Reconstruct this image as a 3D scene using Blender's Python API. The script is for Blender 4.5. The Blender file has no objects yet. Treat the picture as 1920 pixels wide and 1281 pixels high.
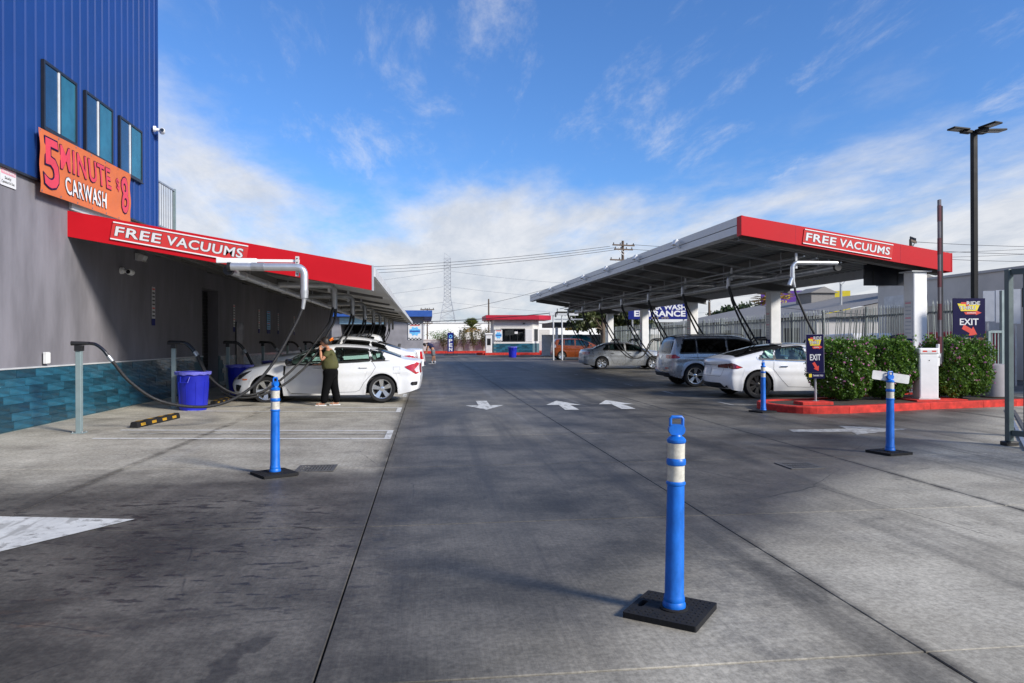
import bpy, bmesh, math, random
from mathutils import Vector, Matrix, Euler
R = math.radians
PI = math.pi
random.seed(7)
scn = bpy.context.scene
col = scn.collection

# ------------------------------------------------------------------ camera
cam = bpy.data.cameras.new('camera')
cam.sensor_width = 36.0
cam.lens = 36.0 * 1340 / 1920
cam.clip_start = 0.05
cam.clip_end = 3000
cam_o = bpy.data.objects.new('camera', cam)
col.objects.link(cam_o)
_th, _ro = math.atan(160 / 1340), R(0.2)
_F = Vector((math.sin(_th), math.cos(_th), 0)); _r0 = Vector((math.cos(_th), -math.sin(_th), 0)); _u0 = Vector((0, 0, 1))
_r = math.cos(_ro) * _r0 - math.sin(_ro) * _u0
_u = math.sin(_ro) * _r0 + math.cos(_ro) * _u0
cam_o.matrix_world = Matrix(((_r.x, _u.x, -_F.x, 0), (_r.y, _u.y, -_F.y, 0), (_r.z, _u.z, -_F.z, 1.5), (0, 0, 0, 1)))
scn.camera = cam_o

# ------------------------------------------------------------------ world and sun
SUN = Vector((1.45, -1.2, 1.0)).normalized()      # towards the sun
el = math.asin(SUN.z); az = math.atan2(SUN.x, SUN.y)
w = bpy.data.worlds.new('World'); scn.world = w; w.use_nodes = True
nt = w.node_tree; nt.nodes.clear()
def N(nt, t, ins=None, **kw):
    n = nt.nodes.new(t)
    for k, v in kw.items(): setattr(n, k, v)
    for k, v in (ins or {}).items():
        s = n.inputs[k]
        if hasattr(v, 'is_output') or isinstance(v, bpy.types.NodeSocket): nt.links.new(v, s)
        else: s.default_value = v
    return n
def M(nt, op, a, b=None, c=None, clamp=False):
    n = nt.nodes.new('ShaderNodeMath'); n.operation = op; n.use_clamp = clamp
    for i, v in enumerate((a, b, c)):
        if v is None: continue
        if isinstance(v, bpy.types.NodeSocket): nt.links.new(v, n.inputs[i])
        else: n.inputs[i].default_value = v
    return n.outputs[0]
def SM(nt, v, a, b, lo=0.0, hi=1.0):
    n = N(nt, 'ShaderNodeMapRange', {'Value': v, 'From Min': a, 'From Max': b, 'To Min': lo, 'To Max': hi}, interpolation_type='SMOOTHSTEP')
    return n.outputs[0]
def MIX(nt, f, a, b, mode='MIX'):
    n = nt.nodes.new('ShaderNodeMix'); n.data_type = 'RGBA'; n.blend_type = mode
    for s, v in ((n.inputs[0], f), (n.inputs[6], a), (n.inputs[7], b)):
        if isinstance(v, bpy.types.NodeSocket): nt.links.new(v, s)
        else: s.default_value = v if isinstance(v, float) or isinstance(v, int) else (tuple(v) + (1,))[:4]
    return n.outputs[2]
sky = N(nt, 'ShaderNodeTexSky', sky_type='NISHITA', sun_disc=False, sun_elevation=el, sun_rotation=az, altitude=0, air_density=1.0, dust_density=0.6, ozone_density=3.2)
tc = N(nt, 'ShaderNodeTexCoord')
sep = N(nt, 'ShaderNodeSeparateXYZ', {0: tc.outputs['Generated']})
dx, dy, dz = sep.outputs
zc = M(nt, 'ADD', M(nt, 'MAXIMUM', dz, 0.0), 0.16)
px_ = M(nt, 'DIVIDE', dx, zc); py_ = M(nt, 'DIVIDE', dy, zc)
pv = N(nt, 'ShaderNodeCombineXYZ', {0: px_, 1: py_, 2: 0.0}).outputs[0]
n1 = N(nt, 'ShaderNodeTexNoise', {'Vector': N(nt, 'ShaderNodeMapping', {'Vector': pv, 'Rotation': (0, 0, 0.5), 'Scale': (0.75, 0.45, 1), 'Location': (3.1, 1.7, 0)}).outputs[0], 'Scale': 1.35, 'Detail': 10, 'Roughness': 0.6, 'Distortion': 0.15})
n2 = N(nt, 'ShaderNodeTexNoise', {'Vector': N(nt, 'ShaderNodeMapping', {'Vector': pv, 'Rotation': (0, 0, 0.9), 'Scale': (2.2, 0.9, 1), 'Location': (7.7, 4.2, 0)}).outputs[0], 'Scale': 2.0, 'Detail': 8, 'Roughness': 0.68, 'Distortion': 0.25})
# a bank of cloud that is thicker low down and to the left, thin wisps above
low = SM(nt, dz, 0.08, 0.36, 0.19, -0.20)
lft = SM(nt, M(nt, 'ADD', dx, M(nt, 'MULTIPLY', dz, 0.12)), -0.32, -0.06, 0.25, 0.0)
rgt = SM(nt, dx, 0.35, 0.75, 0.0, 0.07)
cov = M(nt, 'ADD', M(nt, 'ADD', low, lft), rgt)
c1 = SM(nt, M(nt, 'ADD', n1.outputs[0], cov), 0.45, 0.72)
c2 = M(nt, 'MULTIPLY', SM(nt, n2.outputs[0], 0.50, 0.80), 0.45)
cl = M(nt, 'MULTIPLY', M(nt, 'MAXIMUM', c1, c2), 0.92, clamp=True)
shade = SM(nt, n2.outputs[0], 0.25, 0.75)
ccol = MIX(nt, shade, (8.2, 8.7, 9.6), (11.6, 11.6, 11.8))
hz = SM(nt, dz, 0.0, 0.16, 0.75, 0.0)
skyc = MIX(nt, hz, MIX(nt, 1.0, sky.outputs[0], (1.18, 1.76, 2.5), 'MULTIPLY'), (5.6, 6.6, 8.0))
mix = MIX(nt, cl, skyc, ccol)
bg = N(nt, 'ShaderNodeBackground', {'Color': mix, 'Strength': 0.071})
wo = N(nt, 'ShaderNodeOutputWorld', {0: bg.outputs[0]})
sl = bpy.data.lights.new('sun', 'SUN'); sl.energy = 5.0; sl.angle = R(11); sl.color = (1.0, 0.93, 0.83)
so = bpy.data.objects.new('sun', sl); col.objects.link(so); so.location = (10, -10, 20)
so.rotation_euler = SUN.to_track_quat('Z', 'Y').to_euler()
vs = scn.view_settings
vs.view_transform = 'Standard'; vs.look = 'None'; vs.gamma = 1.0; vs.use_curve_mapping = False; vs.exposure = 0.1

# ------------------------------------------------------------------ materials
MATS = {}
def pm(name, c, rough=0.6, metal=0.0, var=0.12, scale=4.0, bump=0.0, bscale=40.0, coat=0.0, spec=0.5, rnd=0.0, stretch=(1, 1, 1), trans=0.0, emit=0.0):
    if name in MATS: return MATS[name]
    m = bpy.data.materials.new(name); m.use_nodes = True; nt = m.node_tree; nt.nodes.clear()
    b = N(nt, 'ShaderNodeBsdfPrincipled', {'Roughness': rough, 'Metallic': metal})
    b.inputs['Coat Weight'].default_value = coat; b.inputs['Coat Roughness'].default_value = 0.05
    b.inputs['Specular IOR Level'].default_value = spec
    o = N(nt, 'ShaderNodeOutputMaterial', {0: b.outputs[0]})
    t = N(nt, 'ShaderNodeTexCoord')
    mp = N(nt, 'ShaderNodeMapping', {'Vector': t.outputs['Object'], 'Scale': stretch})
    ns = N(nt, 'ShaderNodeTexNoise', {'Vector': mp.outputs[0], 'Scale': scale, 'Detail': 6, 'Roughness': 0.6})
    f = SM(nt, ns.outputs[0], 0.25, 0.75, 1 - var, 1 + var)
    if rnd:
        oi = N(nt, 'ShaderNodeObjectInfo'); f = M(nt, 'MULTIPLY', f, SM(nt, oi.outputs['Random'], 0, 1, 1 - rnd, 1 + rnd))
    g = N(nt, 'ShaderNodeCombineXYZ', {0: f, 1: f, 2: f})
    nt.links.new(MIX(nt, 1.0, c, g.outputs[0], 'MULTIPLY'), b.inputs['Base Color'])
    rr = SM(nt, ns.outputs[0], 0.3, 0.7, max(0.02, rough * 0.85), min(1, rough * 1.15)); nt.links.new(rr, b.inputs['Roughness'])
    if bump:
        nb = N(nt, 'ShaderNodeTexNoise', {'Vector': mp.outputs[0], 'Scale': bscale, 'Detail': 4})
        bp = N(nt, 'ShaderNodeBump', {'Height': nb.outputs[0], 'Strength': bump, 'Distance': 0.02}); nt.links.new(bp.outputs[0], b.inputs['Normal'])
    if emit:
        b.inputs['Emission Strength'].default_value = emit
    MATS[name] = m; return m
def glass(name, tint, refl=0.05, dens=0.5):
    m = bpy.data.materials.new(name); m.use_nodes = True; nt = m.node_tree; nt.nodes.clear()
    tr = N(nt, 'ShaderNodeBsdfTransparent', {'Color': tuple(tint) + (1,)})
    gl = N(nt, 'ShaderNodeBsdfGlossy', {'Color': (0.95, 0.97, 1, 1), 'Roughness': 0.02})
    lw = N(nt, 'ShaderNodeLayerWeight', {'Blend': 0.35})
    f = M(nt, 'ADD', M(nt, 'MULTIPLY', M(nt, 'POWER', lw.outputs['Facing'], 2.5), 0.7), refl, clamp=True)
    mx = N(nt, 'ShaderNodeMixShader', {0: f, 1: tr.outputs[0], 2: gl.outputs[0]})
    N(nt, 'ShaderNodeOutputMaterial', {0: mx.outputs[0]})
    MATS[name] = m; return m
def leafmat(name, c1, c2):
    m = bpy.data.materials.new(name); m.use_nodes = True; nt = m.node_tree; nt.nodes.clear()
    g = N(nt, 'ShaderNodeNewGeometry')
    cc = MIX(nt, g.outputs['Random Per Island'], c1, c2)
    b = N(nt, 'ShaderNodeBsdfPrincipled', {'Base Color': cc, 'Roughness': 0.5})
    t = N(nt, 'ShaderNodeBsdfTranslucent', {'Color': cc})
    mx = N(nt, 'ShaderNodeMixShader', {0: 0.3, 1: b.outputs[0], 2: t.outputs[0]})
    N(nt, 'ShaderNodeOutputMaterial', {0: mx.outputs[0]})
    MATS[name] = m; return m

# concrete of the yard: broom finish, dark tyre film in the lane, darker left foreground, paler bays and right foreground
def concrete():
    m = bpy.data.materials.new('yard_concrete'); m.use_nodes = True; nt = m.node_tree; nt.nodes.clear()
    g = N(nt, 'ShaderNodeNewGeometry'); P = g.outputs['Position']
    s = N(nt, 'ShaderNodeSeparateXYZ', {0: P}); X, Y = s.outputs[0], s.outputs[1]
    def noise(sc, st=(1, 1, 1), det=5, ro=0.6, loc=(0, 0, 0), dist=0.0, rot=(0, 0, 0)):
        mp = N(nt, 'ShaderNodeMapping', {'Vector': P, 'Scale': st, 'Location': loc, 'Rotation': rot})
        return N(nt, 'ShaderNodeTexNoise', {'Vector': mp.outputs[0], 'Scale': sc, 'Detail': det, 'Roughness': ro, 'Distortion': dist}).outputs[0]
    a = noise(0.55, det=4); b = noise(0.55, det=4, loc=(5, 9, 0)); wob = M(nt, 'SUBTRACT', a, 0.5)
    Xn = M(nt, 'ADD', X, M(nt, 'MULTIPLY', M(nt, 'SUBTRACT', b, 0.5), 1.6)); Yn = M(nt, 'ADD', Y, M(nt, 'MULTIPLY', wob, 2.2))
    # paler tone over the parking bays on the left
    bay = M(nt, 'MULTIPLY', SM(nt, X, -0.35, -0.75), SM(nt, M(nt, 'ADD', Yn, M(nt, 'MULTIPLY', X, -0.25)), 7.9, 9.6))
    # paler tone over the foreground on the right
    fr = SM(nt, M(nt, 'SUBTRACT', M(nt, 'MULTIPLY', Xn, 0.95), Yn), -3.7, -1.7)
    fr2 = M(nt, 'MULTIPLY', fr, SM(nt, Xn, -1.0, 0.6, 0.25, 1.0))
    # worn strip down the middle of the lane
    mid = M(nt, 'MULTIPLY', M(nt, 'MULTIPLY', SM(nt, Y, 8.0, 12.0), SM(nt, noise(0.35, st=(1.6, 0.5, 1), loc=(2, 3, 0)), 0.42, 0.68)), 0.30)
    pale_mask = M(nt, 'MAXIMUM', M(nt, 'MAXIMUM', bay, fr2), mid, clamp=True)
    pale_mask = M(nt, 'MULTIPLY', pale_mask, SM(nt, noise(1.3, det=8, ro=0.7), 0.25, 0.6, 0.55, 1.0))
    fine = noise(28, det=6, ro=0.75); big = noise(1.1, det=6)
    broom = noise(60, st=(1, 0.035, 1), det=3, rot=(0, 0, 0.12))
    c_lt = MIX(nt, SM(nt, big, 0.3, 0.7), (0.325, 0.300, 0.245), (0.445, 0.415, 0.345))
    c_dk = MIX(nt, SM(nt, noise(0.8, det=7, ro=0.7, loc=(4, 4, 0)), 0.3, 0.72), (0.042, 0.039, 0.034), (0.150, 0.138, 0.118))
    c = MIX(nt, pale_mask, c_dk, c_lt)
    # sweeping tyre marks
    tm = M(nt, 'SQRT', M(nt, 'ADD', M(nt, 'POWER', M(nt, 'SUBTRACT', X, 7.5), 2.0), M(nt, 'POWER', M(nt, 'SUBTRACT', Y, 2.5), 2.0)))
    band = SM(nt, M(nt, 'ABSOLUTE', M(nt, 'SUBTRACT', M(nt, 'ADD', tm, M(nt, 'MULTIPLY', wob, 0.5)), 5.9)), 0.0, 0.55, 1.0, 0.0)
    band = M(nt, 'MULTIPLY', band, SM(nt, noise(6, st=(1, 1, 1), det=6, ro=0.7), 0.35, 0.65))
    c = MIX(nt, M(nt, 'MULTIPLY', band, 0.45), c, (0.07, 0.07, 0.072))
    # water drips and rust specks trailing across the dark part of the left lane
    dr = noise(9.5, st=(0.6, 1.7, 1), det=4, ro=0.55, rot=(0, 0, -0.35))
    dm = M(nt, 'MULTIPLY', SM(nt, dr, 0.585, 0.61), M(nt, 'MULTIPLY', SM(nt, Y, 3.4, 4.6), SM(nt, Y, 8.0, 6.6)))
    dm = M(nt, 'MULTIPLY', dm, SM(nt, X, 0.4, -0.9))
    c = MIX(nt, M(nt, 'MULTIPLY', dm, 0.85), c, (0.024, 0.023, 0.022))
    rs = M(nt, 'MULTIPLY', SM(nt, noise(2.2, st=(0.6, 1.8, 1), det=6, ro=0.7, loc=(1, 5, 0), rot=(0, 0, -0.3)), 0.58, 0.78), M(nt, 'MULTIPLY', SM(nt, X, -0.8, -2.0), SM(nt, Y, 6.2, 4.9)))
    c = MIX(nt, M(nt, 'MULTIPLY', rs, 0.6), c, (0.17, 0.095, 0.055))
    # wheel tracks rubbed along the lane
    tr_ = noise(1.3, st=(1.6, 0.05, 1), det=4, ro=0.55, loc=(3, 0, 0))
    c = MIX(nt, M(nt, 'MULTIPLY', M(nt, 'MULTIPLY', SM(nt, tr_, 0.5, 0.68), SM(nt, X, -0.6, -0.2)), 0.55), c, (0.042, 0.041, 0.041))
    c = MIX(nt, M(nt, 'MULTIPLY', M(nt, 'MULTIPLY', SM(nt, tr_, 0.42, 0.28), SM(nt, Y, 6.5, 10.0)), 0.22), c, (0.30, 0.30, 0.31))
    # blotches of old spills
    bl = noise(0.9, det=9, ro=0.72, loc=(11, 3, 0), dist=0.6)
    c = MIX(nt, M(nt, 'MULTIPLY', SM(nt, bl, 0.56, 0.70), SM(nt, bay, 0.0, 1.0, 0.5, 0.12)), c, (0.045, 0.044, 0.043))
    # dirt gathered at the joints, hairline cracks
    jd = M(nt, 'ABSOLUTE', M(nt, 'ADD', X, 0.5))
    for jx in (3.45, -2.38, -5.2): jd = M(nt, 'MINIMUM', jd, M(nt, 'ABSOLUTE', M(nt, 'ADD', X, jx)))
    c = MIX(nt, M(nt, 'MULTIPLY', SM(nt, jd, 0.10, 0.0), SM(nt, noise(3.0, det=5, loc=(2, 8, 0)), 0.35, 0.6, 0.15, 0.75)), c, (0.06, 0.055, 0.048))
    vo = N(nt, 'ShaderNodeTexVoronoi', {'Vector': N(nt, 'ShaderNodeMixRGB', {0: 0.06, 1: P, 2: N(nt, 'ShaderNodeTexNoise', {'Vector': P, 'Scale': 2.5, 'Detail': 5}).outputs[1]}).outputs[0], 'Scale': 0.42}, feature='DISTANCE_TO_EDGE')
    ck = M(nt, 'MULTIPLY', SM(nt, vo.outputs['Distance'], 0.0035, 0.0), SM(nt, noise(0.35, loc=(6, 6, 0)), 0.52, 0.6))
    c = MIX(nt, M(nt, 'MULTIPLY', ck, 0.8), c, (0.03, 0.03, 0.03))
    # a wet trickle near the camera
    wx = M(nt, 'ADD', M(nt, 'ADD', X, 0.93), M(nt, 'ADD', M(nt, 'MULTIPLY', M(nt, 'SUBTRACT', 3.4, Y), 0.28), M(nt, 'MULTIPLY', M(nt, 'SUBTRACT', noise(5.0, det=4), 0.5), 0.28)))
    wt = M(nt, 'MULTIPLY', SM(nt, M(nt, 'ABSOLUTE', wx), 0.075, 0.045), M(nt, 'MULTIPLY', SM(nt, Y, 3.85, 3.7), SM(nt, Y, 2.7, 2.9)))
    c = MIX(nt, M(nt, 'MULTIPLY', wt, 0.62), c, (0.032, 0.03, 0.028))
    # oil spots in the bays and lane
    oil = SM(nt, noise(1.9, det=5, ro=0.6, loc=(8, 1, 0)), 0.66, 0.78)
    c = MIX(nt, M(nt, 'MULTIPLY', oil, 0.55), c, (0.05, 0.05, 0.05))
    tone = M(nt, 'MULTIPLY', SM(nt, fine, 0.33, 0.67, 0.76, 1.24), SM(nt, broom, 0.35, 0.65, 0.95, 1.05))
    oi = N(nt, 'ShaderNodeObjectInfo'); tone = M(nt, 'MULTIPLY', tone, SM(nt, oi.outputs['Random'], 0, 1, 0.93, 1.05))
    c = MIX(nt, 1.0, c, N(nt, 'ShaderNodeCombineXYZ', {0: tone, 1: tone, 2: tone}).outputs[0], 'MULTIPLY')
    ro = MIX(nt, pale_mask, (0.50, 0.50, 0.50), (0.85, 0.85, 0.85))
    ro = MIX(nt, M(nt, 'MULTIPLY', dm, 0.6), ro, (0.3, 0.3, 0.3))
    bp = N(nt, 'ShaderNodeBump', {'Height': M(nt, 'ADD', M(nt, 'MULTIPLY', fine, 0.6), M(nt, 'MULTIPLY', broom, 0.6)), 'Strength': 0.2, 'Distance': 0.01})
    bs = N(nt, 'ShaderNodeBsdfPrincipled', {'Base Color': c, 'Roughness': ro, 'Normal': bp.outputs[0], 'Specular IOR Level': 0.16})
    N(nt, 'ShaderNodeOutputMaterial', {0: bs.outputs[0]})
    MATS['concrete'] = m; return m
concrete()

pm('joint', (0.05, 0.046, 0.04), 0.9, var=0.3, scale=2)
def wornpaint(name, c, wear):
    m = pm(name, c, 0.75, var=0.12, scale=9); nt = m.node_tree; b = [n for n in nt.nodes if n.type == 'BSDF_PRINCIPLED'][0]
    src = b.inputs['Base Color'].links[0].from_socket; P = N(nt, 'ShaderNodeNewGeometry').outputs['Position']
    n1_ = N(nt, 'ShaderNodeTexNoise', {'Vector': P, 'Scale': 7.0, 'Detail': 9, 'Roughness': 0.75}).outputs[0]
    n2_ = N(nt, 'ShaderNodeTexNoise', {'Vector': N(nt, 'ShaderNodeMapping', {'Vector': P, 'Scale': (1, 0.2, 1)}).outputs[0], 'Scale': 9.0, 'Detail': 5}).outputs[0]
    f = M(nt, 'MAXIMUM', SM(nt, n1_, wear, wear + 0.12), M(nt, 'MULTIPLY', SM(nt, n2_, wear, wear + 0.1), 0.6))
    nt.links.new(MIX(nt, M(nt, 'MULTIPLY', f, 0.8), src, (0.13, 0.122, 0.108)), b.inputs['Base Color'])
wornpaint('paint', (0.58, 0.58, 0.55), 0.53)
wornpaint('paint_line', (0.66, 0.66, 0.63), 0.60)
wornpaint('paint_worn', (0.42, 0.42, 0.40), 0.46)
pm('stucco', (0.178, 0.172, 0.192), 0.85, var=0.24, scale=1.7, bump=0.25, bscale=9, stretch=(1, 1, 0.28))
pm('stucco_low', (0.22, 0.215, 0.235), 0.85, var=0.22, scale=0.9)
pm('stucco_white', (0.62, 0.61, 0.58), 0.85, var=0.06, scale=2)
pm('siding', (0.010, 0.046, 0.195), 0.5, var=0.10, scale=0.7, spec=0.25)
pm('trim_dark', (0.012, 0.014, 0.022), 0.4)
pm('frame_light', (0.62, 0.63, 0.62), 0.4)
pm('red', (0.50, 0.008, 0.016), 0.5, var=0.07, scale=0.8, spec=0.18)
pm('red_dark', (0.40, 0.018, 0.04), 0.5, var=0.06, spec=0.2)
pm('stripe_shaded', (0.10, 0.012, 0.02), 0.5, var=0.15)  # red of the barrier stripes, with the arm's shaded side put into the colour
pm('arm_shaded', (0.13, 0.125, 0.14), 0.5)  # pale barrier arm darkened, its backlit shade put into the colour
pm('sign_red', (0.56, 0.045, 0.045), 0.6, var=0.04, spec=0.15)
pm('white', (0.78, 0.78, 0.77), 0.45, var=0.05)
pm('white_dirty', (0.60, 0.60, 0.59), 0.55, var=0.16, scale=3)
pm('black', (0.012, 0.012, 0.013), 0.5)
pm('black_gloss', (0.010, 0.010, 0.012), 0.18, coat=0.4)
pm('hose', (0.010, 0.010, 0.011), 0.6, var=0.2, bump=0.5, bscale=60)
pm('rubber', (0.012, 0.012, 0.013), 0.8, var=0.3, scale=8, bump=0.15, bscale=60, spec=0.3)
pm('galv', (0.42, 0.43, 0.44), 0.38, metal=0.7, var=0.18, scale=6)
pm('alu', (0.66, 0.67, 0.68), 0.32, metal=0.75, var=0.10)
pm('steel_paint', (0.50, 0.51, 0.52), 0.5, var=0.12, scale=2)
pm('steel_edge', (0.46, 0.48, 0.52), 0.45, metal=0.2, var=0.08)
pm('deck', (0.20, 0.21, 0.215), 0.5, metal=0.3, var=0.15)
pm('deck_lt', (0.42, 0.41, 0.39), 0.6, var=0.10)
pm('beam', (0.15, 0.145, 0.135), 0.55, var=0.14)
pm('post_green', (0.21, 0.27, 0.275), 0.5, metal=0.1, var=0.12)
pm('fence', (0.20, 0.225, 0.22), 0.5, metal=0.25, var=0.14, rnd=0.12)
pm('gate_green', (0.085, 0.115, 0.118), 0.45, metal=0.2, var=0.15)
pm('bin_blue', (0.012, 0.020, 0.40), 0.38, var=0.10)
pm('bin_bag', (0.16, 0.16, 0.60), 0.3, var=0.2, bump=0.8, bscale=20)
pm('bollard_blue', (0.003, 0.125, 0.52), 0.42, var=0.22, scale=16, stretch=(1, 1, 0.5))
pm('reflective', (0.52, 0.50, 0.43), 0.5, var=0.25, scale=20)
pm('yellow', (0.42, 0.23, 0.012), 0.6, var=0.15)
pm('kerb_red', (0.50, 0.042, 0.032), 0.8, spec=0.2, var=0.36, scale=6, bump=0.2)
pm('soil', (0.05, 0.035, 0.025), 0.95, var=0.4, scale=14, bump=0.6)
pm('orange', (0.58, 0.135, 0.04), 0.65, var=0.06, scale=2, bump=0.12, bscale=3)
pm('pink', (0.62, 0.045, 0.075), 0.55, var=0.04)
pm('pink_lt', (0.75, 0.28, 0.36), 0.55)
pm('navy', (0.007, 0.006, 0.045), 0.6, var=0.06, spec=0.12)
pm('sign_blue', (0.008, 0.016, 0.15), 0.6, var=0.05, spec=0.15)
pm('sky_blue', (0.12, 0.42, 0.72), 0.5, var=0.2, scale=8)
pm('sign_yellow', (0.75, 0.60, 0.03), 0.5, var=0.05)
pm('sign_rd', (0.62, 0.05, 0.03), 0.5, var=0.05)
pm('letter_white', (0.66, 0.66, 0.66), 0.5, var=0.03)
pm('tile', (0.012, 0.072, 0.112), 0.32, var=0.42, scale=3.0, bump=0.8, bscale=7, rnd=0.38, stretch=(1, 0.5, 3), coat=0.2)
pm('grout', (0.07, 0.13, 0.15), 0.85)
pm('pane_teal', (0.020, 0.12, 0.17), 0.12, var=0.25, scale=2, coat=0.4)
pm('pane_blue', (0.012, 0.05, 0.12), 0.12, var=0.25, scale=2, coat=0.4)
pm('roof_blue', (0.02, 0.08, 0.32), 0.5)
pm('panel_lb', (0.35, 0.52, 0.60), 0.5)
pm('cmu', (0.56, 0.53, 0.49), 0.9, var=0.10, scale=1.2, bump=0.2, bscale=6)
pm('cmu2', (0.46, 0.45, 0.44), 0.9, var=0.08, scale=1)
pm('guard', (0.27, 0.26, 0.275), 0.85, var=0.15, scale=3)
pm('roofing', (0.22, 0.21, 0.20), 0.9, var=0.2, scale=5, stretch=(1, 1, 6))
pm('wood', (0.11, 0.08, 0.06), 0.9, var=0.3, scale=6, stretch=(3, 3, 0.4))
pm('bark', (0.12, 0.09, 0.065), 0.95, var=0.3, scale=8, bump=0.6, bscale=15)
pm('wire', (0.03, 0.03, 0.035), 0.6)
pm('tower_steel', (0.36, 0.38, 0.41), 0.6, metal=0.2)
pm('lamp_black', (0.006, 0.006, 0.007), 0.5, var=0.1, spec=0.2)
pm('led', (0.30, 0.28, 0.22), 0.4)
pm('drain', (0.10, 0.098, 0.095), 0.7, metal=0.2, var=0.25, scale=10)
pm('hole', (0.006, 0.006, 0.006), 0.9)
pm('tyre', (0.011, 0.011, 0.012), 0.72, var=0.2, scale=12)
pm('rim_silver', (0.62, 0.63, 0.64), 0.25, metal=0.85, var=0.05)
pm('rim_dark', (0.045, 0.045, 0.048), 0.32, metal=0.6, var=0.1)
pm('under', (0.010, 0.010, 0.011), 0.85)
pm('cabin', (0.035, 0.034, 0.034), 0.8, var=0.2)
pm('seat_dark', (0.05, 0.05, 0.052), 0.75, var=0.2)
pm('seat_light', (0.40, 0.39, 0.37), 0.7, var=0.1)
pm('chrome', (0.75, 0.76, 0.77), 0.12, metal=1.0, var=0.03)
pm('tail_red', (0.40, 0.008, 0.010), 0.12, coat=0.6, var=0.25, scale=20)
pm('tail_dark', (0.09, 0.008, 0.012), 0.10, coat=0.7, var=0.4, scale=15)
pm('tail_clear', (0.55, 0.50, 0.50), 0.12, coat=0.6, var=0.15, scale=25)
pm('amber', (0.70, 0.17, 0.03), 0.2, coat=0.5)
pm('head_dark', (0.03, 0.032, 0.036), 0.08, coat=0.8)
pm('plate', (0.60, 0.60, 0.60), 0.5, var=0.25, scale=30)
pm('paint_white', (0.74, 0.75, 0.76), 0.26, coat=0.6, var=0.03, scale=1.5)
pm('paint_silver', (0.42, 0.44, 0.46), 0.30, metal=0.55, coat=0.6, var=0.04)
pm('paint_grey', (0.36, 0.365, 0.375), 0.28, metal=0.5, coat=0.7, var=0.04)
pm('paint_orange', (0.24, 0.05, 0.007), 0.28, metal=0.25, coat=0.6, var=0.05)
pm('seam', (0.02, 0.02, 0.021), 0.7)
pm('skin', (0.45, 0.22, 0.13), 0.55, var=0.08)
pm('olive', (0.07, 0.07, 0.022), 0.85, var=0.18, scale=9, bump=0.5, bscale=14)
pm('pants', (0.004, 0.004, 0.0045), 0.9, spec=0.1, var=0.25, scale=6, bump=0.5, bscale=10)
pm('hair', (0.012, 0.009, 0.008), 0.5, var=0.3, scale=20)
pm('clip', (0.85, 0.20, 0.01), 0.4)
pm('sandal', (0.52, 0.36, 0.26), 0.6)
pm('shirt_navy', (0.018, 0.02, 0.06), 0.85, var=0.2)
pm('shorts', (0.14, 0.15, 0.16), 0.85, var=0.2)
pm('cyan_tank', (0.05, 0.42, 0.62), 0.5)
pm('truck_red', (0.40, 0.03, 0.03), 0.4)
pm('beige', (0.50, 0.45, 0.36), 0.8)
pm('white_bldg', (0.80, 0.79, 0.76), 0.8, var=0.03)
pm('purple', (0.14, 0.05, 0.32), 0.5)
glass('glass_clear', (0.62, 0.80, 0.74), 0.06)
glass('glass_tint', (0.10, 0.14, 0.14), 0.06)
glass('glass_black', (0.02, 0.022, 0.025), 0.05)
glass('glass_blue', (0.05, 0.16, 0.28), 0.22)
glass('glass_teal', (0.30, 0.66, 0.76), 0.14)
glass('glass_navy', (0.010, 0.014, 0.05), 0.03)
leafmat('leaf_hedge', (0.028, 0.085, 0.009), (0.15, 0.285, 0.03))
leafmat('leaf_tree', (0.045, 0.065, 0.018), (0.11, 0.125, 0.04))
leafmat('leaf_dark', (0.02, 0.04, 0.015), (0.05, 0.08, 0.025))
leafmat('leaf_palm', (0.05, 0.085, 0.015), (0.16, 0.17, 0.04))
leafmat('leaf_dry', (0.30, 0.17, 0.04), (0.42, 0.27, 0.07))
leafmat('leaf_shrub', (0.06, 0.075, 0.02), (0.15, 0.12, 0.05))
leafmat('petal', (0.48, 0.14, 0.32), (0.62, 0.26, 0.45))

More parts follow.
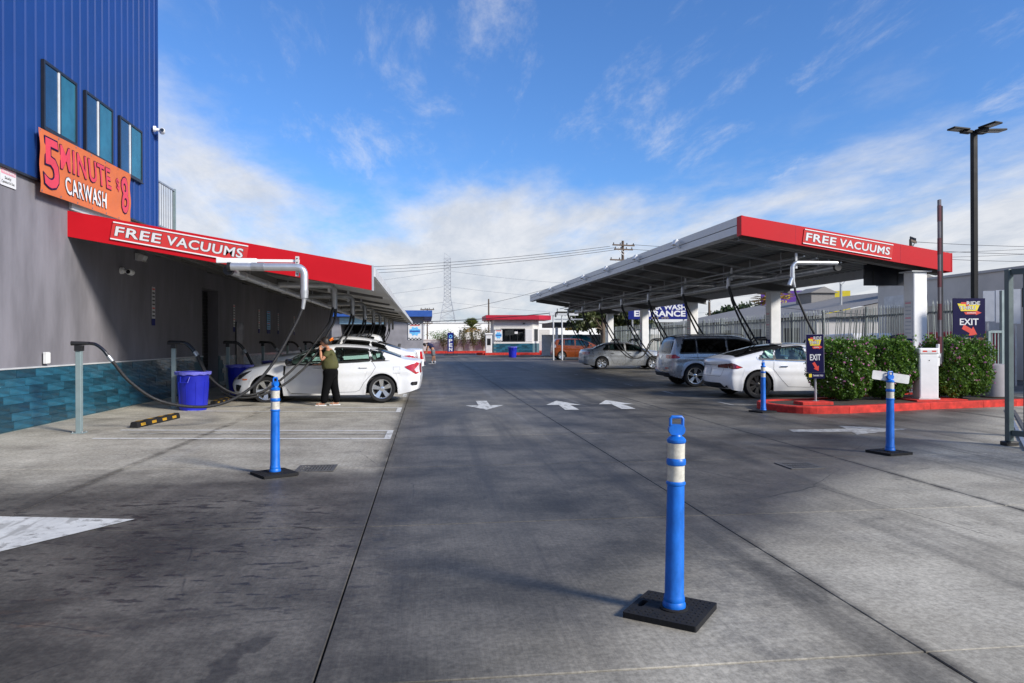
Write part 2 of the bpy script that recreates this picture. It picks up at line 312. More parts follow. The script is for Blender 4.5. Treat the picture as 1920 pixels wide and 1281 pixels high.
# ------------------------------------------------------------------ mesh helpers
class MB:
    def __init__(s): s.v = []; s.f = []
    def add(s, vs, fs):
        o = len(s.v); s.v += [tuple(p) for p in vs]; s.f += [tuple(i + o for i in q) for q in fs]; return s
    def box(s, c, d, m=None):
        hx, hy, hz = d[0] / 2, d[1] / 2, d[2] / 2
        vs = [Vector((sx * hx, sy * hy, sz * hz)) for sx in (-1, 1) for sy in (-1, 1) for sz in (-1, 1)]
        if m is not None: vs = [m @ p for p in vs]
        c = Vector(c)
        return s.add([p + c for p in vs], [(0, 1, 3, 2), (4, 6, 7, 5), (0, 4, 5, 1), (2, 3, 7, 6), (0, 2, 6, 4), (1, 5, 7, 3)])
    def b6(s, x0, x1, y0, y1, z0, z1):
        return s.box(((x0 + x1) / 2, (y0 + y1) / 2, (z0 + z1) / 2), (x1 - x0, y1 - y0, z1 - z0))
    def cyl(s, p0, p1, r0, r1=None, n=12, caps=True):
        r1 = r0 if r1 is None else r1
        p0 = Vector(p0); p1 = Vector(p1); a = (p1 - p0).normalized()
        t = Vector((0, 0, 1)) if abs(a.z) < 0.95 else Vector((1, 0, 0))
        u = a.cross(t).normalized(); w_ = a.cross(u)
        vs = []
        for p, r in ((p0, r0), (p1, r1)):
            for k in range(n):
                q = 2 * PI * k / n; vs.append(p + u * math.cos(q) * r + w_ * math.sin(q) * r)
        fs = [(k, (k + 1) % n, n + (k + 1) % n, n + k) for k in range(n)]
        if caps: fs += [tuple(range(n))[::-1], tuple(range(n, 2 * n))]
        return s.add(vs, fs)
    def beam(s, p0, p1, w_, h):
        p0 = Vector(p0); p1 = Vector(p1); a = (p1 - p0); L = a.length; a.normalize()
        t = Vector((0, 0, 1)) if abs(a.z) < 0.95 else Vector((1, 0, 0))
        u = a.cross(t).normalized(); v = u.cross(a)
        m = Matrix((a, u, v)).transposed()
        return s.box((p0 + p1) / 2, (L, w_, h), m)
    def tube(s, pts, r, n=8, caps=True):
        pts = [Vector(p) for p in pts]; vs = []; prev = None
        for i, p in enumerate(pts):
            a = (pts[min(i + 1, len(pts) - 1)] - pts[max(i - 1, 0)]).normalized()
            if prev is None:
                t = Vector((0, 0, 1)) if abs(a.z) < 0.9 else Vector((1, 0, 0)); u = a.cross(t).normalized()
            else:
                u = (prev - a * prev.dot(a)).normalized()
            prev = u; v = a.cross(u)
            rr = r[i] if isinstance(r, (list, tuple)) else r
            for k in range(n):
                q = 2 * PI * k / n; vs.append(p + u * math.cos(q) * rr + v * math.sin(q) * rr)
        fs = []
        for i in range(len(pts) - 1):
            for k in range(n):
                fs.append((i * n + k, i * n + (k + 1) % n, (i + 1) * n + (k + 1) % n, (i + 1) * n + k))
        if caps: fs += [tuple(range(n))[::-1], tuple(range((len(pts) - 1) * n, len(pts) * n))]
        return s.add(vs, fs)
    def lathe(s, prof, n=24, c=(0, 0, 0), axis='z', caps=True):
        vs = []
        for r, h in prof:
            for k in range(n):
                q = 2 * PI * k / n; a, b = r * math.cos(q), r * math.sin(q)
                vs.append((c[0] + a, c[1] + b, c[2] + h) if axis == 'z' else (c[0] + a, c[1] + h, c[2] + b) if axis == 'y' else (c[0] + h, c[1] + a, c[2] + b))
        fs = []
        for i in range(len(prof) - 1):
            for k in range(n):
                fs.append((i * n + k, i * n + (k + 1) % n, (i + 1) * n + (k + 1) % n, (i + 1) * n + k))
        if caps: fs += [tuple(range(n))[::-1], tuple(range((len(prof) - 1) * n, len(prof) * n))]
        return s.add(vs, fs)
    def prism(s, poly, fn, h0, h1):
        n = len(poly)
        vs = [fn(a, b, h0) for a, b in poly] + [fn(a, b, h1) for a, b in poly]
        fs = [tuple(range(n))[::-1], tuple(range(n, 2 * n))] + [(k, (k + 1) % n, n + (k + 1) % n, n + k) for k in range(n)]
        return s.add(vs, fs)
    def mesh(s, name, m, smooth=0):
        me = bpy.data.meshes.new(name); me.from_pydata(s.v, [], s.f); me.update()
        bm = bmesh.new(); bm.from_mesh(me); bmesh.ops.recalc_face_normals(bm, faces=bm.faces); bm.to_mesh(me); bm.free()
        if m: me.materials.append(MATS[m])
        if smooth:
            me.shade_smooth(); me.set_sharp_from_angle(angle=R(smooth))
        return me
    def build(s, name, m, parent=None, smooth=0, loc=None, bevel=0, label=None):
        return link(name, s.mesh(name, m, smooth), parent, loc, bevel, label)
def link(name, me, parent=None, loc=None, bevel=0, label=None):
    o = bpy.data.objects.new(name, me); col.objects.link(o)
    if parent: o.parent = parent
    if loc: o.location = loc
    if label: o['label'] = label
    if bevel:
        b = o.modifiers.new('bevel', 'BEVEL'); b.width = bevel; b.segments = 2; b.limit_method = 'ANGLE'; b.angle_limit = R(40)
    return o
def tag(o, label, cat, group=None):
    o['label'] = label; o['category'] = cat
    if group: o['group'] = group
    return o
def thing(name, label, cat, loc=(0, 0, 0), rz=0.0, group=None):
    o = bpy.data.objects.new(name, None); col.objects.link(o); o.empty_display_size = 0.2
    o.location = loc; o.rotation_euler = (0, 0, rz)
    return tag(o, label, cat, group)
def part(name, parent, loc=(0, 0, 0), rot=(0, 0, 0), label=None):
    o = bpy.data.objects.new(name, None); col.objects.link(o); o.empty_display_size = 0.1
    o.parent = parent; o.location = loc; o.rotation_euler = rot
    if label: o['label'] = label
    return o
def struct(o): o['kind'] = 'structure'; return o
def stuff(o): o['kind'] = 'stuff'; return o
def copytree(o, parent=None):
    c = o.copy(); col.objects.link(c); c.parent = parent
    for ch in list(o.children): copytree(ch, c)
    return c
def spline(ctrl, n=8):
    P = [Vector(p) for p in ctrl]; P = [2 * P[0] - P[1]] + P + [2 * P[-1] - P[-2]]; out = []
    for i in range(1, len(P) - 2):
        for k in range(n):
            t = k / n; a, b, c, d = P[i - 1], P[i], P[i + 1], P[i + 2]
            out.append(0.5 * ((2 * b) + (c - a) * t + (2 * a - 5 * b + 4 * c - d) * t * t + (3 * b - a - 3 * c + d) * t ** 3))
    out.append(P[-2]); return out
def arcpts(c, r, a0, a1, n, u, v):
    c = Vector(c); u = Vector(u); v = Vector(v)
    return [c + u * r * math.cos(a0 + (a1 - a0) * k / n) + v * r * math.sin(a0 + (a1 - a0) * k / n) for k in range(n + 1)]
def rounded(w_, h, r, n=5):
    pts = []
    for cx, cy, a in ((w_ / 2 - r, h / 2 - r, 0), (-w_ / 2 + r, h / 2 - r, 90), (-w_ / 2 + r, -h / 2 + r, 180), (w_ / 2 - r, -h / 2 + r, 270)):
        for k in range(n + 1):
            q = R(a + 90 * k / n); pts.append((cx + r * math.cos(q), cy + r * math.sin(q)))
    return pts
def text(body, m, parent, name='lettering', w_=None, h=None, loc=(0, 0, 0), bold=0.0, ext=0.004, align='CENTER', spc=1.0):
    """flat lettering; w_ and h are those of the plain letters, so a bolder copy stays aligned as an outline"""
    def make(off):
        cu = bpy.data.curves.new(name, 'FONT'); cu.body = body; cu.align_x = align; cu.align_y = 'CENTER'; cu.size = 1.0
        cu.offset = off; cu.extrude = 0.001; cu.resolution_u = 3; cu.space_character = spc
        tmp = bpy.data.objects.new('tmp', cu); col.objects.link(tmp); bpy.context.view_layer.update()
        me = bpy.data.meshes.new_from_object(tmp.evaluated_get(bpy.context.evaluated_depsgraph_get()))
        bpy.data.objects.remove(tmp); bpy.data.curves.remove(cu); return me
    ref = make(0.0); xs = [v.co.x for v in ref.vertices]; ys = [v.co.y for v in ref.vertices]
    cx, cy = (min(xs) + max(xs)) / 2, (min(ys) + max(ys)) / 2; W0, H0 = max(xs) - min(xs), max(ys) - min(ys)
    me = make(bold) if bold else ref
    sx = w_ / W0 if w_ else None; sy = h / H0 if h else None
    sx = sx or sy; sy = sy or sx
    for v in me.vertices: v.co = ((v.co.x - cx) * sx, (v.co.y - cy) * sy, ext if v.co.z > 0 else 0.0)
    me.materials.clear(); me.materials.append(MATS[m]); me.name = name
    if me is not ref: bpy.data.meshes.remove(ref)
    return link(name, me, parent, loc)
FACE = {'south': 0.0, 'east': PI / 2, 'west': -PI / 2}
def board(name, label, cat, c, yaw=0.0, roll=0.0, group=None):
    """an upright thing laid out in its own plane: x right, y up, z towards the viewer"""
    o = thing(name, label, cat, group=group)
    o.matrix_world = Matrix.Translation(c) @ Matrix.Rotation(yaw, 4, 'Z') @ Matrix.Rotation(R(90), 4, 'X') @ Matrix.Rotation(roll, 4, 'Z')
    return o
def flat(poly, h0, h1): return MB().prism(poly, lambda a, b, h: (a, b, h), h0, h1)
def rect(cx, cy, w_, h): return [(cx - w_ / 2, cy - h / 2), (cx + w_ / 2, cy - h / 2), (cx + w_ / 2, cy + h / 2), (cx - w_ / 2, cy + h / 2)]
def gz(x): return 0.02 * max(0.0, -x - 0.5)
ORD = ['nearest', 'second', 'third', 'fourth', 'fifth', 'sixth', 'seventh', 'eighth', 'ninth', 'tenth', 'eleventh']
def leaves(name, m, parent, pts, size, squash=0.6, seed=1, up=0.3):
    rn = random.Random(seed); mb = MB()
    for p in pts:
        n = Vector((rn.gauss(0, 1), rn.gauss(0, 1), rn.gauss(0, 1) + up)); n = n.normalized() if n.length > 0 else Vector((0, 0, 1))
        t = n.orthogonal().normalized(); t = Matrix.Rotation(rn.uniform(0, 6.28), 3, n) @ t; b = n.cross(t)
        a = size * rn.uniform(0.6, 1.3); q = a * squash; p = Vector(p)
        o = len(mb.v)
        mb.v += [tuple(p - t * a), tuple(p + b * q + n * q * 0.25), tuple(p + t * a), tuple(p - b * q + n * q * 0.25)]
        mb.f.append((o, o + 1, o + 2, o + 3))
    me = bpy.data.meshes.new(name); me.from_pydata(mb.v, [], mb.f); me.materials.append(MATS[m])
    return stuff(link(name, me, parent))

# ================================================================== SETTING: the ground
gm = MB(); gm.add([(-900, -60, -0.03), (900, -60, -0.03), (900, 1800, -0.03), (-900, 1800, -0.03)], [(0, 1, 2, 3)])
ground = struct(gm.build('ground', 'joint'))
fl = MB(); fl.add([(-900, 70.5, -0.006), (900, 70.5, -0.006), (900, 1800, -0.006), (-900, 1800, -0.006)], [(0, 1, 2, 3)])
fl.add([(16.9, -60, -0.006), (900, -60, -0.006), (900, 70.5, -0.006), (16.9, 70.5, -0.006)], [(0, 1, 2, 3)])
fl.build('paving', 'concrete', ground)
xj = [-6.46, -3.45, -0.5, 2.38, 5.2, 8.1, 11.0, 13.9, 16.9]
yj = [-5.0, -2.3, 0.45, 3.18] + [5.9 + 2.74 * k for k in range(24)]
gap = 0.005
for i in range(len(xj) - 1):
    for j in range(len(yj) - 1):
        x0, x1, y0, y1 = xj[i] + gap, xj[i + 1] - gap, yj[j] + gap, yj[j + 1] - gap
        if i == 0: x0 = -6.46
        e = 0.004; za, zb = gz(x0), gz(x1); dz_ = random.uniform(-0.0015, 0.0015)
        vs = [(x0, y0, za - 0.1), (x1, y0, zb - 0.1), (x1, y1, zb - 0.1), (x0, y1, za - 0.1),
              (x0, y0, za - e), (x1, y0, zb - e), (x1, y1, zb - e), (x0, y1, za - e),
              (x0 + e, y0 + e, za + dz_), (x1 - e, y0 + e, zb + dz_), (x1 - e, y1 - e, zb + dz_), (x0 + e, y1 - e, za + dz_)]
        fs = [(0, 1, 5, 4), (1, 2, 6, 5), (2, 3, 7, 6), (3, 0, 4, 7), (4, 5, 9, 8), (5, 6, 10, 9), (6, 7, 11, 10), (7, 4, 8, 11), (8, 9, 10, 11)]
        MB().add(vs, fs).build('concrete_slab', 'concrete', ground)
def mark(name, poly, m='paint', label=None, lift=0.005):
    mb = MB(); mb.add([(x, y, gz(x) + lift) for x, y in poly], [tuple(range(len(poly)))])
    return mb.build(name, m, ground, label=label)
def pline(x0, y0, x1, y1, w_=0.1, m='paint'):
    a = Vector((x1 - x0, y1 - y0)).normalized(); n_ = Vector((-a.y, a.x)) * w_ / 2
    return mark('painted_line', [(x0 - n_.x, y0 - n_.y), (x1 - n_.x, y1 - n_.y), (x1 + n_.x, y1 + n_.y), (x0 + n_.x, y0 + n_.y)], m)
# left bays: pairs of lines joined by a cap at the lane end
for k in range(8):
    y = 11.2 + 4.22 * k
    pline(-4.9, y, -0.56, y, 0.09, 'paint_line'); pline(-4.9, y + 1.0, -0.56, y + 1.0, 0.09, 'paint_line')
    if k == 0: pline(-4.6, y + 0.56, -0.62, y + 0.56, 0.06, 'paint_worn')
    mark('line_cap', [(-0.66, y + 0.04), (-0.56, y + 0.04), (-0.56, y + 0.96), (-0.66, y + 0.96)])
# right bays
for k in range(8):
    y = 15.9 + 3.78 * k; x = 7.0 - 0.0275 * (y - 17)
    pline(x, y, x + 4.6, y - 0.02, 0.09, 'paint_worn')
    if k: pline(x, y + 0.9, x + 4.6, y + 0.88, 0.09, 'paint_worn')
    mark('line_cap', [(x, y + 0.05), (x + 0.1, y + 0.05), (x + 0.1, y + 0.86), (x, y + 0.86)], 'paint_worn')
mark('painted_arrow', [(1.23, 18.0), (1.50, 18.0), (1.47, 16.75), (1.80, 16.75), (1.30, 15.65), (0.90, 16.75), (1.20, 16.75)], label='white arrow on the lane pointing towards the camera')
for x, l in ((2.78, 'left of the two white arrows pointing away up the lane'), (4.05, 'right of the two white arrows pointing away up the lane')):
    mark('painted_arrow', [(x, 16.6), (x + 0.46, 17.75), (x + 0.82, 16.5), (x + 0.57, 16.53), (x + 0.53, 15.35), (x + 0.22, 15.38), (x + 0.30, 16.57)], label=l)
mark('painted_arrow', [(5.95, 11.05), (6.9, 10.95), (6.78, 10.62), (8.05, 11.15), (7.15, 11.75), (7.05, 11.35), (6.02, 11.35)], 'paint_worn', label='white arrow pointing right before the red kerb')
mark('painted_arrow', [(-3.75, 6.42), (-2.4, 6.24), (-2.95, 5.35), (-4.2, 4.7), (-4.4, 5.2), (-4.0, 5.5)], label='cropped white arrow head at the left edge of the foreground')
pline(9.2, 63.0, 10.2, 62.6, 0.18, 'paint_worn'); pline(9.6, 56.0, 10.4, 55.7, 0.15, 'paint_worn')

# drains
def drain(c, w_, d, label):
    t = thing('drain_grate', label, 'drain', (c[0], c[1], gz(c[0]) + 0.003))
    f = MB()
    for a, b, p, q in ((0, -d / 2 + 0.02, w_, 0.04), (0, d / 2 - 0.02, w_, 0.04), (-w_ / 2 + 0.02, 0, 0.04, d - 0.08), (w_ / 2 - 0.02, 0, 0.04, d - 0.08)): f.box((a, b, 0.003), (p, q, 0.010))
    f.build('frame', 'drain', t)
    flat(rect(0, 0, w_ - 0.08, d - 0.08), -0.002, -0.001).build('pit', 'hole', t)
    for k in range(10):
        x = -w_ / 2 + 0.06 + (w_ - 0.12) * k / 9
        MB().box((x, 0, 0.002), (0.016, d - 0.085, 0.008)).build('bar', 'drain', t)
    for y in (-d / 6, d / 6): MB().box((0, y, 0.0028), (w_ - 0.085, 0.016, 0.008)).build('cross_bar', 'drain', t)
drain((-1.29, 8.6), 0.44, 0.42, 'grey iron drain grate beside the bollard with two white bands on the left')
drain((4.42, 8.08), 0.42, 0.42, 'dark iron drain grate in the lane before the bollard carrying the blank plate')

# ================================================================== left building
WX = -6.45
bld = thing('car_wash_building', 'grey stucco building with blue ribbed metal upper storey and teal tiled base', 'building', (WX, 11, 0))
def BL(mb): mb.v = [(x - WX, y - 11, z) for x, y, z in mb.v]; return mb
mb = MB(); mb.b6(-16, WX, -4, 17.98, -0.1, 11.2); mb.b6(-16, WX, 17.98, 21.6, -0.1, 4.25); mb.b6(-16, WX, 23.2, 50, -0.1, 4.25)
mb.b6(-16, WX, 21.6, 23.2, 3.1, 4.25); mb.b6(-16, WX - 0.35, 21.6, 23.2, -0.1, 3.1)
BL(mb).build('wall', 'stucco', bld)
for k in range(14):   # ribbed siding sheets
    y0 = 17.98 - (k + 1) * 0.92; prof = []
    for r_ in range(3):
        b = y0 + r_ * 0.3067
        prof += [(b, 0.02), (b + 0.23, 0.02), (b + 0.242, 0.045), (b + 0.285, 0.045), (b + 0.297, 0.02)]
    prof.append((y0 + 0.92, 0.02)); n_ = len(prof)
    vs = [(WX + o, y, 4.22) for y, o in prof] + [(WX + o, y, 11.25) for y, o in prof]
    fs = [(i, i + 1, n_ + i + 1, n_ + i) for i in range(n_ - 1)]
    mb = MB().add(vs, fs); BL(mb).build('siding_panel', 'siding', bld)
BL(MB().b6(WX - 0.02, WX + 0.075, 17.93, 18.03, 4.2, 11.25)).build('corner_trim', 'siding', bld)
BL(MB().b6(WX - 0.001, WX + 0.07, 5, 17.93, 4.19, 4.225)).build('flashing', 'trim_dark', bld)
for y0, y1 in ((12.86, 14.02), (14.35, 15.54), (15.87, 17.06)):
    z0, z1 = 5.12, 6.28; X = WX + 0.05
    wn = part('window', bld, (X - WX, y0 - 11, z0)); W_, H_ = y1 - y0, z1 - z0
    f = MB(); t_ = 0.045
    f.b6(-0.02, 0.03, 0, W_, 0, t_); f.b6(-0.02, 0.03, 0, W_, H_ - t_, H_); f.b6(-0.02, 0.03, 0, t_, t_, H_ - t_); f.b6(-0.02, 0.03, W_ - t_, W_, t_, H_ - t_)
    f.build('frame', 'trim_dark', wn)
    MB().b6(0.0, 0.026, W_ * 0.42, W_ * 0.42 + 0.05, t_, H_ - t_).build('mullion', 'frame_light', wn)
    MB().b6(0.0, 0.022, W_ * 0.42 + 0.05, W_ * 0.42 + 0.10, t_, H_ - t_).build('sash', 'trim_dark', wn)
    for a, b, m in ((t_, W_ * 0.42, 'pane_blue'), (W_ * 0.42 + 0.1, W_ - t_, 'pane_teal')):
        MB().b6(0.006, 0.012, a, b, t_, H_ - t_).build('pane', m, wn)
    MB().b6(-0.035, -0.03, t_, W_ - t_, t_, H_ - t_).build('blind', 'panel_lb', wn)
    MB().b6(-0.02, 0.045, -0.01, W_ + 0.01, -0.03, -0.002).build('sill', 'trim_dark', wn)
# tile wainscot
BL(MB().b6(WX - 0.01, WX + 0.008, 4, 21.6, 0.0, 1.09)).build('grout_bed', 'grout', bld)
BL(MB().b6(WX - 0.01, WX + 0.008, 23.2, 50, 0.0, 1.09)).build('grout_bed', 'grout', bld)
th = 0.1355; tl = 0.56
tmesh = MB().box((0, 0, 0), (0.016, tl - 0.006, th - 0.005)).mesh('tile', 'tile')
rest = MB(); cnt = 0
for r_ in range(7):
    y = 8.9 + random.uniform(0, tl)
    while y < 49.5:
        z = 0.135 + th * (r_ + 0.5)
        if not (21.0 < y < 23.5):
            if cnt < 300 and y < 31:
                o = link('tile', tmesh, bld, (0.013 + random.uniform(-0.002, 0.002), y - 11, z)); cnt += 1
            else: rest.box((0.013, y - 11, z), (0.016, tl - 0.006, th - 0.005))
        y += tl
stuff(rest.build('far_tile', 'tile', bld))
BL(MB().b6(WX + 0.0, WX + 0.03, 4, 21.6, 1.09, 1.115)).build('tile_cap', 'steel_paint', bld)
# roll-up door and a plain door in the shade
dr = part('roller_door', bld, (-0.34, 21.62 - 11, 0.1))
for k in range(28): MB().box((0.02, 0.78, 0.055 + 0.106 * k), (0.03, 1.54, 0.098)).build('slat', 'black', dr)
pd = part('door', bld, (0.012, 25.2 - 11, 0.1)); MB().b6(0, 0.03, 0, 0.95, 0, 2.1).build('leaf', 'trim_dark', pd); MB().b6(0.03, 0.09, 0.8, 0.86, 0.95, 1.1).build('handle', 'galv', pd)
BL(MB().b6(WX + 0.005, WX + 0.06, 13.84, 17.9, 3.93, 4.12)).build('roof_bracket', 'steel_paint', bld)

# things on the wall
def camera_dome(name, label, c, yaw):
    t = thing(name, label, 'security camera', c, yaw)
    MB().cyl((0, 0, 0), (0.06, 0, 0), 0.07, n=16).build('mount', 'white', t, 40)
    MB().cyl((0.05, 0, 0), (0.16, 0.0, -0.03), 0.035, n=12).build('arm', 'white', t, 40)
    b = MB(); b.lathe([(0.001, -0.09), (0.045, -0.088), (0.06, -0.06), (0.065, 0.08), (0.06, 0.1)], 18, (0, 0, 0), 'y'); b.v = [(x + 0.19, y, z - 0.03) for x, y, z in b.v]
    b.build('housing', 'white', t, 40)
    l = MB().cyl((0.19, -0.095, -0.03), (0.19, -0.08, -0.03), 0.042, n=16); l.build('lens', 'black_gloss', t, 40)
camera_dome('security_camera', 'white security camera high on the corner of the blue metal wall', (WX + 0.06, 17.75, 6.55), 0.3)
camera_dome('security_camera', 'white security camera on the grey wall under the left canopy', (WX + 0.01, 16.03, 3.03), 0.0)
t = thing('flood_light', 'small boxy wall light beside the security camera under the left canopy', 'wall light', (WX + 0.01, 16.87, 3.42))
MB().box((0.04, 0, 0), (0.08, 0.2, 0.16)).build('back_box', 'steel_paint', t, bevel=0.01)
MB().box((0.13, 0, -0.02), (0.12, 0.22, 0.14), Matrix.Rotation(0.4, 3, 'Y')).build('head', 'white_dirty', t, bevel=0.01)
MB().box((0.16, 0, -0.09), (0.09, 0.18, 0.01), Matrix.Rotation(0.4, 3, 'Y')).build('lens', 'led', t)
t = thing('junction_box', 'small white junction box on the wall behind the first hose post', 'junction box', (WX + 0.03, 12.95, 1.25))
MB().box((0.03, 0, 0), (0.06, 0.12, 0.2)).build('body', 'white_dirty', t, bevel=0.008); MB().box((0.064, 0, 0), (0.006, 0.1, 0.17)).build('cover', 'white', t)

b = board('warning_sign', 'small white sign with red WARNING heading at the left edge of the wall', 'sign', (WX + 0.01, 11.93, 4.06), PI / 2)
flat(rounded(0.42, 0.27, 0.015), 0, 0.008).build('plate', 'letter_white', b)
flat(rect(0, 0.085, 0.38, 0.075), 0.008, 0.011).build('heading_band', 'pink_lt', b)
text('WARNING', 'letter_white', b, w_=0.34, h=0.05, loc=(0, 0.085, 0.0115), bold=0.02, ext=0.002)
text('Security\nCameras In Use', 'black', b, w_=0.34, h=0.11, loc=(-0.01, -0.04, 0.0085), ext=0.002)

# banner (laced to the wall, slightly rippled)
b = board('banner', 'orange vinyl banner reading 5 MINUTE CARWASH $8 on the blue wall', 'banner', (WX + 0.13, 14.42, 4.56), PI / 2, R(1.2))
vs, fs = [], []; nx, ny, BW, BH = 40, 12, 3.68, 1.06
def brip(u, v): return 0.3 * 0.012 * math.sin(u * 9 + v * 4) + 0.02 * math.sin(u * 2.3 + 1) + 0.01 * math.sin(v * 11 + u * 3)
for i in range(nx + 1):
    for j in range(ny + 1):
        u, v = i / nx, j / ny
        vs.append(((u - 0.5) * BW, (v - 0.5) * BH + (0.03 * math.sin(u * PI) * (1 - v) * 0), brip(u, v)))
for i in range(nx):
    for j in range(ny): a = i * (ny + 1) + j; fs.append((a, a + ny + 1, a + ny + 2, a + 1))
MB().add(vs, fs).build('cloth', 'orange', b, 60)
def onb(o):
    for v in o.data.vertices:
        x, y = v.co.x + o.location.x, v.co.y + o.location.y
        v.co.z += brip(x / BW + 0.5, y / BH + 0.5)
    o.location.z += 0.006
for body, m, wd, hh, x, y in (('5', 'pink', 0.46, 0.80, -1.49, 0.0), ('MINUTE', 'pink', 1.98, 0.40, -0.19, 0.20), ('CARWASH', 'letter_white', 1.62, 0.30, -0.22, -0.26), ('$', 'pink', 0.15, 0.26, 1.17, 0.17), ('8', 'pink', 0.34, 0.72, 1.52, 0.02)):
    onb(text(body, 'navy', b, 'letter_outline', wd, hh, (x, y, 0.006), 0.036, 0.001, spc=1.12))
    o = text(body, m, b, 'lettering', wd, hh, (x, y, 0.009), 0.012, 0.002, spc=1.12); onb(o)
for i in range(7):
    for y in (-0.5, 0.5): MB().lathe([(0.012, 0.0), (0.02, 0.002), (0.012, 0.004)], 8, (-1.8 + 0.6 * i, y, brip((-1.8 + 0.6 * i) / BW + .5, y / BH + .5) + 0.003), caps=False).build('grommet', 'galv', b)

# info strips on the shaded wall
for k, (y, w_, z) in enumerate(((17.85, 0.2, 2.35), (25.0, 0.22, 2.3), (28.6, 0.22, 2.3), (30.3, 0.62, 2.3), (32.2, 0.22, 2.3), (36.0, 0.22, 2.3))):
    lab = ['narrow notice strip with blue foot on the shaded wall, nearest the camera', 'narrow notice strip beside the plain door on the shaded wall', 'narrow notice strip just before the wide mural panel on the shaded wall', 'wide faded mural panel among the notices on the shaded wall', 'narrow notice strip just beyond the wide mural panel', 'narrow notice strip farthest along the shaded left wall'][k]
    b = board('notice_sign', lab, 'sign', (WX + 0.012, y, z), PI / 2, group='notices on the shaded wall')
    flat(rect(0, 0.1, w_, 0.75), 0, 0.006).build('panel', 'steel_paint' if k != 3 else 'sky_blue', b)
    flat(rect(0, -0.36, w_, 0.16), 0, 0.006).build('foot_panel', 'sign_blue', b)
    for q in range(8): flat(rect(0, 0.42 - 0.09 * q, w_ * 0.75, 0.035), 0.006, 0.008).build('print_line', 'sign_rd' if q in (0, 5) else 'black', b)

# roof railing behind the tower
rl = thing('roof_railing', 'grey bar railing on the low roof behind the blue tower', 'railing', (WX - 0.05, 18.0, 4.25))
for z in (0.12, 1.2): MB().b6(-0.02, 0.02, 0.05, 1.5, z - 0.02, z + 0.02).build('rail', 'galv', rl)
for k in range(9): MB().b6(-0.006, 0.006, 0.1 + k * 0.155, 0.114 + k * 0.155, 0.0, 1.2).build('baluster', 'galv', rl)
MB().b6(-0.03, 0.03, 1.46, 1.52, 0, 1.24).build('post', 'post_green', rl)

# ================================================================== left canopy
FY = 13.8
lc = thing('vacuum_canopy', 'long red fronted canopy along the grey wall on the left', 'canopy', (-3.75, FY, 0))
def LC(mb): mb.v = [(x + 3.75, y - FY, z) for x, y, z in mb.v]; return mb
zt = lambda x: 3.90 - (x - WX) / (5.42) * 0.945
XE = -1.03
def sheet(x0, x1, y0, y1, off0, off1, f=zt):
    vs = [(x0, y0, f(x0) + off0), (x1, y0, f(x1) + off0), (x1, y1, f(x1) + off0), (x0, y1, f(x0) + off0), (x0, y0, f(x0) + off1), (x1, y0, f(x1) + off1), (x1, y1, f(x1) + off1), (x0, y1, f(x0) + off1)]
    return MB().add(vs, [(3, 2, 1, 0), (4, 5, 6, 7), (0, 1, 5, 4), (1, 2, 6, 5), (2, 3, 7, 6), (3, 0, 4, 7)])
LC(sheet(WX, XE, FY, FY + 0.05, -0.47, 0.0)).build('fascia', 'red', lc)
for x in (-5.1, -3.74, -2.39): LC(sheet(x - 0.004, x + 0.004, FY - 0.002, FY + 0.001, -0.47, 0.0)).build('fascia_seam', 'red_dark', lc)
LC(sheet(XE, XE + 0.035, FY - 0.004, FY + 0.06, -0.475, 0.005)).build('fascia_end', 'steel_edge', lc)
for k in range(9):     # soffit and roof panels
    y0, y1 = FY + 0.05 + k * 4.1, FY + 0.05 + (k + 1) * 4.1
    LC(sheet(WX, XE, y0 + 0.008, y1 - 0.008, -0.14, -0.05)).build('roof_panel', 'deck_lt', lc)
LC(sheet(XE, XE + 0.06, FY + 0.06, FY + 37, -0.2, -0.03)).build('edge_gutter', 'steel_paint', lc)
for x in (-5.9, -5.2, -4.5):
    LC(MB().b6(x - 0.05, x + 0.05, FY + 0.06, FY + 37, zt(x) - 0.36, zt(x) - 0.141)).build('purlin', 'beam', lc)
for k in range(10):
    y = FY + 0.25 + k * 4.05
    vs = [(WX, y - 0.05, zt(WX) - 0.34), (XE - 0.3, y - 0.05, zt(XE - 0.3) - 0.2), (XE - 0.3, y - 0.05, zt(XE - 0.3) - 0.142), (WX, y - 0.05, zt(WX) - 0.142)]
    vs += [(x, y_ + 0.1, z) for x, y_, z in vs]
    LC(MB().add(vs, [(0, 1, 2, 3), (7, 6, 5, 4), (0, 4, 5, 1), (1, 5, 6, 2), (2, 6, 7, 3), (3, 7, 4, 0)])).build('rafter', 'beam', lc)
def free_vacuums(c, roll, w_, h, label, yaw=0.0):
    b = board('free_vacuums_sign', label, 'sign', c, yaw, roll)
    flat(rect(0, 0, w_, h), 0, 0.006).build('panel', 'sign_red', b)
    for s in (-1, 1): flat(rect(0, s * (h / 2 - 0.012), w_ - 0.02, 0.022), 0.006, 0.018).build('holding_strip', 'white', b)
    for body, ww, x in (('FREE', 0.335, -0.305), ('VACUUMS', 0.57, 0.185)):
        text(body, 'black', b, 'letter_outline', ww * w_ - 0.02, h * 0.50, (x * w_, 0, 0.0065), 0.05, 0.001, spc=1.08)
        text(body, 'letter_white', b, 'lettering', ww * w_ - 0.02, h * 0.50, (x * w_, 0, 0.0095), 0.022, 0.002, spc=1.08)
rollL = -math.atan(0.945 / 5.42)
free_vacuums((-4.5, FY - 0.012, zt(-4.5) - 0.215), rollL, 2.42, 0.33, 'red FREE VACUUMS sign on the left canopy front')

